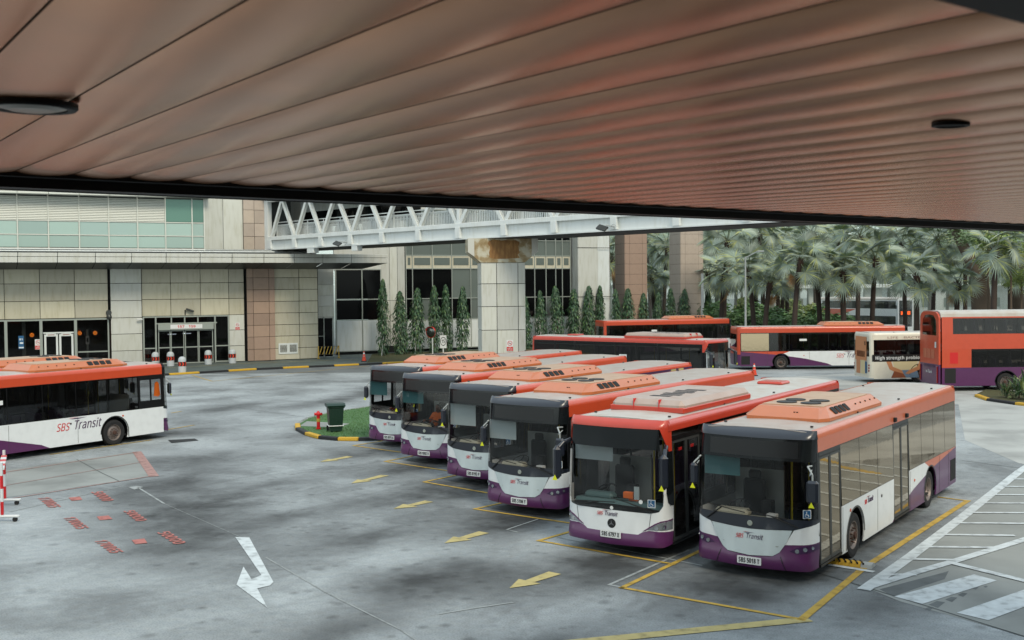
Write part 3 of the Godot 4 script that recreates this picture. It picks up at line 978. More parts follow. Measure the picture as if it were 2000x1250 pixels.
func make_citaro(called: String, label: String, at: Vector3, turn: float, c := {}) -> Node3D:
	var bus := thing(called, label, "bus", at, turn, "single deck buses parked in the yard")
	var f := nose_map(0.085, 0.035, 2.80)
	c.top = "red_orange"
	c.roof = "roof_grey"
	c.roof_from = 0.34
	c.roof_over = 0.16
	arches(bus, [2.72, 8.65], 12.0)
	wheels(bus, [2.72, 8.65])
	var arch := [circle(2.72, 0.48, 0.60), circle(8.65, 0.48, 0.60)]
	for sg in [-1.0, 1.0]:
		var base := rect(1.85 if sg > 0 else 0.45, 0.25, 11.75, 1.02)
		clad(bus, "side_panel", sg, base, pv(WHITE), arch, M.white)
		clad(bus, "livery_panel", sg, base, pv(PURPLE), arch, M.purple)
		pane_band(bus, sg, 1.85 if sg > 0 else 0.45, 11.75, 1.02, 2.72, [3.2, 4.6, 6.0, 7.4, 8.8, 10.2], M.tint)
		var prof := pv([1.207, 2.72, 1.2035, 2.82, 1.203, 2.83, 1.19, 2.88, 1.15, 2.92, 1.11, 2.93, 1.05, 2.94, 1.05, 2.90, 1.12, 2.82, 1.165, 2.72])
		var s := ST()
		sweep(s, prof if sg > 0 else flip(prof), -0.34, -11.8)
		obj(bus, "cant_rail", s, M.red_orange)
		for w in [0.95, 3.9, 7.2]:
			bx(bus, "roof_marker", Vector3(sg * 0.92, 2.965, -w), Vector3(0.05, 0.03, 0.05), M.black)
	var s := ST()
	sweep(s, pv([1.035, 2.935, 0.5, 2.965, 0, 2.975, -0.5, 2.965, -1.035, 2.935, -1.035, 2.89, 1.035, 2.89]), -0.31, -11.84)
	obj(bus, "roof", s, M.roof_grey)
	var tailm := tail_map(12.0)
	s = ST()
	slab(s, rect(-1.45, 1.0, 1.45, 2.94), tailm, 0.03, 0.15, 0.2)
	obj(bus, "tail_panel", s, M.red_orange)
	s = ST()
	slab(s, rect(-1.45, 0.3, 1.45, 1.0), tailm, 0.03, 0.15, 0.0)
	obj(bus, "tail_panel", s, M.purple)
	s = ST()
	slab(s, rect(-1.1, 1.6, 1.1, 2.5), tailm, 0.006, 0.2, 0, 0.006)
	obj(bus, "rear_window", s, M.screen_black)
	# roof plant
	s = ST()
	box(s, Vector3(0, 3.09, -3.6), Vector3(1.84, 0.28, 3.9), Transform3D.IDENTITY, 0.11)
	var pod := obj(bus, "air_conditioning_pod", s, M.pod_white)
	bx(pod, "pod_skirt", Vector3(0, 3.01, -3.6), Vector3(1.87, 0.13, 3.93), M.red_orange, 0.02)
	for x in [-0.32, 0.32]:
		bx(pod, "pod_joint", Vector3(x, 3.10, -1.70), Vector3(0.012, 0.275, 0.14), M.logo_red)
	for k in 6:
		bx(pod, "fan_opening", Vector3(-0.05 + 0.1 * (k % 2), 3.232, -2.5 - 0.34 * k), Vector3(0.5, 0.012, 0.2), M.steel_dark, 0.004)
	bx(bus, "roof_hatch", Vector3(0, 3.0, -9.6), Vector3(0.75, 0.10, 0.7), M.red_orange, 0.04)
	# nose
	var body := {
		"bumper": [mirr([0, 0.515, 0.62, 0.52, 0.72, 0.58, 0.86, 0.62, 1.45, 0.60, 1.45, 0.33, 1.2, 0.28, 0, 0.25]), "purple", 0.0],
		"front_panel": [mirr([0, 0.985, 0.9, 0.985, 1.08, 1.03, 1.18, 1.15, 1.20, 1.4, 1.45, 1.4, 1.45, 0.60, 0.86, 0.62, 0.72, 0.58, 0.62, 0.52, 0, 0.515]), "white", 0.0],
		"destination_glass": [mirr([0, 2.77, 1.10, 2.77, 1.12, 2.33, 0, 2.33]), "screen_black", 0.0],
		"front_roof_rail": [mirr([0, 2.95, 1.36, 2.95, 1.45, 2.78, 1.45, 2.30, 1.36, 2.30, 1.12, 2.77, 0, 2.77]), "red_orange", 0.0]}
	for k in body:
		s = ST()
		slab(s, body[k][0], f, 0.03, 0.12, 0.05 if k == "front_roof_rail" else (0.1 if k == "bumper" else 0.0), body[k][2])
		obj(bus, k, s, M[body[k][1]])
	s = ST()
	slab(s, mirr([0, 2.33, 1.12, 2.33, 1.22, 2.12, 1.19, 1.15, 1.08, 1.03, 0.9, 0.985, 0, 0.985]), f, 0.0, 0.1, 0, -0.004)
	obj(bus, "windscreen", s, M.windscreen)
	s = ST()
	slab(s, mirr([0, 1.12, 0.8, 1.10, 1.10, 1.06, 1.05, 1.02, 0.9, 0.99, 0, 0.99]), f, 0.01, 0.1, 0, -0.006)
	obj(bus, "scuttle", s, M.black)
	for sg in [-1.0, 1.0]:
		s = ST()
		var col := pv([1.19, 1.4, 1.255, 1.4, 1.265, 2.2, 1.215, 2.2])
		slab(s, col if sg > 0 else flip(col), f, 0.04, 0.04, 0, 0.004)
		obj(bus, "windscreen_pillar", s, M.plate_white)
		s = ST()
		var cw := pv([1.265, 1.40, 1.30, 1.22, 1.36, 1.16, 1.45, 1.15, 1.45, 2.3, 1.27, 2.3])
		slab(s, cw if sg > 0 else flip(cw), f, 0.0, 0.06, 0, 0.007)
		obj(bus, "corner_window", s, M.screen_black)
		s = ST()
		var hl := pv([0.80, 0.635, 1.0, 0.75, 1.12, 0.80, 1.42, 0.83, 1.42, 0.645])
		slab(s, hl if sg > 0 else flip(hl), f, 0.015, 0.06, 0, 0.006)
		var o := obj(bus, "headlight", s, M.lamp_lens)
		s = ST()
		var trim := pv([0.72, 0.60, 0.98, 0.775, 1.12, 0.835, 1.43, 0.865, 1.43, 0.84, 1.12, 0.81, 1.0, 0.755, 0.78, 0.61])
		slab(s, trim if sg > 0 else flip(trim), f, 0.01, 0.06, 0, 0.008)
		obj(bus, "headlight_trim", s, M.purple)
		for e in [[1.02, 0.69], [1.20, 0.71]]:
			s = ST()
			slab(s, circle(sg * e[0], e[1], 0.045, 14), f, 0.01, 0, 0, 0.014)
			obj(o, "lamp_reflector", s, M.chrome)
		s = ST()
		var seam := pv([0.90, 0.98, 0.912, 0.98, 0.86, 0.63, 0.85, 0.63])
		slab(s, seam if sg > 0 else flip(seam), f, 0.002, 0, 0, 0.003)
		obj(bus, "panel_seam", s, M.frame_dark)
	logo(bus, Transform3D(Basis(), Vector3(-0.1, 0.90, 0.012)), 0.50)
	var star := part(bus, "badge", mc("starbase", func(q): lathe(q, [Vector2(0.10, 0), Vector2(0.10, 0.01), Vector2(0, 0.012)], 28, Transform3D(Basis(Vector3.RIGHT, PI / 2), Vector3.ZERO))), M.ink, Transform3D(Basis(), Vector3(0, 0.70, 0.006)))
	part(star, "badge_star", mc("star", func(q):
		for k in 3:
			var a := PI / 2 + TAU * k / 3
			slab(q, PackedVector2Array([Vector2(cos(a), sin(a)) * 0.085, Vector2(cos(a + 1.05), sin(a + 1.05)) * 0.016, Vector2.ZERO, Vector2(cos(a - 1.05), sin(a - 1.05)) * 0.016]), fl(), 0.006)), M.chrome, Transform3D(Basis(), Vector3(0, 0, 0.018)))
	s = ST()
	lathe(s, [Vector2(0.04, 0), Vector2(0.04, 0.006), Vector2(0, 0.007)], 16, Transform3D(Basis(Vector3.RIGHT, PI / 2), Vector3(0, 1.035, 0.004)))
	obj(bus, "front_disc", s, M.plate_white)
	number_plate(bus, c.get("plate", "SBS 6797 X"), Transform3D(Basis(), Vector3(0, 0.475, 0.065)))
	wiper(bus, f, Vector2(-0.85, 1.03), Vector2(-0.30, 1.15), Vector2(-0.95, 1.10), Vector2(0.1, 1.17))
	wiper(bus, f, Vector2(0.95, 1.03), Vector2(0.45, 1.18), Vector2(0.9, 1.06), Vector2(0.0, 1.26))
	wheelchair_sticker(bus, f, Vector2(0.92, 1.20))
	s = ST()
	slab(s, circle(0.68, 1.22, 0.045, 14), f, 0.002, 0, 0, 0.006)
	obj(bus, "round_sticker", s, M.plate_white)
	# big drooping mirrors
	for sg in [-1.0, 1.0]:
		s = ST()
		var x: float = sg * 1.30
		box(s, Vector3(x, 1.93, 0.12), Vector3(0.20, 0.74, 0.20), Transform3D.IDENTITY, 0.08)
		var o := obj(bus, "wing_mirror", s, M.navy)
		s = ST()
		tube(s, [Vector3(x, 2.24, 0.08), Vector3(sg * 1.24, 2.36, -0.08), Vector3(sg * 1.18, 2.40, -0.26)], 0.05)
		obj(bus, "mirror_arm", s, M.navy)
		plate(bus, "warning_sticker", pv([-0.065, -0.05, 0.065, -0.05, 0.0, 0.07]), 0.004, M.sticker_yellow, Transform3D(Basis(), Vector3(x, 1.60, 0.225)))
	# door and cab side
	for d in [[0.46, 1.85], [5.9, 7.1]]:
		door(bus, d[0], d[1], M.black, 0.30, 2.60)
	for w in [0.85, 1.45]:
		var dd := lettering(bus, "door_lettering", "EXIT", 0.16, 0.06, M.logo_red, side_xf(1.0, w, 2.30))
	cabin(bus, 12.0, "dash_teal", "blind_white", c.get("bl", [-1.1, -0.15, 1.98, 2.31]))
	bx(bus, "route_card", Vector3(0.42, 1.33, -0.36), Vector3(0.12, 0.28, 0.03), M.blind_white)
	bx(bus, "orange_box", Vector3(0.2, 1.26, -0.42), Vector3(0.24, 0.14, 0.12), M.hivis, 0.01)
	seat_rows(bus, 3.6, 11.0, 0.36)
	logo(bus, side_xf(-1.0, 3.95, 0.72), 1.6)
	s = ST()
	slab(s, rect(5.2, 1.9, 5.7, 2.05), side_map(-1.0), 0.002, 0, 0, 0.003)
	obj(bus, "window_notice", s, M.plate_white)
	return bus

func make_decker(called: String, label: String, at: Vector3, turn: float, near_: bool) -> Node3D:
	var bus := thing(called, label, "double decker bus", at, turn)
	var H := 4.35
	var top: Material = M.orange if near_ else M.white
	var f := func(sg: float) -> Callable: return func(p: Vector2, o: float) -> Vector3: return Vector3(sg * (1.25 - 0.03 * maxf(0, p.y - 2.5) + o), p.y, -p.x)
	arches(bus, [2.72, 8.3], 12.0)
	wheels(bus, [2.72, 8.3], "deck", "rim")
	var arch := [circle(2.72, 0.48, 0.6), circle(8.3, 0.48, 0.6)]
	for sg in [-1.0, 1.0]:
		var fm: Callable = f.call(sg)
		var s := ST()
		for p in cut(rect(0.4, 0.3, 11.8, 1.28), arch):
			for q in Geometry2D.intersect_polygons(p, pv([5.6, 1.28, 5.9, 0.9, 7.0, 0.0, 12, 0, 12, 1.28]) if near_ else pv([0, 0, 12, 0, 12, 1.28, 0, 1.28])): slab(s, q, fm, 0.03)
		obj(bus, "livery_panel", s, M.purple if near_ else M.white)
		if near_:
			s = ST()
			for p in cut(rect(0.4, 0.3, 11.8, 1.28), arch):
				for q in Geometry2D.intersect_polygons(p, pv([0, 0, 7.0, 0, 5.9, 0.9, 5.6, 1.28, 0, 1.28])): slab(s, q, fm, 0.03)
			obj(bus, "side_panel", s, M.white)
		for e in [[2.27, 3.08], [3.93, 4.0]]:
			s = ST()
			slab(s, rect(0.4, e[0], 11.8, e[1]), fm, 0.03)
			obj(bus, "deck_band", s, top)
		if not near_:
			s = ST()
			slab(s, pv([11.8, 2.28, 11.8, 3.0, 6.0, 3.0, 8.4, 2.28]), fm, 0.005, 0, 0, 0.006)
			obj(bus, "livery_wedge", s, M.orange)
		s = ST()
		slab(s, rect(10.2, 1.28, 11.8, 2.27), fm, 0.03)
		obj(bus, "rear_corner_panel", s, top if near_ else M.white)
		s = ST()
		slab(s, rect(11.2, 3.08, 11.8, 3.93), fm, 0.03)
		obj(bus, "rear_corner_panel", s, top if near_ else M.white)
		s = ST()
		slab(s, rect(11.05, 0.45, 11.65, 1.24), fm, 0.006, 0, 0, 0.006)
		var gr := obj(bus, "engine_grille", s, M.matt_black if near_ else M.frame_dark)
		for e in [[1.28, 2.27, 0.5, 10.2, [2.4, 4.3, 6.2, 8.1]], [3.08, 3.93, 0.3, 11.2, [2.3, 4.1, 5.9, 7.7, 9.5]]]:
			var cuts: Array = [e[2]] + e[4] + [e[3]]
			s = ST()
			slab(s, rect(e[2], e[0], e[3], e[0] + 0.05), fm, 0.02, 0, 0, -0.003)
			slab(s, rect(e[2], e[1] - 0.05, e[3], e[1]), fm, 0.02, 0, 0, -0.003)
			for x in cuts: slab(s, rect(x - 0.03, e[0] + 0.05, x + 0.03, e[1] - 0.05), fm, 0.02, 0, 0, -0.003)
			obj(bus, "window_frame", s, M.black)
			for k in cuts.size() - 1:
				s = ST()
				slab(s, rect(cuts[k] + 0.012, e[0] + 0.012, cuts[k + 1] - 0.012, e[1] - 0.012), fm)
				obj(bus, "side_window", s, M.tint)
	var s := ST()
	sweep(s, pv([1.205, 3.98, 1.17, 4.17, 1.05, 4.28, 0.8, 4.33, 0, H, -0.8, 4.33, -1.05, 4.28, -1.17, 4.17, -1.205, 3.98]), -0.25, -11.85)
	obj(bus, "roof", s, M.roof_grey)
	# tail
	var tf := fl(Transform3D(Basis(Vector3.UP, PI), Vector3(0, 0, -11.97)))
	s = ST()
	var outer := mirr([0, 4.3, 0.8, 4.27, 1.05, 4.17, 1.2, 3.98, 1.22, 3.0, 0, 3.0])
	for side in [rect(0, 2.9, 1.3, 4.5), rect(-1.3, 2.9, 0, 4.5)]:
		for q in Geometry2D.intersect_polygons(outer, side):
			for r in Geometry2D.clip_polygons(q, mirr([0, 4.12, 0.55, 4.08, 0.85, 3.85, 0.92, 3.5, 0.92, 2.9, 0, 2.9])): slab(s, r, tf, 0.1)
	slab(s, rect(-1.22, 1.45, 1.22, 3.0), tf, 0.1)
	obj(bus, "tail_panel", s, top)
	s = ST()
	slab(s, mirr([0, 4.12, 0.55, 4.08, 0.85, 3.85, 0.92, 3.5, 0.92, 3.0, 0, 3.0]), tf, 0, 0, 0, -0.01)
	obj(bus, "rear_window", s, M.tint)
	s = ST()
	slab(s, rect(-1.22, 0.35, 1.22, 1.45), tf, 0.1)
	obj(bus, "tail_panel", s, M.purple if near_ else M.white)
	if near_:
		s = ST()
		for k in 3: slab(s, rect(-0.75 + k * 0.5, 1.75, -0.30 + k * 0.5, 2.25), tf, 0.01, 0, 0, 0.012)
		obj(bus, "notice_panel", s, M.orange_pale)
		bx(bus, "tail_lamp_strip", Vector3(-1.1, 0.9, -12.0), Vector3(0.1, 0.9, 0.05), M.red_lens, 0.02)
		bx(bus, "tail_lamp_strip", Vector3(1.1, 0.9, -12.0), Vector3(0.1, 0.9, 0.05), M.red_lens, 0.02)
		s = ST()
		slab(s, rrect(-0.7, 1.26, 0.7, 1.4, 0.06), tf, 0.01, 0, 0, 0.012)
		obj(bus, "tail_recess", s, M.logo_purple)
		logo(bus, Transform3D(Basis(Vector3.UP, PI), Vector3(0, 1.0, -11.985)), 0.8, true)
		plate(bus, "tail_notice", rect(-0.1, -0.16, 0.1, 0.16), 0.004, M.plate_white, Transform3D(Basis(Vector3.UP, PI), Vector3(-0.85, 2.5, -11.99)))
		plate(bus, "red_vent", rect(-0.22, -0.3, 0.22, 0.3), 0.01, M.logo_red, side_xf(-1.0, 11.15, 1.8, 0.02))
	# nose
	s = ST()
	var nf := fl(Transform3D(Basis(), Vector3(0, 0, -0.12)))
	slab(s, rect(-1.2, 0.3, 1.2, 1.1), nf, 0.15)
	slab(s, mirr([0, 4.3, 0.8, 4.27, 1.05, 4.17, 1.2, 3.98, 0, 3.98]), nf, 0.15)
	for x in [-1.13, 1.13]: slab(s, rect(x - 0.09, 1.1, x + 0.09, 3.98), nf, 0.3)
	obj(bus, "nose_panel", s, M.white)
	s = ST()
	slab(s, rect(-1.04, 1.1, 1.04, 2.2), nf, 0, 0, 0, -0.02)
	slab(s, rect(-1.04, 3.0, 1.04, 3.98), nf, 0, 0, 0, -0.02)
	obj(bus, "windscreen", s, M.driver_glass)
	s = ST()
	slab(s, rect(-1.04, 2.2, 1.04, 3.0), nf, 0.1, 0, 0, -0.02)
	obj(bus, "destination_glass", s, M.screen_black)
	s = ST()
	slab(s, rect(-0.75, 2.42, 0.75, 2.8), nf, 0.005, 0, 0, 0.0)
	obj(bus, "destination_display", s, M.led_display if not near_ else M.black)
	bx(bus, "floor", Vector3(0, 0.36, -6), Vector3(2.3, 0.05, 11.4), M.seat_dark)
	bx(bus, "upper_floor", Vector3(0, 2.3, -6), Vector3(2.3, 0.3, 11.4), M.interior_grey)
	seat_rows(bus, 2.0, 11.0, 2.46)
	seat_rows(bus, 3.4, 9.8, 0.40)
	return bus

func make_advert(called: String, label: String, at: Vector3, turn: float) -> Node3D:
	var bus := make_scania(called, label, at, turn, {"top": "cream_white", "low": "cream_white", "tailc": "cream_white", "roof": "roof_grey", "pod": "cream_white", "tail_top": "cream_white", "plate": "SBS 8044 M", "no_grille": 1, "group": "single deck buses parked in the yard"})
	var x := side_xf(-1.0, 9.85, 1.25, 0.004)
	# printed sheets stuck on the side
	plate(bus, "printed_slogan_strip", rect(-2.0, 0.02, 1.9, 0.42), 0.003, M.ink, x)
	lettering(bus, "slogan_lettering", "High strength probiotic", 3.0, 0.27, M.plate_white, x * Transform3D(Basis(), Vector3(-0.3, 0.2, 0.003)), 0.0, true)
	for e in [["printed_shirt", [-0.75, 0.0, 0.75, 0.0, 0.72, -0.5, -0.66, -0.5], "print_shirt", 0.002], ["printed_jeans", [-0.66, -0.5, 0.72, -0.5, 0.85, -0.95, -0.85, -0.95], "print_jeans", 0.002], ["printed_arm", [-1.15, 0.0, -0.85, 0.0, -0.75, -0.3, -0.2, -0.52, -0.1, -0.72, -0.35, -0.75, -0.95, -0.45], "print_skin", 0.004], ["printed_arm", [1.15, 0.0, 0.85, 0.0, 0.75, -0.3, 0.25, -0.5, 0.0, -0.7, 0.2, -0.75, 0.95, -0.45], "print_skin", 0.004], ["printed_leg", [-0.66, -0.55, -0.1, -0.72, 0.05, -0.95, -0.85, -0.95], "print_brown", 0.006]]:
		plate(bus, e[0], pv(e[1]), 0.003, M[e[2]], x * Transform3D(Basis(), Vector3(0, 0, e[3])))
	lettering(bus, "rail_lettering", "LIFE   BACTERIA", 2.6, 0.12, M.paint_pink, side_xf(-1.0, 9.6, 2.66, 0.008))
	var t := Transform3D(Basis(Vector3.UP, PI), Vector3(0, 0, -12.02))
	for e in [["printed_torso", rect(-0.8, 1.3, 0.8, 2.7), "print_skin"], ["printed_leg", rect(0.0, 0.5, 0.6, 1.3), "print_shirt"], ["printed_leg", rect(-0.65, 0.5, -0.1, 1.3), "print_skin"], ["printed_bottle", rrect(0.62, 0.55, 0.85, 1.25, 0.06), "sticker_blue"], ["rear_light_box", rect(-0.6, 1.5, 0.6, 1.85), "print_brown"], ["rear_vent", rect(0.5, 2.2, 0.72, 2.45), "ink"]]:
		plate(bus, e[0], e[1], 0.01, M[e[2]], t)
	return bus

# ---------------------------------------------------------------- setting
func build_canopy():
	var d1 := Vector3(-0.54891915, 0.02532176, -0.83549181)
	var d2 := Vector3(0.835767460, 0.000560377, -0.549083271)
	var nn := Vector3(0.01343556, 0.9996792, 0.0214707)
	var base := Vector3(-1, 6.4, -4)
	var P := func(a: float, b: float, up: float) -> Vector3: return CAM + (d1 * a + d2 * b + nn * (0.99968 + up)) * 0.55 - base
	var can := thing("station_canopy", "brown slatted metal canopy ceiling overhead with dark edge beam", "canopy", base)
	var edge := func(b: float) -> float: return 13.33 + 0.0727 * b
	for k in range(-6, 52):
		var b0: float = 0.862 + 0.62 * k
		var s := ST()
		s.set_smooth_group(1)
		var prev := []
		for j in 13:
			var t := j / 12.0
			var b := b0 + 0.007 + 0.606 * t
			var q := 2.0 * t - 1.0
			var dy := -0.026 * (1.0 - q * q)
			if j == 0 or j == 12: dy = 0.004
			var cur := [P.call(-4.0, b, dy), P.call(edge.call(b), b, dy)]
			if j > 0:
				quad(s, prev[0], cur[0], cur[1], prev[1], -nn)
			prev = cur
		obj(can, "ceiling_panel", s, M.ceiling)
	var blk := func(called: String, a0: float, a1: float, b0: float, b1: float, lo: float, hi: float, follow: bool, m: Material):
		var s := ST()
		var c := []
		for e in [[0, 0], [1, 0], [1, 1], [0, 1]]:
			var b: float = [b0, b1][e[1]]
			var a: float = [a0, a1][e[0]] + (0.0727 * b if follow else 0.0)
			c.append([P.call(a, b, lo), P.call(a, b, hi)])
		quad(s, c[0][0], c[1][0], c[2][0], c[3][0], -nn)
		quad(s, c[0][1], c[1][1], c[2][1], c[3][1], nn)
		for i in 4:
			var j := (i + 1) % 4
			var o: Vector3 = c[i][0] + c[j][0] - c[(i + 2) % 4][0] - c[(i + 3) % 4][0]
			quad(s, c[i][0], c[j][0], c[j][1], c[i][1], o)
		obj(can, called, s, m)
	blk.call("edge_beam", 13.36, 13.72, -6.0, 34.0, -0.155, 0.32, true, M.canopy_dark)
	blk.call("edge_trim", 13.12, 13.355, -6.0, 34.0, -0.045, 0.015, true, M.canopy_dark)
	blk.call("edge_flange", 13.74, 13.80, -6.0, 34.0, -0.165, -0.10, true, M.canopy_dark)
	blk.call("joint_backing", -4.2, 13.3, -6.0, 34.0, 0.02, 0.05, true, M.joint)
	blk.call("cross_beam", 1.15, 1.77, 1.2, 34.0, -0.25, 0.05, true, M.canopy_dark)
	blk.call("roof_deck", -5.0, 13.3, -6.0, 34.0, 0.10, 0.30, true, M.canopy_dark)
	var can_lamp := func(label: String, a: float, b: float, r: float, glassy: bool):
		var c: Vector3 = P.call(a, b, -0.042 if glassy else -0.034) + base
		var y := -nn
		var x := d2
		var o := thing("downlight", label, "downlight", c, 0.0)
		var xf := Transform3D(Basis(x, y, x.cross(y)), Vector3.ZERO)
		part(o, "rim", mc("dlr%s" % r, func(s): lathe(s, [Vector2(r * 0.74, 0.0), Vector2(r * 0.78, r * 0.06), Vector2(r * 0.95, r * 0.07), Vector2(r, 0.003), Vector2(r, -0.012)], 36, xf)), M.canopy_dark)
		part(o, "lens", mc("dll%s" % r, func(s): lathe(s, [Vector2(r * 0.77, 0.004), Vector2(r * 0.5, 0.014), Vector2(0.0, 0.018)] if glassy else [Vector2(r * 0.75, 0.0), Vector2(r * 0.6, 0.001), Vector2(0, 0.001)], 36, xf)), M.lamp_glass_off if glassy else M.matt_black)
	can_lamp.call("large round ceiling light with pale lens at left of the canopy", 7.33, 1.27, 0.148, true)
	can_lamp.call("small dark round downlight in the slats at right", 4.70, 6.70, 0.069, false)

func build_walkway():   # the upper walkway under the photographer's feet, out of frame; unseen walls added to darken the ceiling
	var a := Basis(Vector3.UP, deg_to_rad(33.3))
	var o := bx(self, "walkway", Vector3(0.9, 4.05, 1.1), Vector3(44, 0.3, 4.2), M.walk_green, 0.0, a)
	o.set_meta("kind", "structure")
	var added_wall := bx(self, "wall", Vector3(-6.4, 3.1, -2.0), Vector3(0.3, 6.2, 10.0), M.tile_brown)  # added unseen wall that darkens the left of the ceiling
	added_wall.set_meta("kind", "structure")
	var pp := bx(self, "added_parapet", Vector3(0, 4.2, 0) + a * Vector3(0, 0.47, -1.02), Vector3(40, 0.95, 0.15), M.panel_grey, 0.0, a)  # added unseen barrier that keeps ground light off the near ceiling
	pp.set_meta("kind", "structure")
	var w := bx(self, "wall", Vector3(1.9, 4.0, 3.0), Vector3(44, 8.0, 0.3), M.panel_beige, 0.0, a)  # added unseen back wall that keeps sky light off the ceiling
	w.set_meta("kind", "structure")
	for k in 16:  # unseen pieces added only to show in window reflections
		bx(w, "added_reflection_panel", Vector3(-19.0 + 2.6 * k, 1.0 + 0.6 * (k % 3), -0.16), Vector3(1.5 + 0.3 * (k % 2), 3.6, 0.04), M.dark_glass)
		bx(w, "added_reflection_strip", Vector3(-17.7 + 2.6 * k, 0, -0.2), Vector3(0.35, 8.0, 0.14), M.panel_grey)

func yard_image() -> ImageTexture:
	var N := 1024
	var mk := func(seed_: int, freq: float, oct: int, warp: float) -> PackedByteArray:
		var n := FastNoiseLite.new()
		n.seed = seed_
		n.frequency = freq
		n.fractal_octaves = oct
		n.noise_type = FastNoiseLite.TYPE_SIMPLEX_SMOOTH
		if warp > 0:
			n.domain_warp_enabled = true
			n.domain_warp_amplitude = warp
			n.domain_warp_frequency = freq * 1.5
		return n.get_image(N, N, false, false, true).get_data()
	var a: PackedByteArray = mk.call(5, 0.0125, 5, 45.0)
	var b: PackedByteArray = mk.call(9, 0.045, 4, 12.0)
	var c: PackedByteArray = mk.call(13, 0.28, 2, 0.0)
	var stain := PackedFloat32Array()
	stain.resize(N * N)
	# oil stains where the buses stand and pull away: [x, z, along, across, angle, strength]
	var st := [[4.6, -21.2, 3.4, 1.7, 0.6, 0.95], [2.1, -23.0, 3.4, 1.8, 0.6, 0.95], [0.1, -27.4, 3.4, 1.7, 0.62, 0.95], [-1.2, -31.4, 3.4, 1.7, 0.62, 0.9], [-3.0, -35.6, 3.2, 1.7, 0.6, 0.9], [-4.7, -39, 2.6, 1.6, 0.6, 0.6],
		[-1.6, -21.9, 3.0, 1.5, 0.62, 0.75], [-3.4, -25.3, 2.8, 1.3, 0.62, 0.55], [-3.1, -30.6, 4.0, 1.3, 0.62, 0.6], [-6.6, -33.0, 3.0, 1.2, 0.6, 0.45], [-8.6, -29.5, 5.0, 2.6, 0.2, 0.72], [-7.4, -24.8, 3.6, 2.2, 0.2, 0.6], [-11.5, -37.5, 5, 2.2, 0.9, 0.5], [-9.0, -58, 7.0, 1.6, 0.3, 0.6], [-4.0, -60.0, 5.0, 1.4, 0.2, 0.6], [-14.0, -54.0, 6.0, 1.5, 0.4, 0.5], [0.5, -17.6, 2.6, 1.3, 0.6, 0.5], [-3.0, -18.4, 2.6, 1.0, 0.5, 0.45],
		[6.6, -19.6, 2.2, 1.2, 0.6, 0.5], [8.5, -25, 4.0, 1.2, 0.62, 0.6], [9.5, -29.0, 2.4, 1.2, 0.6, 0.55], [-10.5, -32.5, 4.0, 1.8, 0.3, 0.55], [-5.8, -27.9, 2.6, 1.0, 0.6, 0.5], [-1.0, -34.5, 3.0, 1.0, 0.6, 0.5], [-15.5, -44.0, 6.5, 1.7, 1.0, 0.8]]
	var x0 := -34.0
	var z0 := -76.0
	var px := 64.0 / N
	for q in st:
		var R: float = maxf(q[2], q[3]) * 1.3
		var cs := cos(q[4])
		var sn := sin(q[4])
		for j in range(maxi(0, int((q[1] - R - z0) / px)), mini(N, int((q[1] + R - z0) / px))):
			for i in range(maxi(0, int((q[0] - R - x0) / px)), mini(N, int((q[0] + R - x0) / px))):
				var dx: float = x0 + i * px - q[0]
				var dz: float = z0 + j * px - q[1]
				var u: float = (-sn * dx + cs * dz) / q[2]
				var v: float = (cs * dx + sn * dz) / q[3]
				var r := u * u + v * v
				if r < 1.6:
					var k: float = q[5] * exp(-2.2 * r) * (0.35 + 1.1 * b[j * N + i] / 255.0)
					stain[j * N + i] = 1.0 - (1.0 - stain[j * N + i]) * (1.0 - minf(k, 0.9))
	# drips, spots and pale scuffs
	var pale := PackedFloat32Array()
	pale.resize(N * N)
	var dr := RandomNumberGenerator.new()
	dr.seed = 77
	for k in 2000:
		var x := dr.randf_range(-20, 20)
		var z := dr.randf_range(-70, -14)
		if k < 900:
			var q: Array = st[k % st.size()]
			x = q[0] + dr.randfn() * 1.6
			z = q[1] + dr.randfn() * 1.8
		var r := dr.randf_range(0.05, 0.16) if k % 9 else dr.randf_range(0.15, 0.4)
		var w := dr.randf_range(0.08, 0.34)
		for j in range(maxi(0, int((z - r - z0) / px)), mini(N, int((z + r - z0) / px) + 1)):
			for i in range(maxi(0, int((x - r - x0) / px)), mini(N, int((x + r - x0) / px) + 1)):
				var e := 1.0 - Vector2(x0 + i * px - x, z0 + j * px - z).length_squared() / (r * r)
				if e <= 0.0: continue
				if k % 3: stain[j * N + i] = 1.0 - (1.0 - stain[j * N + i]) * (1.0 - w * e)
				else: pale[j * N + i] = maxf(pale[j * N + i], w * 0.5 * e)
	# tyre tracks swinging out of the bays
	for k in 26:
		var q: Array = st[k % 12]
		var p := Vector2(q[0] + dr.randf_range(-1.5, 1.5), q[1] - 2.0)
		var ang: float = PI + q[4] + dr.randf_range(-0.15, 0.15)
		var turn := dr.randf_range(-0.02, 0.05)
		var w := dr.randf_range(0.10, 0.30)
		for step in 200:
			p += Vector2(sin(ang), -cos(ang)) * 0.055
			ang += turn * 0.055
			for off in [-0.08, 0.0, 0.08]:
				var i := int((p.x + off - x0) / px)
				var j := int((p.y - z0) / px)
				if i > 0 and j > 0 and i < N and j < N: stain[j * N + i] = maxf(stain[j * N + i], minf(0.95, stain[j * N + i] + w * 0.25 * (1.0 - step / 200.0)))
	var out := PackedByteArray()
	out.resize(N * N * 3)
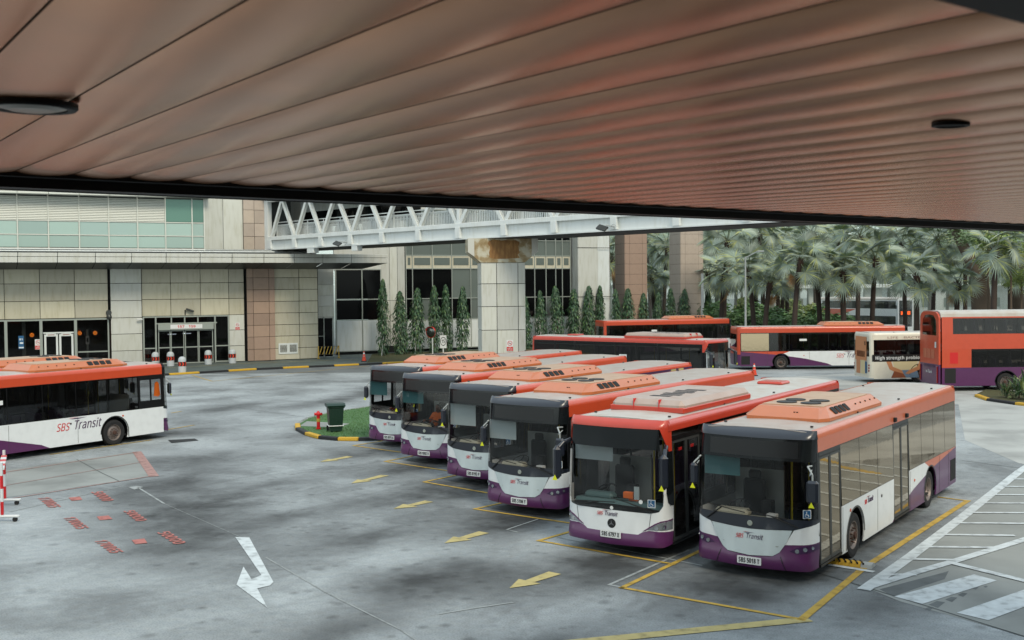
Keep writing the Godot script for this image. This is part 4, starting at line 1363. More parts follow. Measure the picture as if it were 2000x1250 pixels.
	for i in N * N:
		var v := (a[i] / 255.0)
		var light := 0.555 + 0.12 * clampf((v - 0.35) * 2.6, 0.0, 1.0)
		light += (b[i] / 255.0 - 0.5) * 0.05 + (c[i] / 255.0 - 0.5) * 0.05
		light *= 1.0 - 0.72 * stain[i] - 0.14 * clampf((0.36 - v) * 5.0, 0.0, 1.0)
		light += pale[i] * 0.16
		out[i * 3] = int(clampf(light * 236.0, 0, 255))
		out[i * 3 + 1] = int(clampf(light * 246.0, 0, 255))
		out[i * 3 + 2] = int(clampf(light * 250.0, 0, 255))
	return ImageTexture.create_from_image(Image.create_from_data(N, N, false, Image.FORMAT_RGB8, out))

func build_ground():
	var g := bx(self, "ground", Vector3(0, -0.1, -120), Vector3(900, 0.2, 700), M.asphalt)
	meta(g, "", "", "", "structure")
	var m := mat("yard", Color(1, 1, 1), 0.82)
	m.albedo_texture = yard_image()
	var bump := noise_tex(0.35, [], 512, 3, 77)
	bump.as_normal_map = true
	bump.bump_strength = 2.0
	m.normal_enabled = true
	m.normal_texture = bump
	m.normal_scale = 0.35
	m.detail_enabled = true
	m.detail_blend_mode = BaseMaterial3D.BLEND_MODE_MUL
	m.detail_uv_layer = BaseMaterial3D.DETAIL_UV_2
	m.detail_albedo = noise_tex(0.22, [[0.0, grey(0.72)], [0.45, grey(0.93)], [1.0, grey(1.0)]], 512, 3, 79)
	var s := ST()
	var cs := [Vector3(-34, 0.004, -76), Vector3(30, 0.004, -76), Vector3(30, 0.004, -12), Vector3(-34, 0.004, -12)]
	for t in [[0, 1, 2], [0, 2, 3]]:
		for i in t:
			s.set_uv(Vector2((cs[i].x + 34.0) / 64.0, (cs[i].z + 76.0) / 64.0))
			s.set_uv2(Vector2(cs[i].x, cs[i].z) / 5.0)
			s.set_normal(Vector3.UP)
			s.add_vertex(cs[i])
	s.generate_tangents()
	var yard := part(self, "yard", s.commit(), m)
	meta(yard, "", "", "", "structure")
	# road whose sunlight is painted in as a paler tone, the drive beyond it
	paint(yard, "painted_sunlit_road", G2([1440, 742, 1700, 728, 2050, 700, 2300, 760, 2350, 960, 1990, 905, 1885, 860, 1872, 790, 1700, 765]), 0.008, M.sunlit_tone_concrete)
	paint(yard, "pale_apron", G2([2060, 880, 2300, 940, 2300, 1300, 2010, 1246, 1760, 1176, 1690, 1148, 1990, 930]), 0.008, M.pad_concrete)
	paint(yard, "concrete_pad", G2([-260, 968, 0, 920, 268, 882, 300, 930, 0, 974, -200, 1005]), 0.008, M.pad_concrete)
	# joints, cracks and the drain
	for e in [[[1560, 1108, 1685, 1146, 2100, 1275], 0.035], [[150, 898, 200, 925, 232, 940], 0.03], [[1880, 900, 2030, 920], 0.03], [[340, 732, 420, 745], 0.02], [[420, 790, 700, 830], 0.02]]:
		stripe(yard, "ground_joint", e[0], e[1], 0.013, M.crack)
	stripe(yard, "scrape_mark", [860, 1200, 920, 1190, 1000, 1178], 0.05, 0.013, M.paint_faint)
	stripe(yard, "pale_joint", [520, 1090, 640, 1160, 780, 1230, 840, 1270], 0.03, 0.0125, M.paint_faint)
	stripe(yard, "pale_joint", [320, 984, 470, 1050], 0.015, 0.0125, M.paint_faint)
	stripe(yard, "scrape_mark", [270, 953, 320, 984], 0.06, 0.013, M.paint_faint)
	paint(yard, "pale_patch", G2([250, 952, 268, 950, 280, 952, 262, 957]), 0.013, M.paint_faint)
	var dr := G2([328, 860, 380, 857, 388, 861, 335, 866])
	paint(yard, "drain_grate", dr, 0.014, M.matt_black)
	# dark repair on the zebra
	paint(yard, "dark_repair", G2([1718, 1152, 1840, 1120, 1853, 1116, 1845, 1132, 1790, 1150, 1745, 1166]), 0.011, M.dark_tar)
	for e in [[1830, 1182, 40], [1858, 1172, 30], [1880, 1163, 24], [1905, 1150, 16], [1815, 1190, 22], [1925, 1147, 12]]:
		paint(yard, "dark_repair", G2([e[0] - e[2] * 0.4, e[1], e[0], e[1] - e[2] * 0.18, e[0] + e[2] * 0.4, e[1] - e[2] * 0.12, e[0] + e[2] * 0.05, e[1] + e[2] * 0.16]), 0.011, M.dark_tar)
	# bay lines
	var Y: Material = M.paint_yellow
	for e in [[[1380, 1071, 1215, 1149], 0.11], [[1215, 1149, 1565, 1211], 0.10], [[1566, 1211, 1690, 1108, 1890, 979], 0.15], [[1890, 979, 1835, 972], 0.10], [[1125, 1036, 1052, 1057, 1315, 1103], 0.10], [[985, 982, 927, 995, 1110, 1022], 0.10], [[895, 928, 828, 942, 955, 964], 0.10], [[812, 890, 752, 902, 880, 921], 0.10], [[745, 862, 690, 871, 790, 885], 0.10], [[100, 888, 295, 860], 0.10], [[325, 840, 378, 831], 0.10], [[335, 807, 354, 804], 0.10], [[375, 733, 414, 745, 720, 715], 0.10]]:
		stripe(yard, "bay_line", e[0], e[1], 0.016, Y)
	stripe(yard, "lane_line", [2130, 950, 2500, 940, 3200, 925], 0.3, 0.017, Y)
	stripe(yard, "thick_bay_line", [1566, 1212, 1120, 1256], 0.28, 0.015, M.paint_yellow_pale)
	stripe(yard, "faint_line", [1345, 1075, 1190, 1143, 1225, 1150], 0.07, 0.012, M.paint_faint)
	stripe(yard, "faint_line", [1090, 1050, 1370, 1105], 0.06, 0.011, M.paint_faint)
	stripe(yard, "faint_line", [1050, 1015, 990, 1035, 1010, 1040], 0.05, 0.012, M.paint_faint)
	stripe(yard, "faint_line", [20, 1000, 240, 950], 0.05, 0.012, M.paint_faint)
	# white hatching and zebra
	var W: Material = M.paint_white
	var z := func(a: Array) -> Array:
		var o := []
		for i in a.size(): o.append((1600.0 if i % 2 == 0 else 900.0) + a[i] * 0.28)
		return o
	stripe(yard, "hatch_border", z.call([1560, -30, 1400, 75, 1000, 395, 640, 670, 325, 895]), 0.26, 0.018, W)
	stripe(yard, "hatch_border", z.call([325, 892, 650, 790, 960, 700, 1429, 555, 1600, 500]), 0.22, 0.0205, W)
	for e in [[440, 800, 650, 800], [600, 690, 960, 698], [720, 605, 1210, 610], [850, 520, 1340, 526], [950, 438, 2300, 450], [1060, 366, 3200, 380], [1150, 299, 3200, 310], [1235, 241, 3200, 250], [1305, 184, 3200, 192], [1375, 132, 3200, 138]]:
		stripe(yard, "hatch_bar", z.call(e), 0.15, 0.023, W)
	stripe(yard, "hatch_border", z.call([940, 722, 1440, 845, 1700, 900]), 0.2, 0.024, W)
	paint(yard, "zebra_stripe", G2(z.call([525, 952, 1080, 797, 1240, 840, 720, 1004])), 0.016, W)
	paint(yard, "zebra_stripe", G2(z.call([960, 1065, 1500, 880, 1680, 930, 1180, 1118])), 0.016, W)
	paint(yard, "zebra_stripe", G2(z.call([1429, 1200, 1750, 1060, 1900, 1100, 1640, 1270])), 0.016, W)
	stripe(yard, "stop_line", [1625, 1105, 1700, 1117], 0.15, 0.017, W)
	# arrows
	var wa := []
	for e in [[355, 445], [415, 445], [520, 640], [505, 655], [450, 668], [495, 752], [360, 652], [390, 573], [425, 628], [468, 610]]:
		wa.append(300 + 0.45 * e[0])
		wa.append(850 + 0.45 * e[1])
	paint(yard, "white_arrow", G2(wa), 0.015, W)
	for e in [[680, 893, 625, 903], [748, 930, 686, 945], [833, 981, 768, 995], [940, 1042, 868, 1062], [1078, 1122, 995, 1150]]:
		var t := G(e[0], e[1])
		var h := G(e[2], e[3])
		var d := Vector2(h.x - t.x, h.z - t.z).normalized()
		var n := d.orthogonal()
		var a := Vector2(t.x, t.z) - d * 0.1
		var b := Vector2(h.x, h.z)
		var nk := b - d * 0.62
		paint(yard, "yellow_arrow", PackedVector2Array([a + n * 0.16, nk + n * 0.11, nk + n * 0.28, b, nk - n * 0.28, nk - n * 0.11, a - n * 0.16]), 0.016, M.paint_yellow_pale)
	# red lines and faded red lettering
	for e in [[[-200, 955, 268, 884], 0.08], [[268, 884, 300, 930], 0.30], [[300, 930, -200, 1010], 0.07], [[-200, 985, 285, 902], 0.05]]:
		stripe(yard, "red_line", e[0], e[1], 0.017, M.paint_pink)
	var rl := func(txt: String, tl: Array, tr: Array, bl: Array):
		var a := G(tl[0], tl[1], 0.02)
		var b := G(tr[0], tr[1], 0.02)
		var c := G(bl[0], bl[1], 0.02)
		var x := c - a
		var y := a - b
		var o := lettering(yard, "red_lettering", txt, 1.0, 1.0, M.paint_red, Transform3D(Basis(x, -y, Vector3.UP * 0.1), (b + c) * 0.5 + Vector3(0, 0.0, 0)), 0.0, true)
	rl.call("170065", [72, 972], [97, 971], [95, 991])
	rl.call("50000", [177, 961], [200, 959], [200, 979])
	rl.call("170065", [122, 1011], [146, 1009], [150, 1033])
	rl.call("50000", [240, 998], [262, 996], [266, 1018])
	rl.call("170065", [182, 1056], [208, 1054], [216, 1080])
	rl.call("50000", [306, 1040], [330, 1037], [340, 1063])
	for e in [[134, 973, 156, 971, 161, 977, 140, 979], [189, 1010, 212, 1008, 220, 1015, 195, 1017], [257, 1056, 282, 1053, 288, 1062, 264, 1064]]:
		paint(yard, "red_dash", G2(e), 0.017, M.paint_red)

func kerb(pts: Array, called: String, h := 0.14, w := 0.26, step := 1.9, first := 0):
	var o := Node3D.new()
	o.name = numbered(called)
	add_child(o)
	meta(o, "", "", "", "structure")
	var k := first
	for i in pts.size() - 1:
		var a: Vector3 = pts[i]
		var b: Vector3 = pts[i + 1]
		var n := maxi(1, roundi(a.distance_to(b) / step))
		for j in n:
			var p := a.lerp(b, (j + 0.004) / n)
			var q := a.lerp(b, (j + 1.0 - 0.004) / n)
			var d := (q - p).normalized()
			var xf := Transform3D(Basis(d, Vector3.UP, d.cross(Vector3.UP)), (p + q) * 0.5 + Vector3(0, h * 0.5, 0))
			part(o, "kerb_block", mc("kerb%.3f%.2f" % [p.distance_to(q), h], func(s): box(s, Vector3.ZERO, Vector3(p.distance_to(q), h, w), Transform3D.IDENTITY, 0.025)), M.kerb_yellow if k % 2 == 0 else M.kerb_black, xf)
			k += 1

func build_platform():
	var s := ST()
	var pl := PackedVector2Array([Vector2(-41.7, -63.0), Vector2(-23.5, -75.3), Vector2(-18.6, -79.5), Vector2(-11.7, -83.4), Vector2(-8.4, -85.4), Vector2(14, -98), Vector2(30, -106), Vector2(24, -122), Vector2(-14, -104), Vector2(-46, -80)])
	ground_sheet(s, pl, 0.13)
	var o := obj(self, "pavement", s, M.walk_green)
	meta(o, "", "", "", "structure")
	paint(self, "verge", PackedVector2Array([Vector2(-11.2, -84.3), Vector2(-8.2, -85.9), Vector2(14, -98.2), Vector2(30, -106.2), Vector2(27, -113), Vector2(-9.5, -97.6), Vector2(-12.2, -95.4)]), 0.137, M.dry_grass).set_meta("kind", "structure")
	stripe(o, "pavement_edge_line", [330, 722, 500, 712, 700, 705], 0.12, 0.136, M.paint_yellow_pale)
	kerb([Vector3(-41.7, 0, -62.9), Vector3(-23.6, 0, -75.15), Vector3(-18.6, 0, -79.4), Vector3(-11.7, 0, -83.25), Vector3(-8.4, 0, -85.3), Vector3(14, 0, -97.8), Vector3(30, 0, -105.8)], "kerb", 0.14, 0.3, 2.15)
	# island
	var isl := [Vector2(-9.15, -46.4), Vector2(-8.85, -45.0), Vector2(-8.2, -43.5), Vector2(-7.5, -42.4), Vector2(-6.7, -41.85), Vector2(-5.9, -41.75), Vector2(-4.2, -41.9), Vector2(-2.2, -43.2), Vector2(4.0, -53.0), Vector2(2.5, -57.0), Vector2(-3.0, -55.5), Vector2(-7.0, -52.9), Vector2(-8.5, -50.5), Vector2(-9.1, -48.4)]
	paint(self, "lawn", PackedVector2Array(isl), 0.11, M.grass).set_meta("kind", "structure")
	var kp := []
	for p in isl: kp.append(Vector3(p.x, 0, p.y))
	kp.append(kp[0])
	kerb(kp.slice(0, 8), "kerb", 0.14, 0.22, 1.1, 0)
	var kk := Node3D.new()
	kk.name = numbered("kerb")
	add_child(kk)
	meta(kk, "", "", "", "structure")
	for i in range(7, kp.size() - 1):
		var a: Vector3 = kp[i]
		var b: Vector3 = kp[i + 1]
		var d := (b - a).normalized()
		part(kk, "kerb_block", mc("kerbi%d" % i, func(q): box(q, Vector3.ZERO, Vector3(a.distance_to(b), 0.13, 0.16), Transform3D.IDENTITY, 0.02)), M.pad_concrete, Transform3D(Basis(d, Vector3.UP, d.cross(Vector3.UP)), (a + b) * 0.5 + Vector3(0, 0.065, 0)))
	paint(self, "path", PackedVector2Array([Vector2(-8.9, -45.6), Vector2(-7.3, -45.0), Vector2(-6.9, -46.2), Vector2(-8.9, -47.2)]), 0.117, M.pad_concrete).set_meta("kind", "structure")
	grass_blades(isl)
	# right hand island with shrubs
	var r := [G(1908, 775, 0), G(1930, 783, 0), G(1985, 791, 0), G(2120, 806, 0)]
	kerb(r, "kerb", 0.14, 0.25, 1.5, 0)
	var rs := PackedVector2Array()
	for p in r: rs.append(Vector2(p.x, p.z + -0.1))
	var f := G(2140, 775, 0)
	rs.append(Vector2(f.x, f.z))
	f = G(1925, 765, 0)
	rs.append(Vector2(f.x, f.z))
	paint(self, "lawn", rs, 0.12, M.dry_grass).set_meta("kind", "structure")

func grass_blades(isl: Array):
	var poly := PackedVector2Array(isl)
	var s := ST()
	tri(s, Vector3(-0.012, 0, 0), Vector3(0.012, 0, 0), Vector3(0.01, 0.07, 0.02), Vector3(0, 0, 1))
	tri(s, Vector3(0, 0, -0.012), Vector3(0, 0, 0.012), Vector3(-0.02, 0.06, 0.01), Vector3(1, 0, 0))
	var mm := MultiMesh.new()
	mm.transform_format = MultiMesh.TRANSFORM_3D
	mm.use_colors = true
	mm.mesh = done(s)
	var ps := []
	while ps.size() < 9000:
		var p := Vector2(rng.randf_range(-9.2, -2.0), rng.randf_range(-55, -41.8))
		if Geometry2D.is_point_in_polygon(p, poly) and not (p.x < -6.9 and p.y < -45.0 and p.y > -47.3): ps.append(p)
	mm.instance_count = ps.size()
	for i in ps.size():
		mm.set_instance_transform(i, Transform3D(Basis(Vector3.UP, rng.randf() * TAU).scaled(Vector3.ONE * rng.randf_range(0.5, 0.95)), Vector3(ps[i].x, 0.108, ps[i].y)))
		var v := rng.randf_range(0.7, 1.25)
		mm.set_instance_color(i, Color(0.09 * v, 0.19 * v, 0.065 * v))
	var o := MultiMeshInstance3D.new()
	o.name = "grass"
	o.multimesh = mm
	o.material_override = M.leaf
	meta(o, "short green grass on the kerbed traffic island", "grass", "", "stuff")
	add_child(o)

# panels between grid lines, each a piece of its own
func panel_grid(p: Node, called: String, xs: Array, ys: Array, z: float, m: Material, gap := 0.035, th := 0.06, skip := []):
	for i in xs.size() - 1:
		for j in ys.size() - 1:
			if [i, j] in skip: continue
			var w: float = xs[i + 1] - xs[i] - gap
			var h: float = ys[j + 1] - ys[j] - gap
			var v := rng.randi_range(0, 3)
			var key := m.resource_name + "_%d" % v
			if not M.has(key):
				var mm: StandardMaterial3D = m.duplicate()
				mm.resource_name = key
				var f := 0.94 + 0.03 * v
				mm.albedo_color = Color(m.albedo_color.r * f, m.albedo_color.g * f, m.albedo_color.b * (f - 0.012 * (v % 2)))
				mm.uv1_offset = Vector3(v * 0.37, v * 0.11, 0)
				M[key] = mm
			bx(p, called, Vector3((xs[i] + xs[i + 1]) * 0.5, (ys[j] + ys[j + 1]) * 0.5, z + rng.randf_range(-0.004, 0.004)), Vector3(w, h, th), M[key], 0.01)

func build_interchange():
	var b := thing("interchange_building", "beige panelled bus interchange building with long grey awning and louvred upper floor", "building", Vector3(-15.928, 0, -89.706), deg_to_rad(26))
	# carcass
	bx(b, "wall", Vector3(-21.0, 5.6, -0.16), Vector3(9.8, 3.7, 0.2), M.joint)
	bx(b, "wall", Vector3(-14.85, 3.8, -0.06), Vector3(2.3, 7.4, 0.4), M.joint)
	bx(b, "wall", Vector3(-9.8, 5.65, -0.16), Vector3(7.8, 3.6, 0.2), M.joint)
	bx(b, "wall", Vector3(-6.5, 2.0, -0.16), Vector3(1.25, 3.75, 0.2), M.joint)
	bx(b, "wall", Vector3(-2.85, 3.8, -0.16), Vector3(5.9, 7.4, 0.2), M.joint)
	bx(b, "upper_wall", Vector3(-15.0, 12.6, -0.5), Vector3(26.0, 8.6, 0.5), M.frame_dark)
	bx(b, "roof", Vector3(-13.5, 16.9, -8.0), Vector3(29.0, 0.3, 16.0), M.panel_grey)
	bx(b, "side_wall", Vector3(-0.1, 8.4, -8.0), Vector3(0.3, 16.8, 15.5), M.panel_grey)
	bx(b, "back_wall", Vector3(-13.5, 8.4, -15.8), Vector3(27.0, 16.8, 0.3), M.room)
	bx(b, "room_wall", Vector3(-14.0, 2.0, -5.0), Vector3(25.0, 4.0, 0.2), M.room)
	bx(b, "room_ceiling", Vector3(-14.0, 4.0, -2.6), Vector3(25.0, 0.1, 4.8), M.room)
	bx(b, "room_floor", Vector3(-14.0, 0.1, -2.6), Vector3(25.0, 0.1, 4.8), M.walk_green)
	# panels
	panel_grid(b, "wall_panel", [-25.6, -23.22, -20.85, -18.47, -16.13], [3.83, 5.12, 6.41, 7.5], 0, M.panel_beige)
	panel_grid(b, "wall_panel", [-15.98, -13.73], [0.15, 1.29, 2.56, 3.79, 5.09, 6.40, 7.5], 0.18, M.panel_grey)
	panel_grid(b, "wall_panel", [-13.73, -11.57, -9.32, -7.14, -5.94], [3.86, 5.15, 6.40, 7.5], 0, M.panel_beige)
	panel_grid(b, "wall_panel", [-7.14, -5.94], [0.15, 1.40, 2.65, 3.86], 0.0, M.panel_grey)
	var rows := [0.16, 1.08, 2.06, 2.98, 3.93, 4.87, 5.82, 6.77, 7.5]
	panel_grid(b, "pillar_tile", [-5.80, -5.29, -4.03, -3.56], rows, 0.32, M.tile_brown, 0.025, 0.1)
	bx(b, "pillar_core", Vector3(-4.68, 3.8, 0.08), Vector3(2.2, 7.3, 0.4), M.joint)
	panel_grid(b, "wall_panel", [-3.52, -1.50, 0.05], rows, 0.0, M.panel_beige)
	# left windows and doors
	for e in [[-25.6, -23.22], [-23.12, -20.87], [-20.77, -18.50], [-18.40, -16.15]]:
		var f := ST()
		for x in [e[0], e[1]]: box(f, Vector3(x, 2.0, -0.02), Vector3(0.1, 3.6, 0.16))
		box(f, Vector3((e[0] + e[1]) * 0.5, 3.74, -0.02), Vector3(e[1] - e[0] - 0.1, 0.12, 0.15))
		box(f, Vector3((e[0] + e[1]) * 0.5, 0.7 if e[0] > -19 else 0.25, -0.02), Vector3(e[1] - e[0] - 0.1, 0.1, 0.15))
		var o := obj(b, "window_frame", f, M.frame_grey)
		bx(o, "window_pane", Vector3((e[0] + e[1]) * 0.5, 2.0, -0.05), Vector3(e[1] - e[0] - 0.1, 3.4, 0.012), M.shop_glass)
	bx(b, "window_sill", Vector3(-17.2, 1.30, 0.02), Vector3(2.2, 0.09, 0.14), M.frame_grey)
	for e in [[-20.62, -19.68], [-19.60, -18.62]]:
		var f := ST()
		for x in [e[0] + 0.07, e[1] - 0.07]: box(f, Vector3(x, 1.42, 0.06), Vector3(0.14, 2.5, 0.08))
		for y in [0.3, 2.62]: box(f, Vector3((e[0] + e[1]) * 0.5, y, 0.06), Vector3(e[1] - e[0] - 0.28, 0.2, 0.08))
		var o := obj(b, "door", f, M.panel_white)
		bx(o, "door_pane", Vector3((e[0] + e[1]) * 0.5, 1.45, 0.06), Vector3(e[1] - e[0] - 0.28, 2.2, 0.012), M.shop_glass)
		bx(o, "door_lettering", Vector3((e[0] + e[1]) * 0.5, 2.63, 0.102), Vector3(0.45, 0.07, 0.004), M.paint_pink)
	bx(b, "door_head", Vector3(-19.63, 2.78, 0.04), Vector3(2.1, 0.1, 0.12), M.panel_white)
	# entrance
	var fr := ST()
	for x in [-13.62, -12.72, -8.25, -7.20]: box(fr, Vector3(x, 2.0, 0.02), Vector3(0.11, 3.7, 0.16))
	box(fr, Vector3(-10.4, 3.80, 0.02), Vector3(6.4, 0.10, 0.15))
	box(fr, Vector3(-10.4, 3.28, 0.03), Vector3(4.6, 0.09, 0.15))
	box(fr, Vector3(-13.17, 1.40, 0.02), Vector3(0.8, 0.08, 0.12))
	box(fr, Vector3(-7.72, 1.45, 0.02), Vector3(0.95, 0.08, 0.12))
	box(fr, Vector3(-7.72, 0.22, 0.02), Vector3(0.95, 0.10, 0.12))
	for x in [-11.55, -10.55, -9.55]: box(fr, Vector3(x, 3.54, 0.0), Vector3(0.09, 0.44, 0.10))
	var ef := obj(b, "entrance_frame", fr, M.frame_grey)
	bx(ef, "window_pane", Vector3(-13.17, 2.0, -0.02), Vector3(0.8, 3.5, 0.012), M.shop_glass)
	bx(ef, "window_pane", Vector3(-7.72, 2.0, -0.02), Vector3(0.95, 3.5, 0.012), M.shop_glass)
	for e in [[-12.66, -11.6], [-11.5, -10.6], [-10.5, -9.6], [-9.5, -8.3]]:
		bx(ef, "window_pane", Vector3((e[0] + e[1]) * 0.5, 3.54, -0.02), Vector3(e[1] - e[0], 0.42, 0.012), M.shop_glass)
	bx(b, "door_box", Vector3(-10.48, 3.0, 0.16), Vector3(4.2, 0.46, 0.28), M.frame_grey, 0.02)
	for e in [[-12.55, -11.65], [-11.62, -10.62], [-10.56, -9.55], [-9.52, -8.42]]:
		var f := ST()
		for x in [e[0] + 0.03, e[1] - 0.03]: box(f, Vector3(x, 1.45, 0.04), Vector3(0.06, 2.6, 0.06))
		for y in [0.2, 1.42, 2.72]: box(f, Vector3((e[0] + e[1]) * 0.5, y, 0.04), Vector3(e[1] - e[0] - 0.12, 0.08, 0.06))
		var o := obj(b, "door", f, M.frame_grey)
		bx(o, "door_pane", Vector3((e[0] + e[1]) * 0.5, 1.45, 0.04), Vector3(e[1] - e[0] - 0.1, 2.5, 0.012), M.shop_glass)
	# service vents
	plate(b, "vent_frame", rect(-3.25, 0.62, -1.68, 1.48), 0.06, M.panel_white, Transform3D(Basis(), Vector3(0, 0, 0.085)))
	for x in [-2.85, -2.06]:
		bx(b, "vent_grille", Vector3(x, 1.06, 0.09), Vector3(0.55, 0.58, 0.03), M.frame_dark)
		for k in 6: bx(b, "vent_slat", Vector3(x, 0.82 + 0.096 * k, 0.11), Vector3(0.53, 0.03, 0.02), M.louvre)
	# recess with glass doors
	bx(b, "recess_wall", Vector3(0.95, 5.4, -1.6), Vector3(1.8, 4.4, 0.2), M.panel_grey)
	panel_grid(b, "recess_panel", [0.08, 1.85], [3.5, 4.4, 5.3, 6.2, 7.3], -1.44, M.panel_grey, 0.03, 0.08)
	bx(b, "recess_return", Vector3(0.0, 3.8, -0.9), Vector3(0.12, 7.4, 1.6), M.panel_beige)
	for e in [[0.12, 0.93], [1.0, 1.7]]:
		bx(b, "recess_door", Vector3((e[0] + e[1]) * 0.5, 1.8, -1.5), Vector3(e[1] - e[0], 3.2, 0.04), M.dark_glass)
	var rf := ST()
	for x in [0.08, 0.96, 1.76]: box(rf, Vector3(x, 1.8, -1.46), Vector3(0.07, 3.4, 0.1))
	box(rf, Vector3(0.5, 1.9, -1.42), Vector3(0.85, 0.05, 0.05))
	obj(b, "recess_frame", rf, M.frame_grey)
	# upper floor
	var us := [-26.4, -24.3, -22.24, -20.16, -18.04, -15.96, -13.89, -11.84]
	panel_grid(b, "spandrel_glass", us + [-9.84, -8.92], [9.06, 10.02, 11.05], -0.12, M.teal_panel, 0.1, 0.04)
	var ub := ST()
	for x in us + [-9.84, -8.92]: box(ub, Vector3(x, 11.0, -0.10), Vector3(0.08, 4.2, 0.14))
	for y in [9.03, 10.03, 11.06]: box(ub, Vector3(-17.66, y, -0.11), Vector3(17.5, 0.07, 0.10))
	obj(b, "curtain_wall_frame", ub, M.louvre)
	for i in us.size() - 1:
		bx(b, "louvre_backing", Vector3((us[i] + us[i + 1]) * 0.5, 11.95, -0.22), Vector3(2.0, 1.8, 0.05), M.joint)
		for k in 14:
			bx(b, "louvre", Vector3((us[i] + us[i + 1]) * 0.5, 11.17 + 0.124 * k, -0.12), Vector3(us[i + 1] - us[i] - 0.1, 0.095, 0.05), M.louvre, 0.0, Basis(Vector3.RIGHT, -0.5))
	panel_grid(b, "upper_window", [-11.84, -9.84, -8.92], [11.08, 12.9], -0.13, M.teal_window, 0.08, 0.04)
	for i in us.size() - 1:
		bx(b, "sunshade", Vector3((us[i] + us[i + 1]) * 0.5, 13.02, 0.35), Vector3(us[i + 1] - us[i] - 0.03, 0.16, 0.95), M.louvre, 0.02)
	bx(b, "sunshade", Vector3(-10.2, 12.98, 0.3), Vector3(3.2, 0.06, 0.9), M.frame_grey)
	bx(b, "upper_fascia", Vector3(-17.6, 14.8, -0.15), Vector3(17.6, 3.2, 0.2), M.panel_grey)
	panel_grid(b, "upper_panel", [-8.92, -7.46, -5.91], [9.0, 16.7], -0.12, M.panel_grey, 0.03, 0.06)
	panel_grid(b, "pillar_tile", [-5.91, -5.05, -4.19], [9.0, 10.05, 11.1, 12.15, 13.2, 14.25, 15.3], 0.0, M.tile_pink, 0.025, 0.2)
	bx(b, "gutter_pipe", Vector3(-13.0, 8.78, 1.2), Vector3(25.5, 0.13, 0.13), M.panel_white, 0.05)
	bx(b, "gutter_pipe", Vector3(-13.0, 8.93, 0.9), Vector3(25.5, 0.07, 0.07), M.panel_white, 0.02)
	# awning
	var aw := [-26.0, -24.9, -22.38, -19.79, -17.25, -14.75, -12.31, -9.84, -7.46, -5.03, -2.65, -0.36, 1.98, 5.05]
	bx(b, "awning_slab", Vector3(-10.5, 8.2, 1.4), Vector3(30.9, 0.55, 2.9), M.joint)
	for i in aw.size() - 1:
		var x: float = (aw[i] + aw[i + 1]) * 0.5
		var w: float = aw[i + 1] - aw[i] - 0.035
		bx(b, "awning_trim", Vector3(x + 0.02, 8.455, 2.97), Vector3(w, 0.27, 0.16), M.panel_grey, 0.015)
		bx(b, "awning_fascia", Vector3(x, 8.09, 3.0), Vector3(w, 0.40, 0.14), M.panel_grey, 0.015)
		var s := ST()
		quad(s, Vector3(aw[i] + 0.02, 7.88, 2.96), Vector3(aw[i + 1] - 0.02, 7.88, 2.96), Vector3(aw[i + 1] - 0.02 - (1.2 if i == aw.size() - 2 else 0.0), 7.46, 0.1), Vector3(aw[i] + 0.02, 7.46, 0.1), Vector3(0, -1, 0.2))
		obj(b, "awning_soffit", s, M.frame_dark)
	# pendant lamps and tubes inside
	for e in [[-21.39, 2.61], [-18.08, 2.66], [-16.98, 2.65]]:
		var p := b.transform * Vector3(e[0], e[1], -1.2)
		var l := thing("pendant_lamp", "round amber pendant lamp glowing behind the %s window" % ["left shop", "middle shop", "right shop"][[-21.39, -18.08, -16.98].find(e[0])], "lamp", p, 0.0, "pendant lamps inside the shop")
		part(l, "lamp_shade", mc("pend", func(s): lathe(s, [Vector2(0.05, 0.16), Vector2(0.14, 0.08), Vector2(0.16, -0.02), Vector2(0.11, -0.13), Vector2(0, -0.16)], 16)), M.warm_lamp)
		part(l, "cord", mc("pendc", func(s): rod(s, Vector3(0, 0.16, 0), Vector3(0, 1.3, 0), 0.01)), M.matt_black)
		var om := OmniLight3D.new()
		om.name = "lamp_light"
		om.light_color = Color(1, 0.6, 0.25)
		om.light_energy = 0.25
		om.omni_range = 8
		om.omni_attenuation = 2
		om.shadow_enabled = true
		l.add_child(om)
	for e in [[-11.15, 2.35], [-10.0, 2.38]]:
		var p := b.transform * Vector3(e[0], e[1], -2.4)
		var l := thing("tube_light", "white tube light glowing inside the glass entrance, %s" % ["left one" if e[0] < -11 else "right one"], "light", p, deg_to_rad(26), "tube lights inside the entrance")
		bx(l, "lamp_tube", Vector3.ZERO, Vector3(0.65, 0.05, 0.06), M.tube_lamp)
		bx(l, "lamp_housing", Vector3(0, 0.05, 0), Vector3(0.7, 0.04, 0.1), M.panel_white)
		var om := AreaLight3D.new()
		om.name = "lamp_light"
		om.area_size = Vector2(0.65, 0.06)
		om.light_energy = 0.4
		om.rotation.x = -PI / 2
		om.position.y = -0.03
		om.area_range = 8
		om.shadow_enabled = true
		l.add_child(om)
	# things on the wall
	var wall := func(x: float, y: float, z: float) -> Transform3D: return b.transform * Transform3D(Basis(), Vector3(x, y, z))
	var put := func(called: String, label: String, cat: String, x: float, y: float, z: float) -> Node3D:
		var o := thing(called, label, cat)
		o.transform = wall.call(x, y, z)
		return o
	var sg: Node3D = put.call("route_sign", "white route sign reading 157 159 over the glass entrance", "sign", -10.47, 3.03, 0.31)
	bx(sg, "board", Vector3.ZERO, Vector3(2.4, 0.32, 0.03), M.plate_white)
	lettering(sg, "sign_lettering", "157", 0.52, 0.2, M.logo_red, Transform3D(Basis(), Vector3(-0.42, 0, 0.018)), 0.0, true)
	lettering(sg, "sign_lettering", "159", 0.52, 0.2, M.logo_red, Transform3D(Basis(), Vector3(0.42, 0, 0.018)), 0.0, true)
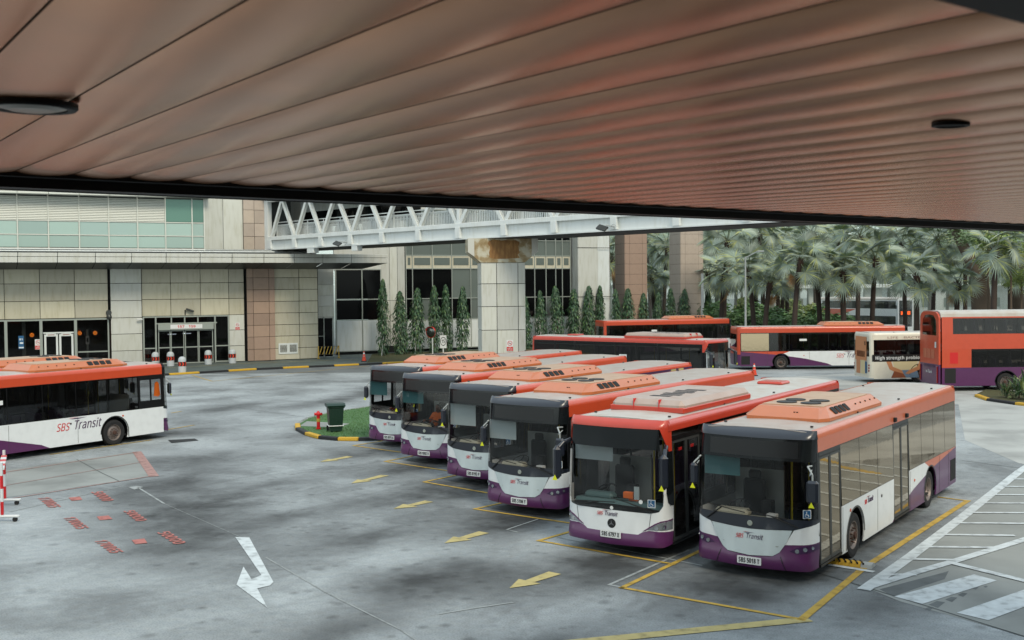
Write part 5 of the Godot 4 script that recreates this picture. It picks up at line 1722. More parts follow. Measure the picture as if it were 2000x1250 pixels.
	no_smoking(wall.call(-6.50, 2.85, 0.04), 0.34, "small no smoking sign on the grey wall right of the entrance")
	no_smoking(wall.call(-21.03, 1.85, 0.04), 0.44, "no smoking sign on the shop glass beside the white doors")
	var bs: Node3D = put.call("blue_notice", "blue notice sheet with white figures on the left shop glass", "sign", -22.17, 2.14, 0.0)
	bx(bs, "sheet", Vector3.ZERO, Vector3(0.36, 0.95, 0.01), M.sticker_blue)
	lettering(bs, "notice_lettering", "B1", 0.22, 0.14, M.plate_white, Transform3D(Basis(), Vector3(0, 0.22, 0.008)), 0.0, true)
	bx(bs, "notice_band", Vector3(0.02, -0.05, 0.008), Vector3(0.22, 0.12, 0.004), M.plate_white)
	bx(bs, "notice_band", Vector3(0, -0.38, 0.008), Vector3(0.32, 0.09, 0.004), M.plate_white)
	bx(b, "inner_column", Vector3(-21.95, 2.0, -0.9), Vector3(0.24, 3.6, 0.24), M.frame_grey)
	var ip: Node3D = put.call("display_post", "grey post with a framed card inside the right shop window", "post", -17.58, 0.15, -0.7)
	bx(ip, "post", Vector3(0, 1.4, 0), Vector3(0.14, 2.8, 0.1), M.frame_grey)
	bx(ip, "card_frame", Vector3(0, 2.0, 0.06), Vector3(0.24, 0.62, 0.03), M.plate_white)
	bx(ip, "card", Vector3(0, 2.0, 0.078), Vector3(0.14, 0.34, 0.006), M.matt_black)
	for e in [[-10.31, 4.20, 0.0, "bullet security camera on the beige wall above the entrance"], [-16.10, 4.10, 0.05, "round dark security camera cluster beside the grey pillar"], [-13.83, 3.66, 0.2, "small white security camera low on the pillar beside the entrance"]]:
		var c: Node3D = put.call("security_camera", e[3], "camera", e[0], e[1], e[2])
		var s := ST()
		if e[1] > 4.15:
			rod(s, Vector3(-0.2, -0.3, 0), Vector3(-0.2, 0.1, 0.1), 0.05)
			box(s, Vector3(0.1, 0.12, 0.25), Vector3(0.62, 0.16, 0.18), Transform3D(Basis(Vector3.FORWARD, 0.35), Vector3.ZERO), 0.04)
		elif e[1] > 4.0:
			rod(s, Vector3(0, 0.1, 0), Vector3(0, 0.1, 0.25), 0.22, 0.18, 12)
			lathe(s, [Vector2(0, -0.4), Vector2(0.16, -0.3), Vector2(0.2, -0.15), Vector2(0.15, 0.0)], 12, Transform3D(Basis(), Vector3(0, -0.05, 0.2)))
		else:
			rod(s, Vector3(0, 0, 0), Vector3(0, 0, 0.2), 0.03)
			box(s, Vector3(-0.1, 0, 0.25), Vector3(0.4, 0.12, 0.12), Transform3D.IDENTITY, 0.03)
		obj(c, "camera_body", s, M.frame_dark if e[1] > 4.0 else M.plate_white)

func no_smoking(xf: Transform3D, w: float, label: String):
	var o := thing("no_smoking_sign", label, "sign")
	o.transform = xf
	bx(o, "board", Vector3(0, 0.25 * w, 0), Vector3(w, 1.7 * w, 0.012), M.plate_white)
	var s := ST()
	lathe(s, [Vector2(0.30 * w, 0), Vector2(0.30 * w, 0.008), Vector2(0.37 * w, 0.008), Vector2(0.37 * w, 0)], 24, Transform3D(Basis(Vector3.RIGHT, PI / 2), Vector3(0, 0.6 * w, 0.006)))
	box(s, Vector3.ZERO, Vector3(0.62 * w, 0.06 * w, 0.006), Transform3D(Basis(Vector3.BACK, -PI / 4), Vector3(0, 0.6 * w, 0.012)))
	obj(o, "ban_ring", s, M.sign_red)
	bx(o, "cigarette_symbol", Vector3(0, 0.6 * w, 0.008), Vector3(0.4 * w, 0.07 * w, 0.004), M.ink)
	bx(o, "red_field", Vector3(0, -0.25 * w, 0.008), Vector3(0.96 * w, 0.62 * w, 0.006), M.sign_red)
	for k in 3: lettering(o, "sign_lettering", ["NO", "SMOKING", "BY LAW"][k], [0.3, 0.75, 0.6][k] * w, 0.11 * w, M.plate_white, Transform3D(Basis(), Vector3(0, (-0.07 - 0.18 * k) * w, 0.013)), 0.0, true)

func build_office():
	var b := thing("glazed_office_building", "pale glazed building with square columns behind the footbridge", "building", Vector3(-9.672, 0, -98.219), deg_to_rad(26))
	# recessed dark glazing beside the interchange
	for e in [[-6.6, -4.35], [-4.25, -2.62]]:
		bx(b, "dark_window", Vector3((e[0] + e[1]) * 0.5, 6.2, 1.2), Vector3(e[1] - e[0], 2.5, 0.05), M.dark_glass)
		bx(b, "dark_window", Vector3((e[0] + e[1]) * 0.5, 4.0, 1.2), Vector3(e[1] - e[0], 1.7, 0.05), M.dark_glass)
		bx(b, "white_panel", Vector3((e[0] + e[1]) * 0.5, 1.75, 1.22), Vector3(e[1] - e[0], 2.6, 0.08), M.panel_white, 0.02)
	var rf := ST()
	for x in [-6.65, -4.30, -2.58]: box(rf, Vector3(x, 4.0, 1.2), Vector3(0.09, 7.0, 0.14))
	for y in [0.42, 3.08, 4.9, 7.5]: box(rf, Vector3(-4.6, y, 1.19), Vector3(4.0, 0.07, 0.1))
	obj(b, "window_frame", rf, M.frame_grey)
	bx(b, "dark_plinth", Vector3(-4.6, 0.2, 0.9), Vector3(4.0, 0.42, 0.2), M.matt_black)
	bx(b, "wall", Vector3(-4.6, 8.6, 0.9), Vector3(4.2, 2.4, 0.2), M.panel_grey)
	# first column
	bx(b, "column_core", Vector3(-1.25, 8.0, -0.6), Vector3(2.4, 16.0, 1.3), M.joint)
	panel_grid(b, "column_panel", [-2.5, -1.35, -0.62, 0.1], [0.7, 2.9, 4.75, 10.2, 16.0], 0.06, M.panel_grey, 0.03, 0.1)
	bx(b, "column_return", Vector3(-2.56, 8.0, -0.4), Vector3(0.1, 15.4, 0.95), M.panel_beige)
	bx(b, "dark_plinth", Vector3(-1.2, 0.4, 0.02), Vector3(2.5, 0.6, 0.1), M.steel_dark)
	# glazing, left bay hidden in part by the pier
	var vs := [0.22, 0.84, 2.76, 4.67, 6.55, 8.4, 9.6, 10.75, 11.77, 13.18, 14.39, 15.44, 16.16, 17.05]
	for i in vs.size() - 1:
		var w: float = vs[i + 1] - vs[i]
		var x: float = (vs[i] + vs[i + 1]) * 0.5
		var warm: bool = i > 7
		bx(b, "white_panel", Vector3(x, 1.65, -0.02), Vector3(w - 0.07, 2.6, 0.06), M.panel_white)
		bx(b, "window_pane", Vector3(x, 3.92, -0.05), Vector3(w - 0.06, 1.86, 0.03), M.dark_glass if i % 3 != 1 else M.grey_glass)
		bx(b, "window_pane", Vector3(x, 6.22, -0.05), Vector3(w - 0.06, 2.64, 0.03), M.dark_glass if i != 3 and i != 4 else M.grey_glass)
		bx(b, "spandrel", Vector3(x, 8.2, -0.02), Vector3(w - 0.05, 1.15, 0.06), M.panel_beige)
		bx(b, "small_window", Vector3(x, 8.24, 0.02), Vector3(w - 0.38, 0.66, 0.04), M.grey_glass)
		bx(b, "window_pane", Vector3(x, 9.5, -0.05), Vector3(w - 0.06, 1.35, 0.03), M.grey_glass)
		bx(b, "upper_pane", Vector3(x, 11.6, -0.05), Vector3(w - 0.06, 2.6, 0.03), M.grey_glass if not warm else M.dark_glass)
	var fr := ST()
	for x in vs: box(fr, Vector3(x, 6.6, 0.0), Vector3(0.07, 12.6, 0.14))
	for y in [0.36, 2.98, 4.88, 7.58, 8.78, 10.22, 12.9]: box(fr, Vector3(8.63, y, -0.005), Vector3(16.8, 0.08, 0.1))
	obj(b, "curtain_wall_frame", fr, M.frame_grey)
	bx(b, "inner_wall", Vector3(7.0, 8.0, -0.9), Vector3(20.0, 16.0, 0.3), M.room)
	bx(b, "upper_wall", Vector3(8.6, 14.5, -0.1), Vector3(17.0, 3.1, 0.3), M.panel_grey)
	# corner column
	bx(b, "corner_column", Vector3(18.4, 8.0, 0.15), Vector3(2.2, 16.0, 1.9), M.panel_grey, 0.06)
	bx(b, "corner_column", Vector3(20.2, 8.0, 0.05), Vector3(1.5, 16.0, 1.7), M.panel_white, 0.06)
	bx(b, "column_joint", Vector3(19.1, 9.55, 1.12), Vector3(3.7, 0.05, 0.02), M.joint)
	bx(b, "column_joint", Vector3(19.1, 4.85, 1.12), Vector3(3.7, 0.05, 0.02), M.joint)
	bx(b, "downpipe", Vector3(21.1, 8.0, 0.5), Vector3(0.16, 16.0, 0.16), M.rust, 0.05)
	bx(b, "roof", Vector3(7.5, 16.2, -7.0), Vector3(29.0, 0.4, 15.0), M.panel_grey)
	bx(b, "side_wall", Vector3(20.8, 8.0, -7.0), Vector3(0.3, 16.0, 12.0), M.panel_grey)
	# tiled pillars standing free to the right
	for e in [[22.32, 25.53, "brown tiled square pillar with a dark left side beside the white corner column", M.tile_brown], [28.65, 32.41, "pinkish tiled square pillar, right of the brown tiled pillar", M.tile_pink]]:
		var x: float = (e[0] + e[1]) * 0.5
		var w: float = 2.35 if e[0] < 25 else 2.5
		var o := thing("tiled_pillar", e[2], "pillar", b.transform * Vector3(x, 0, 0), deg_to_rad(26 - 8))
		bx(o, "pillar_core", Vector3(0, 8, 0), Vector3(w - 0.1, 16, w - 0.1), M.joint)
		for side in 4:
			var bb := Basis(Vector3.UP, side * PI / 2)
			for j in 13:
				for q in [[-w / 2, -w / 2 + 0.5], [-w / 2 + 0.5, w / 2 - 0.5], [w / 2 - 0.5, w / 2]]:
					if side == 2: continue
					bx(o, "tile", bb * Vector3((q[0] + q[1]) * 0.5, 0.5 + j * 1.0, w / 2), Vector3(q[1] - q[0] - 0.02, 0.98, 0.05), e[3], 0.0, bb)

func build_bridge():
	var nodes := [0.63, 4.07, 7.56, 11.25, 14.92, 18.87, 22.89, 27.14, 31.41, 36.04, 40.4, 44.8, 49.2]
	var br := thing("footbridge", "white steel truss footbridge with balustrade crossing the yard", "footbridge", Vector3(-19.56, 0, -87.9), deg_to_rad(-45))
	var L := 52.0
	for z in [0.0, -3.6]:
		var s := ST()
		box(s, Vector3(L / 2, 9.38, z - 0.06), Vector3(L, 0.80, 0.10))
		box(s, Vector3(L / 2, 9.87, z), Vector3(L, 0.30, 0.36), Transform3D.IDENTITY, 0.02)
		box(s, Vector3(L / 2, 8.985, z), Vector3(L, 0.07, 0.34))
		obj(br, "girder", s, M.bridge_paint)
		s = ST()
		box(s, Vector3(L / 2, 12.95, z), Vector3(L, 0.36, 0.34), Transform3D.IDENTITY, 0.02)
		obj(br, "top_chord", s, M.bridge_paint)
		for i in nodes.size() - 1:
			var a := Vector3(nodes[i], 10.0, z)
			var m := Vector3((nodes[i] + nodes[i + 1]) * 0.5, 12.85, z)
			var c := Vector3(nodes[i + 1], 10.0, z)
			for e in [[a + Vector3(0.16, 0, 0), m - Vector3(0.02, 0, 0)], [m + Vector3(0.02, 0, 0), c - Vector3(0.16, 0, 0)]]:
				s = ST()
				for dz in [-0.11, 0.11]: bar(s, e[0] + Vector3(0, 0, dz), e[1] + Vector3(0, 0, dz), 0.24, 0.03)
				bar(s, e[0], e[1], 0.03, 0.19)
				obj(br, "truss_diagonal", s, M.bridge_paint)
			bx(br, "girder_stiffener", Vector3(nodes[i], 9.40, z + 0.10), Vector3(0.46, 0.72, 0.22), M.bridge_paint, 0.01)
		bx(br, "truss_post", Vector3(22.89, 11.4, z), Vector3(0.26, 2.8, 0.26), M.bridge_paint, 0.01)
	bx(br, "deck", Vector3(L / 2, 9.95, -1.8), Vector3(L, 0.12, 3.3), M.cap_concrete)
	bx(br, "deck_underside", Vector3(L / 2, 8.96, -1.8), Vector3(L, 0.10, 3.2), M.steel_dark)
	for i in 24: bx(br, "floor_beam", Vector3(1.2 + i * 2.15, 9.2, -1.8), Vector3(0.12, 0.4, 3.3), M.steel_dark)
	bx(br, "bridge_roof", Vector3(L / 2, 13.3, -1.8), Vector3(L, 0.16, 4.6), M.panel_white)
	bx(br, "inner_wall_panel", Vector3(8.0, 12.55, -3.3), Vector3(16.0, 0.9, 0.06), M.panel_white)
	bx(br, "inner_dark_band", Vector3(7.5, 11.5, -3.40), Vector3(15.0, 1.35, 0.05), M.dark_glass)
	for z in [-0.35, -3.25]:
		var s := ST()
		for k in int((L - 1.0) / 0.16):
			box(s, Vector3(0.9 + k * 0.16, 10.45, z), Vector3(0.065, 0.86, 0.03))
		var o := obj(br, "balusters", s, M.bridge_paint)
		o.set_meta("kind", "stuff")
		s = ST()
		box(s, Vector3(L / 2, 10.92, z), Vector3(L - 1.0, 0.07, 0.06))
		box(s, Vector3(L / 2, 11.14, z), Vector3(L - 1.0, 0.06, 0.06))
		for k in 24: box(s, Vector3(1.0 + k * 2.1, 10.6, z), Vector3(0.06, 1.1, 0.05))
		obj(br, "handrail", s, M.bridge_paint)
	bx(br, "end_post", Vector3(0.2, 11.2, 0), Vector3(0.5, 4.4, 0.4), M.bridge_paint)
	for x in [6.2, 11.7]:
		bx(br, "support_stub", Vector3(x, 8.82, -0.1), Vector3(0.85 if x < 7 else 0.65, 0.5, 0.5), M.bridge_paint, 0.01)
	# pier
	var pi := thing("bridge_pier", "panelled white pier with stained concrete head carrying the footbridge", "pier", br.transform * Vector3(25.4, 0, -1.3), deg_to_rad(-45 + 26))
	pi.rotation.y = deg_to_rad(8)
	bx(pi, "pier_core", Vector3(0, 3.6, 0), Vector3(2.68, 7.3, 2.0), M.joint)
	panel_grid(pi, "pier_panel", [-1.42, -0.42, 0.95, 1.42], [-0.1, 1.6, 3.1, 4.6, 6.05, 7.4], 1.04, M.panel_grey, 0.035, 0.06)
	for sx in [-1, 1]:
		for j in 5: bx(pi, "pier_panel", Vector3(sx * 1.39, [0.75, 2.35, 3.85, 5.32, 6.72][j], 0), Vector3(0.06, [1.66, 1.46, 1.46, 1.41, 1.31][j], 1.96), M.panel_grey)
	var s := ST()
	sweep(s, pv([-1.42, 7.40, 1.42, 7.40, 2.2, 8.08, 2.2, 8.93, -2.2, 8.93, -2.2, 8.08]), -1.0, 1.12, false)
	obj(pi, "pier_head", s, M.stained_concrete)
	s = ST()
	for sx in [-1.0, 1.0]:
		var q := pv([sx * 1.84, 7.78, sx * 2.24, 8.06, sx * 2.24, 8.95, sx * 1.84, 8.95])
		sweep(s, q, 1.08, 1.16, false)
	obj(pi, "head_flank", s, M.cap_concrete)
	s = ST()
	var stn := PackedVector2Array()
	var r2 := RandomNumberGenerator.new()
	r2.seed = 5
	for k in 26:
		var a := TAU * k / 26
		var rx := 0.98 + r2.randf_range(-0.10, 0.08)
		stn.append(Vector2(0.05 + clampf(cos(a) * 1.35, -1, 1) * rx * 0.98, 8.22 + clampf(sin(a) * 1.3, -1, 1) * 0.60 * (1.0 + r2.randf_range(-0.08, 0.06))))
	slab(s, stn, fl(Transform3D(Basis(), Vector3(0, 0, 1.124))), 0.002)
	obj(pi, "rust_stain", s, M.rust_stain)
	no_smoking(pi.transform * Transform3D(Basis(), Vector3(0.38, 2.0, 1.09)), 0.42, "red and white no smoking sign on the bridge pier")
	for e in [[10.6, "left floodlight hung under the footbridge above the awning"], [35.8, "right floodlight on the footbridge girder with a curled cable"]]:
		var o := thing("floodlight", e[1], "floodlight", br.transform * Vector3(e[0], 9.28, 0.4), deg_to_rad(-45), "floodlights on the footbridge")
		part(o, "lamp_head", mc("flood", func(q): box(q, Vector3(-0.15, 0.0, 0.35), Vector3(0.62, 0.12, 0.42), Transform3D(Basis(Vector3.RIGHT, 0.6) * Basis(Vector3.BACK, -0.35), Vector3.ZERO), 0.03)), M.frame_dark)
		part(o, "lamp_glass", mc("floodg", func(q): box(q, Vector3(-0.15, -0.065, 0.35), Vector3(0.52, 0.01, 0.34), Transform3D(Basis(Vector3.RIGHT, 0.6) * Basis(Vector3.BACK, -0.35), Vector3.ZERO))), M.tile_brown)
		part(o, "bracket", mc("floodb", func(q):
			tube(q, [Vector3(0.3, -0.1, -0.25), Vector3(0.3, -0.05, 0.1), Vector3(0.1, 0.0, 0.3)], 0.03, 6)
			var pr := Vector3(0.5, 0.1, -0.1)
			for k in 14:
				var a := TAU * k / 12.0
				var nx := Vector3(0.42 + 0.16 * cos(a), -0.12 + 0.16 * sin(a), -0.05 + 0.01 * k)
				if k > 0: rod(q, pr, nx, 0.015, -1, 5)
				pr = nx), M.post_grey)

# ---------------------------------------------------------------- plants
func vtri(s: SurfaceTool, a: Vector3, b: Vector3, c: Vector3, col: Color):
	s.set_color(col)
	s.add_vertex(a)
	s.set_color(col)
	s.add_vertex(b)
	s.set_color(col)
	s.add_vertex(c)

func ashoka_mesh(v: int) -> ArrayMesh:   # a crown 5 m tall of drooping lance leaves
	var r := RandomNumberGenerator.new()
	r.seed = 100 + v
	var s := ST()
	var lump := []
	for k in 14: lump.append([r.randf_range(0.3, 4.9), r.randf() * TAU, r.randf_range(0.7, 1.25)])
	for i in 1500:
		var y := 0.15 + 4.95 * pow(r.randf(), 0.85)
		var a := r.randf() * TAU
		var R := 0.50 * (1.0 - pow(y / 5.2, 3.0)) * (0.75 + 0.35 * smoothstep(0.0, 1.2, y))
		for l in lump:
			if absf(y - l[0]) < 0.4 and absf(angle_difference(a, l[1])) < 0.9: R *= l[2]
		R *= r.randf_range(0.35, 1.08)
		var dir := Vector3(cos(a), 0, sin(a))
		var p := dir * R + Vector3.UP * y
		var tip := p + dir * r.randf_range(0.06, 0.20) + Vector3(0, -r.randf_range(0.18, 0.36), 0)
		var w := dir.rotated(Vector3.UP, PI / 2 + r.randf_range(-0.7, 0.7)) * r.randf_range(0.03, 0.055)
		var m := p.lerp(tip, 0.45) + dir * 0.03
		var k := r.randf_range(0.55, 1.35)
		var c := Color(0.035 * k, 0.085 * k, 0.040 * k) if r.randf() > 0.16 else Color(0.085 * k, 0.15 * k, 0.05 * k)
		vtri(s, p, m - w, m + w, c)
		vtri(s, tip, m + w, m - w, c)
	return done(s)

func frond_mesh(v: int, dead := false) -> ArrayMesh:   # a stalk and a pleated fan, growing along +x from the crown
	var r := RandomNumberGenerator.new()
	r.seed = 300 + v
	var s := ST()
	var L := 1.15
	var droop := 0.25
	var base := Vector3(L, 0.0 - droop * 0.4, 0)
	var g := 0.85 + 0.3 * r.randf()
	var fold := -r.randf_range(0.1, 1.05)
	g = r.randf_range(0.7, 1.2)
	var cs := Color(0.16, 0.19, 0.11) if not dead else Color(0.20, 0.11, 0.05)
	for k in 2:
		var w := Vector3(0, 0.025, 0) if k else Vector3(0, 0, 0.03)
		vtri(s, Vector3.ZERO - w, Vector3.ZERO + w, base + w, cs)
		vtri(s, Vector3.ZERO - w, base + w, base - w, cs)
	var n := 24
	for i in n:
		var t := (i + 0.5) / n
		var a := lerpf(-2.15, 2.15, t)
		var da := 2.15 / n
		var len_ := 1.28 * (0.72 + 0.28 * cos(a * 0.7)) * r.randf_range(0.94, 1.05)
		var cup := 0.28 * sin(absf(a)) + 0.05
		var P := func(rad: float, an: float, lift: float) -> Vector3:
			var vv := Vector3(cos(an) * rad, cup * rad * 0.5 + lift - droop * rad * rad * 0.32, sin(an) * rad * 0.92)
			return base + vv.rotated(Vector3.BACK, fold)
		var k := r.randf_range(0.8, 1.2) * g
		var c := Color(0.215 * k, 0.265 * k, 0.215 * k)
		if r.randf() < 0.12: c = Color(0.33 * k, 0.36 * k, 0.16 * k)
		if dead: c = Color(0.30 * k, 0.17 * k, 0.07 * k)
		var mid: Vector3 = P.call(len_ * 0.46, a, 0.03)
		var e0: Vector3 = P.call(len_ * 0.44, a - da, -0.015)
		var e1: Vector3 = P.call(len_ * 0.44, a + da, -0.015)
		var tip: Vector3 = P.call(len_, a + r.randf_range(-0.05, 0.05), -0.10)
		vtri(s, base, e0, mid, c * 0.96)
		vtri(s, base, mid, e1, c * 1.04)
		vtri(s, e0, tip, mid, c * 0.96)
		vtri(s, mid, tip, e1, c * 1.04)
	return done(s)

func palm(label: String, at: Vector3, h: float, lean: Vector2, seed_: int, n: int, size: float, whole := false):
	var r := RandomNumberGenerator.new()
	r.seed = seed_
	var o := thing("fan_palm", label, "palm tree", at, 0.0, "fan palms behind the bus yard")
	var top := Vector3(lean.x, h, lean.y)
	var s := ST()
	var prev := Vector3.ZERO
	var pr := 0.27
	for k in 9:
		var t := (k + 1) / 9.0
		var p := Vector3(lean.x * t * t, h * t, lean.y * t * t)
		var rr := lerpf(0.24, 0.19, t) if k < 7 else 0.22
		rod(s, prev, p, pr, rr, 10)
		prev = p
		pr = rr
	obj(o, "trunk", s, M.bark_palm)
	s = ST()
	for k in 16:
		var a := k * 2.4
		var d := Vector3(cos(a), 0, sin(a))
		rod(s, top + Vector3(0, -0.65 + 0.04 * k, 0) + d * 0.17, top + Vector3(0, -0.38 + 0.045 * k, 0) + d * 0.33, 0.05, 0.02, 5)
	obj(o, "leaf_bases", s, M.rust)
	if whole:
		var key := "palmcrown%d" % (seed_ % 3)
		if not cache.has(key):
			var st := SurfaceTool.new()
			for k in n:
				st.append_from(frond(k % 7), 0, frond_xf(r, k, n))
			cache[key] = st.commit()
		part(o, "crown", cache[key], M.leaf, Transform3D(Basis(Vector3.UP, r.randf() * TAU).scaled(Vector3.ONE * size), top))
		return
	for k in n:
		var x := frond_xf(r, k, n)
		part(o, "frond", frond(k % 7), M.leaf, Transform3D(Basis.IDENTITY.scaled(Vector3.ONE * size), top) * x)
	for k in (1 if seed_ % 3 == 0 else 0):
		part(o, "dead_frond", frond(9), M.leaf, Transform3D(Basis(Vector3.UP, r.randf() * TAU) * Basis(Vector3.BACK, -r.randf_range(0.9, 1.3)).scaled(Vector3.ONE * size * 0.9), top + Vector3(0, -0.3, 0)))

func frond(v: int) -> Mesh:
	var key := "frond%d" % v
	if not cache.has(key): cache[key] = frond_mesh(v, v == 9)
	return cache[key]

func frond_xf(r: RandomNumberGenerator, k: int, n: int) -> Transform3D:
	var t := float(k) / n
	var el := lerpf(1.35, -0.75, pow(t, 0.85)) + r.randf_range(-0.15, 0.15)
	var az := k * 2.39996 + r.randf_range(-0.25, 0.25)
	return Transform3D(Basis(Vector3.UP, az) * Basis(Vector3.BACK, el) * Basis(Vector3.RIGHT, r.randf_range(-0.9, 0.9)).scaled(Vector3.ONE * r.randf_range(0.88, 1.12)), Vector3(0, r.randf_range(-0.15, 0.2), 0))

func leafy_mesh(v: int, blobs: int, count: int, rad: Vector3, leaf: float, c0: Color, c1: Color) -> ArrayMesh:
	var r := RandomNumberGenerator.new()
	r.seed = 700 + v
	var s := ST()
	var B := []
	for k in blobs:
		var d := Vector3(r.randfn(), r.randfn() * 0.8, r.randfn()).normalized() * pow(r.randf(), 0.5)
		B.append([d * rad, r.randf_range(0.22, 0.45), r.randf_range(0.75, 1.25)])
	for i in count:
		var b: Array = B[i % blobs]
		var d := Vector3(r.randfn(), r.randfn(), r.randfn()).normalized()
		var p: Vector3 = b[0] + d * rad * b[1] * pow(r.randf(), 0.3)
		var n := (d + Vector3(r.randfn(), r.randfn() + 0.5, r.randfn()) * 0.6).normalized()
		var u := n.cross(Vector3(r.randfn(), r.randfn(), r.randfn())).normalized() * leaf * r.randf_range(0.6, 1.3)
		var w := n.cross(u) * 0.55
		var k: float = b[2] * r.randf_range(0.7, 1.25)
		var c := c0.lerp(c1, r.randf()) * k
		vtri(s, p - u, p + w, p + u, c)
		vtri(s, p - u, p + u, p - w, c)
	return done(s)

func tree(called: String, label: String, at: Vector3, h: float, crown: Mesh, sc: Vector3, trunk_r: float, group: String, cat := "tree"):
	var o := thing(called, label, cat, at, 0.0, group)
	var s := ST()
	var r := RandomNumberGenerator.new()
	r.seed = int(at.x * 13 + at.z)
	rod(s, Vector3.ZERO, Vector3(0.2, h * 0.55, 0), trunk_r, trunk_r * 0.7, 9)
	for k in 5:
		var a := TAU * k / 5 + r.randf()
		rod(s, Vector3(0.2, h * 0.5, 0), Vector3(cos(a) * sc.x * 0.5, h * r.randf_range(0.75, 0.95), sin(a) * sc.z * 0.5), trunk_r * 0.45, trunk_r * 0.12, 6)
	obj(o, "trunk", s, M.bark)
	part(o, "crown", crown, M.leaf, Transform3D(Basis(Vector3.UP, r.randf() * TAU).scaled(sc), Vector3(0, h, 0)))

func build_plants():
	# clipped columnar trees along the office wall
	var an := [ashoka_mesh(0), ashoka_mesh(1), ashoka_mesh(2)]
	var spots := [[747, 543, 93.3], [783, 567, 94.3], [812, 561, 95.2], [847, 556, 96.4], [871, 554, 97.0], [901, 558, 97.6], [1003, 566, 100.5], [1027, 577, 101.2], [1058, 566, 102.2], [1088, 557, 103], [1120, 563, 103.8], [1149, 557, 104.6], [1172, 556, 105.4], [1205, 563, 106.3], [1227, 562, 107], [1253, 571, 107.8], [1283, 569, 108.6], [1309, 562, 109.4], [1333, 562, 110.2], [1361, 566, 111], [1384, 566, 111.8]]
	for i in spots.size():
		var q: Array = spots[i]
		var d := eyeray(q[0], q[1])
		var p: Vector3 = CAM + d * (-q[2] / d.z)
		var x := p.x
		var where: String = ["first and tallest one, beside the dark glazing", "second one from the left, before the pale column", "third one from the left, staked with a slanting pole", "fourth one, behind the convex mirror", "fifth one, behind the speed sign", "one at the left edge of the bridge pier", "one just right of the bridge pier", "short one, second to the right of the pier", "third one right of the pier", "fourth one right of the pier", "one left of the white corner column", "one in front of the white corner column", "one at the right edge of the white corner column", "one at the dark side of the brown tiled pillar", "one before the brown tiled pillar", "one between the two tiled pillars, left of the middle", "one between the two tiled pillars, right of the middle", "one left of the pink tiled pillar", "one before the pink tiled pillar", "one right of the pink tiled pillar", "last one on the right, before the palms"][i]
		var o := thing("columnar_tree", "slim dark green columnar tree, %s" % where, "tree", Vector3(x, 0.13, p.z), 0.0, "columnar trees along the office wall")
		var h: float = p.y - 0.13
		part(o, "trunk", mc("atrunk", func(s): rod(s, Vector3.ZERO, Vector3(0, 4.5, 0), 0.06, 0.02, 7)), M.bark)
		part(o, "crown", an[i % 3], M.leaf, Transform3D(Basis(Vector3.BACK, rng.randf_range(-0.035, 0.035)) * Basis(Vector3.UP, i * 1.3).scaled(Vector3(rng.randf_range(0.95, 1.35), h / 5.1, rng.randf_range(0.95, 1.35))), Vector3(0, 0.0, 0)))
		if i in [0, 2, 6]: part(o, "stake", mc("stake", func(s): rod(s, Vector3(-0.1, 0, 0.5), Vector3(0.1, 2.2, 0.1), 0.03, -1, 6)), M.post_white)
	# palms
	var P := [[1383, 536, 112], [1396, 545, 122], [1415, 535, 100], [1461, 528, 96], [1476, 540, 113], [1503, 553, 93], [1517, 540, 110], [1532, 545, 116], [1563, 508, 90], [1591, 512, 94], [1616, 526, 93], [1646, 530, 91], [1710, 506, 92], [1790, 538, 86], [1871, 552, 90], [1944, 486, 80], [1972, 528, 98],
		[1420, 470, 104], [1484, 458, 112], [1530, 470, 118], [1640, 478, 108], [1680, 462, 104], [1760, 474, 108], [1830, 466, 112], [1885, 490, 116], [1590, 456, 122], [1195, 500, 122], [1272, 545, 118], [1303, 480, 121], [1262, 470, 130]]
	var pl := ["palm at the right edge of the pink tiled pillar", "palm just behind the first one beside the pink pillar", "palm with drooping fronds left of the thin lamp post", "dark trunked palm right behind the thin lamp post", "slim brown palm between the lamp post and the short palm", "short palm with open orange leaf stalks above the hedge", "dark palm right behind the short palm", "palm second behind the short palm", "leaning palm with pale speckled lower trunk", "straight brown palm right of the leaning palm", "palm above the left end of the pale shelter", "thin palm before the far double decker's rear", "tall palm before the middle of the far double decker", "palm with one low hanging frond at the far double decker's nose", "small palm above the rear corner of the orange double decker", "thickest dark palm trunk above the orange double decker", "palm behind the thickest trunk at right edge",
		"tall palm crown behind the lamp post", "tall palm crown over the short palm", "high crown behind the leaning palm, left", "high crown left of the shelter palms", "high crown over the far double decker, left", "high crown over the far double decker, right", "high silvery crown left of the thick trunk", "high crown just left of the thick trunk", "high crown directly behind the leaning palm", "dark palm between the white column and the brown pillar", "short yellowish palm between the two tiled pillars", "tall dark palm left of the pink tiled pillar", "far palm crown between the two tiled pillars"]
	for i in P.size():
		var q: Array = P[i]
		var d := eyeray(q[0], q[1])
		var p: Vector3 = CAM + d * (-q[2] / d.z)
		var lean := Vector2(rng.randf_range(-0.5, 0.5), rng.randf_range(-0.4, 0.4))
		if i == 8: lean = Vector2(0.55, 0.0)
		palm("grey green fan palm: " + pl[i], Vector3(p.x - lean.x, 0, p.z - lean.y), p.y, lean, 40 + i, 17 if i != 5 else 14, (1.22 if i < 17 else 1.35) * (0.8 if i == 5 or i == 14 else 1.0))
	# far palms, one mass of trunks fading in the haze
	var far := [[1400, 530, 150], [1436, 540, 140], [1448, 520, 160], [1490, 535, 150], [1508, 530, 165], [1548, 540, 150], [1578, 535, 145], [1602, 520, 160], [1668, 540, 150], [1735, 530, 150], [1815, 520, 140], [1850, 530, 150], [1910, 520, 130], [1990, 515, 120], [1240, 540, 150], [1290, 530, 150], [1370, 500, 150], [1380, 470, 170], [1460, 460, 170], [1560, 465, 170], [1700, 460, 165], [1800, 465, 160]]
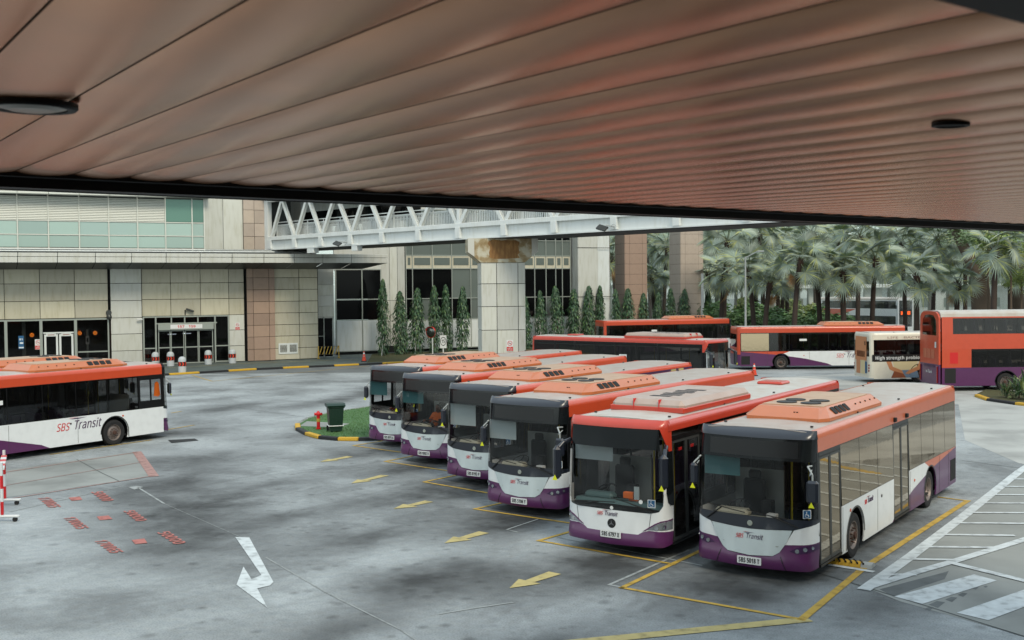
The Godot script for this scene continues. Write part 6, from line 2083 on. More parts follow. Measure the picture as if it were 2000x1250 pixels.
	for i in far.size():
		var q: Array = far[i]
		var d := eyeray(q[0], q[1])
		var p: Vector3 = CAM + d * (-q[2] / d.z)
		var o := "far hazy fan palm in the palm grove, %s" % ["behind the pink pillar's right edge", "between the first two trunks", "high behind the lamp post", "behind the slim brown palm", "behind the short palm", "left of the leaning palm", "right of the leaning palm", "behind the straight brown palm", "behind the shelter's left half", "behind the shelter's middle", "above the pale far buildings", "left of the small palm", "left of the thickest trunk", "at the right edge", "between the pillars at left", "between the pillars at right", "high at the pink pillar", "highest at the pink pillar", "highest behind the lamp post", "highest behind the leaning palm", "highest behind the shelter", "highest behind the far buildings"][i]
		palm(o, Vector3(p.x, 0, p.z), p.y, Vector2(0.2, 0), 90 + i, 22, 1.35, true)
	# hedges
	var hm := [leafy_mesh(1, 26, 3600, Vector3(1.0, 1.0, 1.0), 0.075, Color(0.035, 0.085, 0.03), Color(0.08, 0.16, 0.05)), leafy_mesh(2, 24, 3000, Vector3(1.0, 1.0, 1.0), 0.08, Color(0.13, 0.20, 0.05), Color(0.28, 0.33, 0.10))]
	for q in [[1430, 602, 106, 3.2, 0, "long dark green hedge bush behind the orange bus roof"], [1500, 604, 104, 3.6, 0, "dark green hedge bush under the short palm"], [1535, 612, 100, 2.6, 0, "round dark hedge bush left of the leaning palm"], [1580, 606, 102, 2.2, 1, "bright yellow green bush between the leaning palms"], [1618, 608, 101, 2.2, 0, "dark hedge bush beside the far double decker"], [1450, 592, 122, 3.0, 1, "pale yellow green shrub behind the long hedge"], [1530, 594, 124, 3.4, 1, "pale yellow green shrub row under the palm trunks"], [1395, 600, 112, 1.6, 0, "dark shrub at the foot of the pink pillar palms"]]:
		var d := eyeray(q[0], q[1])
		var p: Vector3 = CAM + d * (-q[2] / d.z)
		var o := thing("hedge_bush", q[5], "bush", Vector3(p.x, 0, p.z), 0.0, "hedge bushes under the palms")
		part(o, "foliage", hm[q[4]], M.leaf, Transform3D(Basis().scaled(Vector3(q[3] * 1.15, p.y * 0.62, 1.7)), Vector3(0, p.y * 0.5, 0)))
		part(o, "stem", mc("stem", func(s): rod(s, Vector3.ZERO, Vector3(0, 1.5, 0), 0.08, 0.03, 6)), M.bark)
	# broad trees behind
	var bm := [leafy_mesh(11, 34, 4200, Vector3(1, 1, 1), 0.055, Color(0.10, 0.17, 0.07), Color(0.20, 0.28, 0.13)), leafy_mesh(12, 34, 4200, Vector3(1, 1, 1), 0.055, Color(0.12, 0.19, 0.09), Color(0.22, 0.30, 0.15)), leafy_mesh(13, 30, 3600, Vector3(1, 1, 1), 0.05, Color(0.12, 0.20, 0.04), Color(0.30, 0.36, 0.09))]
	var bt := [[1190, 500, 190, 9, "left between the white column and the brown pillar"], [1280, 500, 200, 10, "between the two tiled pillars"], [1400, 480, 190, 11, "behind the first palms"], [1470, 500, 180, 9, "behind the lamp post"], [1540, 480, 195, 11, "behind the leaning palm"], [1620, 490, 190, 10, "behind the shelter's left end"], [1690, 500, 200, 11, "behind the shelter's middle"], [1760, 480, 190, 10, "behind the far pale buildings"], [1840, 490, 180, 10, "behind the small palm"], [1900, 490, 165, 9, "left of the thickest palm trunk"], [1990, 500, 160, 10, "behind the right edge"], [2080, 490, 150, 10, "beyond the right edge"], [1350, 490, 210, 11, "behind the pink pillar"], [1130, 490, 210, 11, "behind the office corner"], [2200, 480, 150, 11, "far beyond the right edge"]]
	for i in bt.size():
		var q: Array = bt[i]
		var d := eyeray(q[0], q[1])
		var p: Vector3 = CAM + d * (-q[2] / d.z)
		tree("broad_tree", "hazy pale green broad tree, %s" % q[4], Vector3(p.x, 0, p.z), p.y, bm[i % 2], Vector3(q[3], p.y * 0.42, 7.0), 0.5, "broad trees beyond the palms")
	for q in [[1915, 560, 100, 1.0, "thick tan trunked tree leaning left behind the orange double decker"], [1985, 560, 102, 0.75, "grey trunked tree behind the right end of the orange double decker"]]:
		var d := eyeray(q[0], q[1])
		var p: Vector3 = CAM + d * (-q[2] / d.z)
		var o := thing("broad_tree", q[4], "tree", Vector3(p.x, 0, p.z))
		var s := ST()
		rod(s, Vector3(0.5, 0, 0), Vector3(-0.2, 6.5, 0), q[3], q[3] * 0.8, 12)
		rod(s, Vector3(-0.2, 6.4, 0), Vector3(-2.5, 11, 0), q[3] * 0.6, q[3] * 0.4, 9)
		rod(s, Vector3(-0.2, 6.4, 0), Vector3(2.0, 11, 0.5), q[3] * 0.6, q[3] * 0.3, 9)
		obj(o, "trunk", s, M.bark)
		part(o, "crown", bm[0], M.leaf, Transform3D(Basis().scaled(Vector3(6, 3.2, 5)), Vector3(0, 13.5, 0)))
	for q in [[1975, 492, 82, 2.6, 1.5, "bright yellow green tree spray at the upper right edge"], [1930, 462, 86, 2.8, 0.9, "dark glossy tree spray under the canopy edge at right"], [1995, 545, 84, 1.2, 0.9, "light green low spray at the right edge"]]:
		var d := eyeray(q[0], q[1])
		var p: Vector3 = CAM + d * (-q[2] / d.z)
		var o := thing("leafy_tree", q[5], "tree", Vector3(p.x, 0, p.z))
		part(o, "crown", bm[2] if q[0] > 1950 else bm[0], M.leaf, Transform3D(Basis().scaled(Vector3(q[3], q[4], 2.4)), Vector3(0, p.y, 0)))
		part(o, "trunk", mc("leaftrunk%d" % q[0], func(s): rod(s, Vector3.ZERO, Vector3(0, p.y, 0), 0.12, 0.05, 8)), M.bark)
	# spiky shrubs on the right hand island
	for q in [[1966, 777, 0.9, "spiky green shrub at the left of the right hand island"], [1990, 779, 1.25, "tall spiky shrub before the double decker at the right edge"], [2016, 781, 1.5, "spiky shrub just beyond the right edge"]]:
		var g := G(q[0], q[1], 0.12)
		var o := thing("spiky_shrub", q[3], "shrub", g, 0.0, "spiky shrubs on the right hand island")
		part(o, "leaves", mc("spiky", func(s):
			var r := RandomNumberGenerator.new()
			r.seed = 9
			for k in 90:
				var a := r.randf() * TAU
				var e := r.randf_range(0.1, 1.4)
				var st := Vector3(r.randf_range(-0.3, 0.3), r.randf_range(0.0, 0.5), r.randf_range(-0.2, 0.2))
				var d := Vector3(cos(a) * cos(e), sin(e), sin(a) * cos(e))
				var w := d.cross(Vector3.UP).normalized() * 0.035
				var l := r.randf_range(0.35, 0.7)
				var k2 := r.randf_range(0.6, 1.4)
				var c := Color(0.05 * k2, 0.10 * k2, 0.04 * k2) if r.randf() < 0.8 else Color(0.22 * k2, 0.26 * k2, 0.09 * k2)
				var m := st + d * l * 0.5 + Vector3(0, 0.06, 0)
				vtri(s, st, m - w, m + w, c)
				vtri(s, m - w, st + d * l - Vector3(0, 0.05, 0), m + w, c)), M.leaf, Transform3D(Basis(Vector3.UP, q[0] * 0.1).scaled(Vector3.ONE * q[2]), Vector3.ZERO))
		part(o, "stem", mc("stem2", func(s): rod(s, Vector3.ZERO, Vector3(0, 0.7, 0), 0.05, 0.03, 6)), M.bark)

func build_far():
	# pale covered way and low buildings beyond the palms
	var sh := thing("covered_walkway", "pale flat roofed covered walkway beyond the palms", "shelter", Vector3(43, 0, -142), deg_to_rad(-6))
	bx(sh, "shelter_roof", Vector3(0, 5.55, 0), Vector3(19, 0.45, 5), M.panel_white, 0.05)
	for x in [-8.5, -4.2, 1.0, 3.4, 8.0]:
		bx(sh, "column", Vector3(x, 2.65, 1.0), Vector3(0.9 if x < 2 else 2.2, 5.3, 0.9), M.panel_grey, 0.03)
	bx(sh, "low_wall", Vector3(-7.2, 2.0, -1.5), Vector3(4.5, 4.0, 0.3), M.panel_beige)
	var lb := thing("low_building", "low white building glimpsed between palms right of the shelter", "building", Vector3(66, 0, -160), deg_to_rad(-8))
	bx(lb, "wall", Vector3(0, 2.6, 0), Vector3(22, 5.2, 8), M.panel_white)
	bx(lb, "roof", Vector3(0, 5.3, 0), Vector3(23, 0.3, 9), M.panel_grey)
	for k in 7:
		bx(lb, "window", Vector3(-9 + 3.0 * k, 3.1, 4.02), Vector3(1.6, 1.3, 0.1), M.grey_glass)
		bx(lb, "railing_bay", Vector3(-9 + 3.0 * k, 1.3, 4.5), Vector3(2.7, 0.08, 0.08), M.panel_white)
	# the building that stands along the right side of the yard, out of the frame, seen in the bus windows
	var sb := thing("terrace_building", "beige banded building along the right side of the yard", "building", Vector3(62, 0, -52), deg_to_rad(-75))
	for k in 6:
		bx(sb, "wall_band", Vector3(0, 1.0 + 3.4 * k, 0), Vector3(80, 1.7, 6), M.panel_beige)
		bx(sb, "window_band", Vector3(0, 2.7 + 3.4 * k, -0.3), Vector3(79, 1.7, 5.4), M.dark_glass)
	var lp := thing("lamp_post", "thin pale lamp post among the palms", "lamp post", CAM + eyeray(1456, 560) * 92 - Vector3(0, (CAM + eyeray(1456, 560) * 92).y, 0))
	var s := ST()
	rod(s, Vector3.ZERO, Vector3(0, 8.2, 0), 0.11, 0.06, 10)
	obj(lp, "post", s, M.post_grey)
	s = ST()
	rod(s, Vector3(0, 8.1, 0), Vector3(0.9, 8.6, 0.4), 0.05, 0.04, 8)
	obj(lp, "arm", s, M.post_grey)
	s = ST()
	box(s, Vector3(1.15, 8.62, 0.5), Vector3(0.6, 0.12, 0.25), Transform3D.IDENTITY, 0.04)
	obj(lp, "lamp_head", s, M.post_grey)
	var p2 := CAM + eyeray(1372, 590) * 108
	var lp2 := thing("lamp_post", "short pale post at the right edge of the pink tiled pillar", "post", Vector3(p2.x, 0, p2.z))
	s = ST()
	rod(s, Vector3.ZERO, Vector3(0, 7.0, 0), 0.15, 0.12, 10)
	obj(lp2, "post", s, M.post_white)

# ---------------------------------------------------------------- street things
func build_things():
	for q in [[-28.64, -85.97, "chevron banded bollard at the far left behind the parked bus roof"], [-26.85, -82.36, "plain topped bollard half hidden by the parked bus roof"], [-25.8, -82.63, "chevron bollard left of the automatic doors"], [-23.0, -76.25, "chevron bollard nearest the kerb"], [-23.39, -84.21, "chevron bollard before the right door leaf"], [-21.79, -85.20, "rightmost chevron bollard by the no smoking sign"], [-29.9, -83.6, "leftmost plain bollard, only its round top showing"]]:
		var o := thing("bollard", q[2], "bollard", Vector3(q[0], 0.13, q[1]), deg_to_rad(26), "round topped bollards on the pavement")
		part(o, "body", mc("bollard", func(s): lathe(s, [Vector2(0.27, 0.0), Vector2(0.27, 0.82), Vector2(0.25, 0.94), Vector2(0.19, 1.03), Vector2(0.1, 1.08), Vector2(0, 1.09)], 24)), M.bollard)
		part(o, "band", mc("bollband", func(s): lathe(s, [Vector2(0.272, 0.42), Vector2(0.276, 0.43), Vector2(0.276, 0.72), Vector2(0.272, 0.73)], 24)), M.ink)
		part(o, "chevrons", mc("chevrons", func(s):
			for k in 8:
				var a := TAU * k / 8.0
				var f := func(p: Vector2, o2: float) -> Vector3: return Vector3(sin(a + p.x / 0.278) * (0.278 + o2), p.y, cos(a + p.x / 0.278) * (0.278 + o2))
				slab(s, pv([-0.07, 0.44, 0.015, 0.44, 0.09, 0.575, 0.015, 0.71, -0.07, 0.71, 0.005, 0.575]), f, 0.002, 0.05, 0, 0.003)), M.cone_orange)
	# yellow barrier at the recess
	var bar_ := thing("folding_barrier", "yellow barrier with slanting bars before the dark doorway", "barrier", Vector3(-15.0, 0.13, -89.9), deg_to_rad(26))
	bar_.position = Vector3(-15.05, 0.13, -89.75)
	var s := ST()
	for x in [-0.86, 0.86]:
		box(s, Vector3(x, 0.52, 0), Vector3(0.07, 1.05, 0.07))
		box(s, Vector3(x, 0.04, 0), Vector3(0.08, 0.06, 0.5))
	obj(bar_, "post", s, M.paint_yellow)
	s = ST()
	for y in [0.34, 1.0]: box(s, Vector3(0, y, 0), Vector3(1.7, 0.035, 0.03))
	obj(bar_, "rail", s, M.steel_dark)
	for k in 6:
		s = ST()
		bar(s, Vector3(-0.78 + 0.27 * k, 0.36, 0.02), Vector3(-0.55 + 0.27 * k, 1.0, 0.02), 0.06, 0.03)
		obj(bar_, "slanting_bar", s, M.paint_yellow)
	cone(G(711, 706, 0.13), "orange and white traffic cone on the pavement kerb", 1.0)
	cone(G(1473, 734, 0), "orange traffic cone by the rear wheel of the purple bus", 1.0)
	# green wheelie bin
	var bp := G(655, 842, 0.12)
	var bin := thing("wheelie_bin", "dark green wheelie bin on the grass island", "bin", bp, 0.30)
	s = ST()
	var w0 := 0.25
	var w1 := 0.30
	var c := []
	for y in [0.12, 1.0]:
		var w := w0 if y < 0.5 else w1
		var d := 0.26 if y < 0.5 else 0.36
		c.append([Vector3(-w, y, -d), Vector3(w, y, -d), Vector3(w, y, d), Vector3(-w, y, d)])
	for i in 4:
		var j := (i + 1) % 4
		var o: Vector3 = c[0][i] + c[0][j]
		o.y = 0
		quad(s, c[0][i], c[0][j], c[1][j], c[1][i], o)
	quad(s, c[0][0], c[0][1], c[0][2], c[0][3], Vector3.DOWN)
	quad(s, c[1][0], c[1][1], c[1][2], c[1][3], Vector3.UP)
	box(s, Vector3(0, 0.98, 0), Vector3(0.68, 0.05, 0.78), Transform3D.IDENTITY, 0.02)
	for x in [-0.28, -0.14, 0.0, 0.14, 0.28]: box(s, Vector3(x * 0.9, 0.55, 0.315), Vector3(0.012, 0.7, 0.01), Transform3D(Basis(Vector3.RIGHT, 0.11), Vector3(0, 0.02, -0.06)))
	obj(bin, "bin_body", s, M.bin_green)
	s = ST()
	sweep(s, pv([-0.40, 1.01, 0.42, 1.01, 0.44, 1.05, 0.30, 1.12, -0.30, 1.13, -0.42, 1.06]), -0.36, 0.36, false)
	var lid := part(bin, "lid", done(s), M.bin_green, Transform3D(Basis(Vector3.UP, PI / 2), Vector3.ZERO))
	s = ST()
	rod(s, Vector3(-0.22, 1.06, -0.46), Vector3(0.22, 1.06, -0.46), 0.02)
	obj(bin, "handle", s, M.bin_green)
	for x in [-0.27, 0.27]:
		s = ST()
		rod(s, Vector3(x - 0.03, 0.11, -0.28), Vector3(x + 0.03, 0.11, -0.28), 0.11, -1, 14)
		obj(bin, "wheel", s, M.rubber)
	bx(bin, "strap", Vector3(0, 0.24, 0.0), Vector3(0.60, 0.035, 0.62), M.plate_white, 0.01)
	bx(bin, "base", Vector3(0, 0.08, 0.04), Vector3(0.46, 0.10, 0.42), M.bin_green)
	# hydrant
	var hy := thing("fire_hydrant", "red fire hydrant with a yellow collar on the grass island", "hydrant", G(622, 838, 0.12))
	part(hy, "barrel", mc("hyd", func(q): lathe(q, [Vector2(0.10, 0), Vector2(0.10, 0.05), Vector2(0.07, 0.06), Vector2(0.07, 0.55), Vector2(0.10, 0.56), Vector2(0.10, 0.64), Vector2(0.06, 0.70), Vector2(0.03, 0.74), Vector2(0, 0.75)], 18)), M.hydrant_red)
	part(hy, "collar", mc("hydc", func(q): lathe(q, [Vector2(0.075, 0.30), Vector2(0.078, 0.31), Vector2(0.078, 0.42), Vector2(0.075, 0.43)], 18)), M.paint_yellow)
	for sx in [-1, 1]:
		s = ST()
		rod(s, Vector3(0, 0.6, 0), Vector3(sx * 0.15, 0.62, 0.05), 0.055, 0.06, 12)
		obj(hy, "outlet", s, M.hydrant_red)
	# convex mirror and speed sign
	var g := G(845, 694, 0.13)
	var cm := thing("convex_mirror", "round convex traffic mirror with a red hood on a white post", "mirror", g, -0.5)
	s = ST()
	rod(s, Vector3.ZERO, Vector3(0, 2.3, 0), 0.05, -1, 10)
	obj(cm, "post", s, M.post_white)
	s = ST()
	lathe(s, [Vector2(0.44, 0.0), Vector2(0.33, 0.055), Vector2(0.17, 0.09), Vector2(0, 0.10)], 28, Transform3D(Basis(Vector3.RIGHT, PI / 2 + 0.1), Vector3(-0.1, 1.95, 0.1)))
	obj(cm, "mirror_face", s, M.mirror)
	s = ST()
	lathe(s, [Vector2(0.0, -0.1), Vector2(0.3, -0.08), Vector2(0.46, 0.0), Vector2(0.47, 0.03), Vector2(0.44, 0.03)], 28, Transform3D(Basis(Vector3.RIGHT, PI / 2 + 0.1), Vector3(-0.1, 1.95, 0.09)))
	obj(cm, "mirror_back", s, M.sign_red)
	s = ST()
	var pr := Vector3.ZERO
	for k in 13:
		var a := PI * (0.1 + 0.8 * k / 12.0)
		var q := Vector3(-0.1 + 0.49 * cos(a), 1.95 + 0.49 * sin(a), 0.05)
		if k > 0: quad(s, pr, q, q + Vector3(0, 0.02, 0.2), pr + Vector3(0, 0.02, 0.2), (pr + q) * 0.5 - Vector3(-0.1, 1.95, 0))
		pr = q
	obj(cm, "hood", s, M.sign_red)
	var sp := thing("speed_sign", "white speed limit sign with a ringed 15 on a short post", "sign", G(866, 693, 0.13), 0.1)
	bx(sp, "post", Vector3(0, 0.6, -0.03), Vector3(0.1, 1.2, 0.05), M.post_white)
	bx(sp, "board", Vector3(0, 1.12, 0), Vector3(0.55, 1.1, 0.03), M.plate_white)
	s = ST()
	lathe(s, [Vector2(0.21, 0), Vector2(0.21, 0.006), Vector2(0.25, 0.006), Vector2(0.25, 0)], 28, Transform3D(Basis(Vector3.RIGHT, PI / 2).scaled(Vector3(1, 1.5, 1)), Vector3(0, 1.15, 0.016)))
	obj(sp, "ring", s, M.ink)
	lettering(sp, "sign_lettering", "15", 0.26, 0.3, M.ink, Transform3D(Basis(), Vector3(0, 1.15, 0.018)), 0.0, true)
	# red and white barrier at the left edge
	var rb := thing("wheeled_barrier", "red and white striped barrier on white wheeled feet at left edge", "barrier", G(-6, 1020, 0), 0.0)
	var a0 := G(5, 1019, 0) - rb.position
	for k in 2:
		var o := a0 + (Vector3.ZERO if k == 0 else Vector3(-0.95, 0, -2.2))
		s = ST()
		for j in 4: bx(rb, "upright", o + Vector3(0, 0.18 + 0.33 * j + 0.165, 0), Vector3(0.055, 0.33, 0.055), M.post_white if j % 2 else M.hydrant_red)
		bx(rb, "foot", o + Vector3(-0.1, 0.14, 0.0), Vector3(1.05, 0.06, 0.12), M.post_white, 0.02)
		for x in [-0.55, 0.32]:
			s = ST()
			rod(s, o + Vector3(x, 0.06, -0.02), o + Vector3(x, 0.06, 0.03), 0.06, -1, 14)
			box(s, o + Vector3(x, 0.10, 0), Vector3(0.07, 0.06, 0.07))
			obj(rb, "castor", s, M.matt_black)
	for j in 6:
		s = ST()
		var p := a0 + Vector3(0.0, 1.34, 0).lerp(Vector3(-0.95, 1.34, -2.2), j / 6.0)
		var q := a0 + Vector3(0.0, 1.34, 0).lerp(Vector3(-0.95, 1.34, -2.2), (j + 1) / 6.0)
		bar(s, p, q, 0.05, 0.14)
		obj(rb, "striped_rail", s, M.hydrant_red if j % 2 else M.post_white)
	# rubber wheel stop beside the front bus
	var wsA := G(1620, 1098, 0)
	var wsB := G(1706, 1109, 0)
	var hump := thing("wheel_stop", "yellow and black rubber wheel stop beside the front bus", "wheel stop", (wsA + wsB) * 0.5, -atan2((wsB - wsA).z, (wsB - wsA).x))
	var L := wsA.distance_to(wsB)
	for k in 4:
		s = ST()
		sweep(s, pv([-0.17, 0.0, 0.17, 0.0, 0.12, 0.07, 0.05, 0.095, -0.05, 0.095, -0.12, 0.07]), -L * 0.5 + k * L / 4 + 0.004, -L * 0.5 + (k + 1) * L / 4 - 0.004)
		part(hump, "hump_section", done(s), M.kerb_yellow if k < 3 else M.post_grey, Transform3D(Basis(Vector3.UP, PI / 2), Vector3.ZERO))
	for k in 12:
		bx(hump, "rib", Vector3(-L * 0.46 + k * L * 0.066, 0.085, 0.05 if k % 2 else -0.05), Vector3(0.03, 0.03, 0.18), M.ink, 0.0, Basis(Vector3.UP, 0.5))
	# hi-vis vest hung at the driver's window of the left bus
	var vest := ST()
	slab(vest, pv([-0.09, 0.30, -0.03, 0.36, 0.04, 0.35, 0.09, 0.28, 0.15, -0.18, 0.05, -0.24, -0.14, -0.20]), fl(), 0.03)
	var vo := obj(self, "safety_vest", vest, M.hivis)
	var gb := Transform3D(Basis(Vector3.UP, 2.568), Vector3(-14.575, 0, -44.144))
	vo.transform = gb * Transform3D(Basis(Vector3.UP, -PI / 2), Vector3(-1.10, 1.88, -0.62))
	meta(vo, "orange safety vest hanging at the left bus driver's window", "vest")

func cone(at: Vector3, label: String, k: float):
	var o := thing("traffic_cone", label, "cone", at, 0.0, "traffic cones")
	part(o, "cone_base", mc("coneb", func(s): box(s, Vector3(0, 0.03, 0), Vector3(0.42, 0.06, 0.42), Transform3D.IDENTITY, 0.015)), M.matt_black)
	part(o, "cone_body", mc("cone", func(s): lathe(s, [Vector2(0.17, 0.06), Vector2(0.04, 0.78), Vector2(0.03, 0.80), Vector2(0, 0.80)], 20)), M.cone_orange)
	for e in [[0.30, 0.44], [0.58, 0.70]]:
		part(o, "reflective_band", mc("coneband%s" % e[0], func(s): lathe(s, [Vector2(0.132 - 0.18 * (e[0] - 0.27), e[0]), Vector2(0.132 - 0.18 * (e[1] - 0.27), e[1])], 20)), M.plate_white)

# ---------------------------------------------------------------- people
func skin_field(bones: Array, cell: float, grow: float) -> ArrayMesh:   # bones: [from, to, radius, radius]
	var lo := Vector3.ONE * 1e9
	var hi := -lo
	for b in bones:
		for k in 2:
			var r: float = b[2 + k] + grow + cell * 2
			lo = lo.min(b[k] - Vector3.ONE * r)
			hi = hi.max(b[k] + Vector3.ONE * r)
	var n := Vector3i(((hi - lo) / cell).ceil()) + Vector3i.ONE
	var F := PackedFloat32Array()
	F.resize(n.x * n.y * n.z)
	F.fill(1.0)
	for b in bones:
		var A: Vector3 = b[0]
		var B: Vector3 = b[1]
		var R: float = maxf(b[2], b[3]) + grow + cell * 3
		var l := Vector3i(((A.min(B) - Vector3.ONE * R - lo) / cell).floor()).clamp(Vector3i.ZERO, n - Vector3i.ONE)
		var u := Vector3i(((A.max(B) + Vector3.ONE * R - lo) / cell).ceil()).clamp(Vector3i.ZERO, n - Vector3i.ONE)
		var d := B - A
		var dd := maxf(d.length_squared(), 1e-9)
		for z in range(l.z, u.z + 1):
			for y in range(l.y, u.y + 1):
				for x in range(l.x, u.x + 1):
					var p := lo + Vector3(x, y, z) * cell
					var t := clampf((p - A).dot(d) / dd, 0, 1)
					var v: float = p.distance_to(A + d * t) - lerpf(b[2], b[3], t) - grow
					var i := x + n.x * (y + n.y * z)
					var h := clampf(0.5 + 0.5 * (F[i] - v) / 0.035, 0, 1)
					F[i] = lerpf(F[i], v, h) - 0.035 * h * (1 - h)
	var s := SurfaceTool.new()
	s.begin(Mesh.PRIMITIVE_TRIANGLES)
	s.set_smooth_group(0)
	var vid := {}
	var vert := func(x: int, y: int, z: int) -> Vector3:
		var key := Vector3i(x, y, z)
		if vid.has(key): return vid[key]
		var sum := Vector3.ZERO
		var c := 0
		for e in [[0, 0, 0, 1, 0, 0], [0, 1, 0, 1, 1, 0], [0, 0, 1, 1, 0, 1], [0, 1, 1, 1, 1, 1], [0, 0, 0, 0, 1, 0], [1, 0, 0, 1, 1, 0], [0, 0, 1, 0, 1, 1], [1, 0, 1, 1, 1, 1], [0, 0, 0, 0, 0, 1], [1, 0, 0, 1, 0, 1], [0, 1, 0, 0, 1, 1], [1, 1, 0, 1, 1, 1]]:
			var fa: float = F[x + e[0] + n.x * (y + e[1] + n.y * (z + e[2]))]
			var fb: float = F[x + e[3] + n.x * (y + e[4] + n.y * (z + e[5]))]
			if (fa < 0) != (fb < 0):
				sum += Vector3(x + e[0], y + e[1], z + e[2]).lerp(Vector3(x + e[3], y + e[4], z + e[5]), fa / (fa - fb))
				c += 1
		vid[key] = lo + sum / maxi(c, 1) * cell
		return vid[key]
	for z in range(1, n.z - 1):
		for y in range(1, n.y - 1):
			for x in range(1, n.x - 1):
				var f0 := F[x + n.x * (y + n.y * z)]
				for ax in 3:
					var q := Vector3i(x, y, z)
					q[ax] += 1
					var f1 := F[q.x + n.x * (q.y + n.y * q.z)]
					if (f0 < 0) == (f1 < 0): continue
					var a1 := Vector3i.ZERO
					a1[(ax + 1) % 3] = 1
					var a2 := Vector3i.ZERO
					a2[(ax + 2) % 3] = 1
					var o := Vector3i(x, y, z)
					var out := Vector3.ZERO
					out[ax] = 1.0 if f0 < 0 else -1.0
					var k := [o - a1 - a2, o - a2, o, o - a1]
					quad(s, vert.call(k[0].x, k[0].y, k[0].z), vert.call(k[1].x, k[1].y, k[1].z), vert.call(k[2].x, k[2].y, k[2].z), vert.call(k[3].x, k[3].y, k[3].z), out)
	s.generate_normals()
	return s.commit()

func driver(label: String, bus: Node3D, vest: Material):
	var o := thing("person", label, "person", bus.transform * Vector3(-0.60, 0.94, -1.50), bus.rotation.y)
	var torso := [[Vector3(0, 0.08, 0), Vector3(0, 0.30, 0.0), 0.15, 0.14], [Vector3(-0.06, 0.30, 0), Vector3(0.06, 0.30, 0), 0.13, 0.13], [Vector3(-0.10, 0.46, -0.02), Vector3(0.10, 0.46, -0.02), 0.12, 0.12], [Vector3(-0.17, 0.52, -0.02), Vector3(0.17, 0.52, -0.02), 0.065, 0.065]]
	var arms := []
	var hands := []
	for sx in [-1.0, 1.0]:
		var sh := Vector3(sx * 0.20, 0.50, -0.01)
		var el := Vector3(sx * 0.27, 0.27, 0.16)
		var wr := Vector3(sx * 0.19, 0.34, 0.42)
		arms += [[sh, el, 0.058, 0.045], [el, wr, 0.043, 0.03]]
		hands += [[wr, wr + Vector3(-sx * 0.01, 0.02, 0.07), 0.03, 0.035]]
		for k in 4: hands.append([wr + Vector3(sx * (-0.03 + 0.02 * k), 0.03, 0.10), wr + Vector3(sx * (-0.03 + 0.02 * k), -0.02, 0.15), 0.010, 0.009])
		hands.append([wr + Vector3(-sx * 0.03, 0.02, 0.05), wr + Vector3(-sx * 0.06, 0.03, 0.10), 0.011, 0.009])
	var head := [[Vector3(0, 0.54, -0.02), Vector3(0, 0.66, 0.0), 0.055, 0.052], [Vector3(0, 0.70, 0.02), Vector3(0, 0.77, 0.0), 0.072, 0.092], [Vector3(0, 0.655, 0.06), Vector3(0, 0.67, 0.055), 0.04, 0.045], [Vector3(0, 0.735, 0.085), Vector3(0, 0.70, 0.112), 0.012, 0.018], [Vector3(-0.085, 0.73, 0), Vector3(-0.088, 0.70, 0.0), 0.02, 0.014], [Vector3(0.085, 0.73, 0), Vector3(0.088, 0.70, 0.0), 0.02, 0.014]]
	var legs := []
	for sx in [-1.0, 1.0]: legs += [[Vector3(sx * 0.09, 0.05, 0.0), Vector3(sx * 0.13, 0.07, 0.42), 0.085, 0.06], [Vector3(sx * 0.13, 0.06, 0.42), Vector3(sx * 0.12, -0.36, 0.50), 0.055, 0.04], [Vector3(sx * 0.12, -0.38, 0.48), Vector3(sx * 0.12, -0.40, 0.64), 0.045, 0.035]]
	if not cache.has("driver"):
		cache["driver"] = skin_field(torso + arms + hands + head + legs, 0.016, 0.0)
		cache["driver_shirt"] = skin_field(torso + [arms[0], arms[2]], 0.02, 0.012)
		cache["driver_trousers"] = skin_field(legs.slice(0, 2) + legs.slice(3, 5) + [torso[0]], 0.02, 0.010)
		cache["driver_hair"] = skin_field([[Vector3(0, 0.79, -0.02), Vector3(0, 0.77, -0.035), 0.088, 0.088]], 0.016, 0.004)
		var e := ST()
		for sx in [-1.0, 1.0]: lathe(e, [Vector2(0.013, -0.004), Vector2(0.009, 0.008), Vector2(0, 0.011)], 10, Transform3D(Basis(Vector3.RIGHT, PI / 2), Vector3(sx * 0.033, 0.735, 0.083)))
		box(e, Vector3(0, 0.668, 0.098), Vector3(0.05, 0.008, 0.012))
		cache["driver_face"] = done(e)
	part(o, "body", cache["driver"], M.skin)
	part(o, "shirt", cache["driver_shirt"], vest)
	part(o, "trousers", cache["driver_trousers"], M.cloth_dark)
	part(o, "hair", cache["driver_hair"], M.hair)
	part(o, "eyes_and_mouth", cache["driver_face"], M.hair)

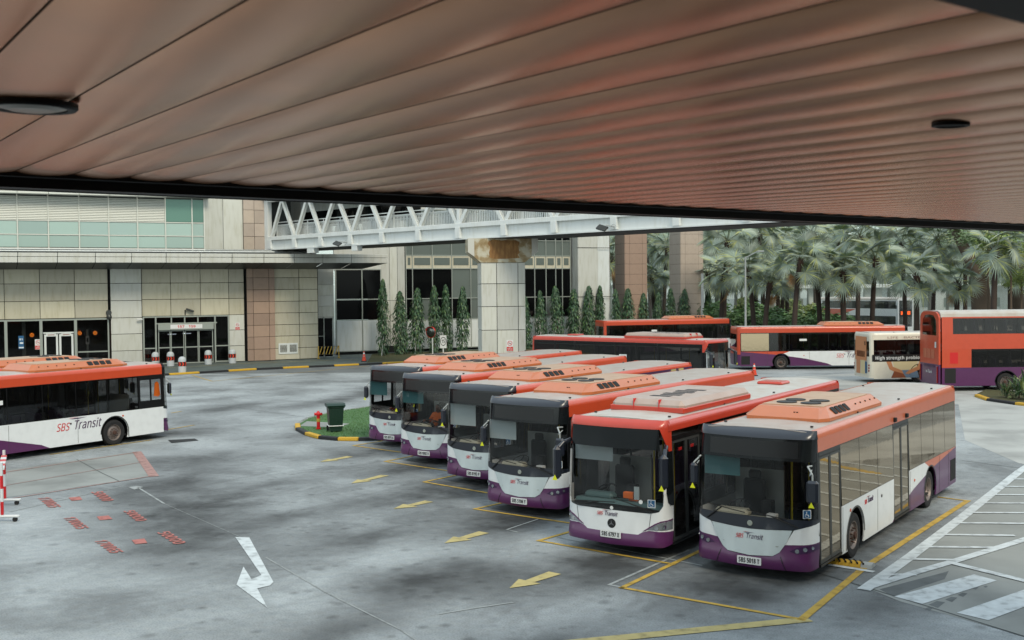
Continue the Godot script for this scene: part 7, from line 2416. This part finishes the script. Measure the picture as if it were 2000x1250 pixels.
# ---------------------------------------------------------------- scene
func _ready():
	rng.seed = 12345
	var cam := Camera3D.new()
	cam.name = "camera"
	cam.position = CAM
	cam.basis = Basis.from_euler(Vector3(-PITCH, 0, ROLL))
	cam.fov = rad_to_deg(2.0 * atan(625.0 / FOC))
	cam.near = 0.1
	cam.far = 2000.0
	var at := CameraAttributesPhysical.new()
	at.frustum_focal_length = 12.0 / tan(atan(625.0 / FOC))
	at.frustum_focus_distance = 26.0
	at.frustum_near = 0.1
	at.frustum_far = 2000.0
	at.exposure_aperture = 5.6
	cam.attributes = at
	add_child(cam)
	cam.current = true
	var env := Environment.new()
	env.background_mode = Environment.BG_SKY
	var sky := Sky.new()
	var sm := ProceduralSkyMaterial.new()
	sm.sky_top_color = Color(0.80, 0.86, 0.90)
	sm.sky_horizon_color = Color(0.90, 0.94, 0.92)
	sm.sky_curve = 0.2
	sm.ground_bottom_color = Color(0.35, 0.37, 0.36)
	sm.ground_horizon_color = Color(0.7, 0.74, 0.72)
	sm.sky_energy_multiplier = 1.0
	sky.sky_material = sm
	env.sky = sky
	env.tonemap_mode = Environment.TONE_MAPPER_LINEAR
	env.tonemap_exposure = 1.62
	env.sdfgi_enabled = true
	env.ssao_enabled = true
	env.ssil_enabled = true
	env.volumetric_fog_enabled = true
	env.volumetric_fog_density = 0.0
	var we := WorldEnvironment.new()
	we.name = "environment"
	we.environment = env
	add_child(we)
	var sun := DirectionalLight3D.new()
	sun.name = "sun"
	sun.light_energy = 0.5
	sun.light_color = Color(1.0, 0.96, 0.88)
	sun.light_angular_distance = 20.0
	sun.shadow_enabled = true
	sun.rotation = Vector3(deg_to_rad(-44), deg_to_rad(24), 0)
	add_child(sun)
	font = SystemFont.new()
	font.font_names = PackedStringArray(["Droid Sans"])
	materials()
	build_ground()
	build_platform()
	build_interchange()
	build_office()
	build_bridge()
	build_canopy()
	build_walkway()
	build_far()
	var mist := FogVolume.new()
	mist.name = "mist"
	mist.size = Vector3(260, 26, 110)
	mist.position = Vector3(60, 12, -172)
	var fm := FogMaterial.new()
	fm.density = 0.009
	fm.albedo = Color(0.88, 0.95, 0.90)
	mist.material = fm
	meta(mist, "pale haze hanging between the far palms", "haze", "", "stuff")
	add_child(mist)
	# buses
	make_scania("bus", "front parked bus with mirror-like bronze side windows and orange side paled by painted reflection, nearest the zebra crossing", Vector3(4.673, 0, -21.574), -0.604, {"glass": "bronze", "top": "orange_pale", "plate": "SBS 5018 T", "roof": "roof"})
	make_citaro("bus", "parked bus with a square lit-less front display, red roof frame and round star badge", Vector3(2.112, 0, -23.515), -0.596, {"plate": "SBS 6797 X"})
	make_scania("bus", "third parked bus from the right, orange roof side, white blind in the windscreen", Vector3(0.164, 0, -27.828), -0.631, {"plate": "SBS 5106 Y", "blind": "blind_white", "bl": [-1.2, -0.35, 1.85, 2.34]})
	var dd := make_scania("bus", "fourth parked bus from the right, with a dark purple lettered strip along its rear roof", Vector3(-1.138, 0, -32.004), -0.620, {"plate": "SBS 8193 P", "blind": "blind_white", "bl": [-1.15, -0.2, 1.7, 2.34]})
	var strip := ST()
	slab(strip, rect(5.5, 2.535, 11.78, 2.80), side_map(1.0), 0.01, 0, 0, 0.012)
	obj(dd, "roof_side_strip", strip, M.logo_purple)
	lettering(dd, "strip_lettering", "How Jicho", 1.0, 0.20, M.plate_white, side_xf(1.0, 7.4, 2.66, 0.016))
	for w in [10.3, 10.9]: plate(dd, "strip_photo", rect(-0.2, -0.12, 0.2, 0.12), 0.003, M.paint_yellow_pale, side_xf(1.0, w, 2.665, 0.014))
	var ee := make_scania("bus", "fifth parked bus from the right, driver in orange seen behind the windscreen", Vector3(-2.924, 0, -36.069), -0.598, {"plate": "SBS 8802 D", "bl": [-1.2, -0.3, 1.95, 2.34]})
	var ff := make_scania("bus", "leftmost bus of the slanting row, beside the grass island", Vector3(-4.511, 0, -40.015), -0.598, {"plate": "SBS 8975 A", "bl": [-1.25, -0.4, 1.85, 2.34]})
	make_scania("bus", "long side view of a bus at the left edge with large side lettering", Vector3(-14.575, 0, -44.144), 2.568, {"plate": "SBS 5120 R", "blind": ""})
	make_scania("bus", "bus hidden behind the left edge bus, only its orange roof showing", Vector3(-17.1, 0, -46.5), 2.568, {"plate": "SBS 5077 K", "blind": ""})
	make_citaro("bus", "dark sided bus crossing behind the row, with a thin red roof edge", Vector3(11.091, 0, -58.069), 0.876, {"plate": "SBS 6512 H"})
	make_scania("bus", "bus behind the dark sided one, orange roof band and rear window, under the tiled pillars", Vector3(18.97, 0, -96.3), deg_to_rad(105), {"plate": "SBS 5201 L", "blind": ""})
	make_scania("bus", "bus seen side on with purple rear wedge and lettering, under the palms", Vector3(27.4, 0, -76.35), deg_to_rad(90), {"plate": "SBS 5163 C", "blind": ""})
	var kk := get_node("bus_010")
	var pane := ST()
	slab(pane, rect(9.80, 1.30, 11.70, 2.48), side_map(-1.0), 0, 0, 0, 0.004)
	obj(kk, "side_window", pane, M.bronze)  # extra pane laid over the window, its tan colour stands in for a reflection
	make_advert("bus", "cream advert covered bus with printed torso and black slogan window", Vector3(32.74, 0, -66.3), deg_to_rad(95))
	make_decker("double_decker_bus", "orange and purple double decker bus at the right edge, rear towards the yard", Vector3(34.75, 0, -60.27), deg_to_rad(92), true)
	make_decker("double_decker_bus", "distant white double decker bus with an orange rear wedge behind palm trunks", Vector3(43.2, 0, -120.0), deg_to_rad(30), false)
	build_plants()
	build_things()
	driver("driver in an orange shirt at the wheel of the fifth parked bus", ee, M.hivis)
	driver("driver in dark clothes at the wheel of the leftmost bus in the row", ff, M.cloth_dark)
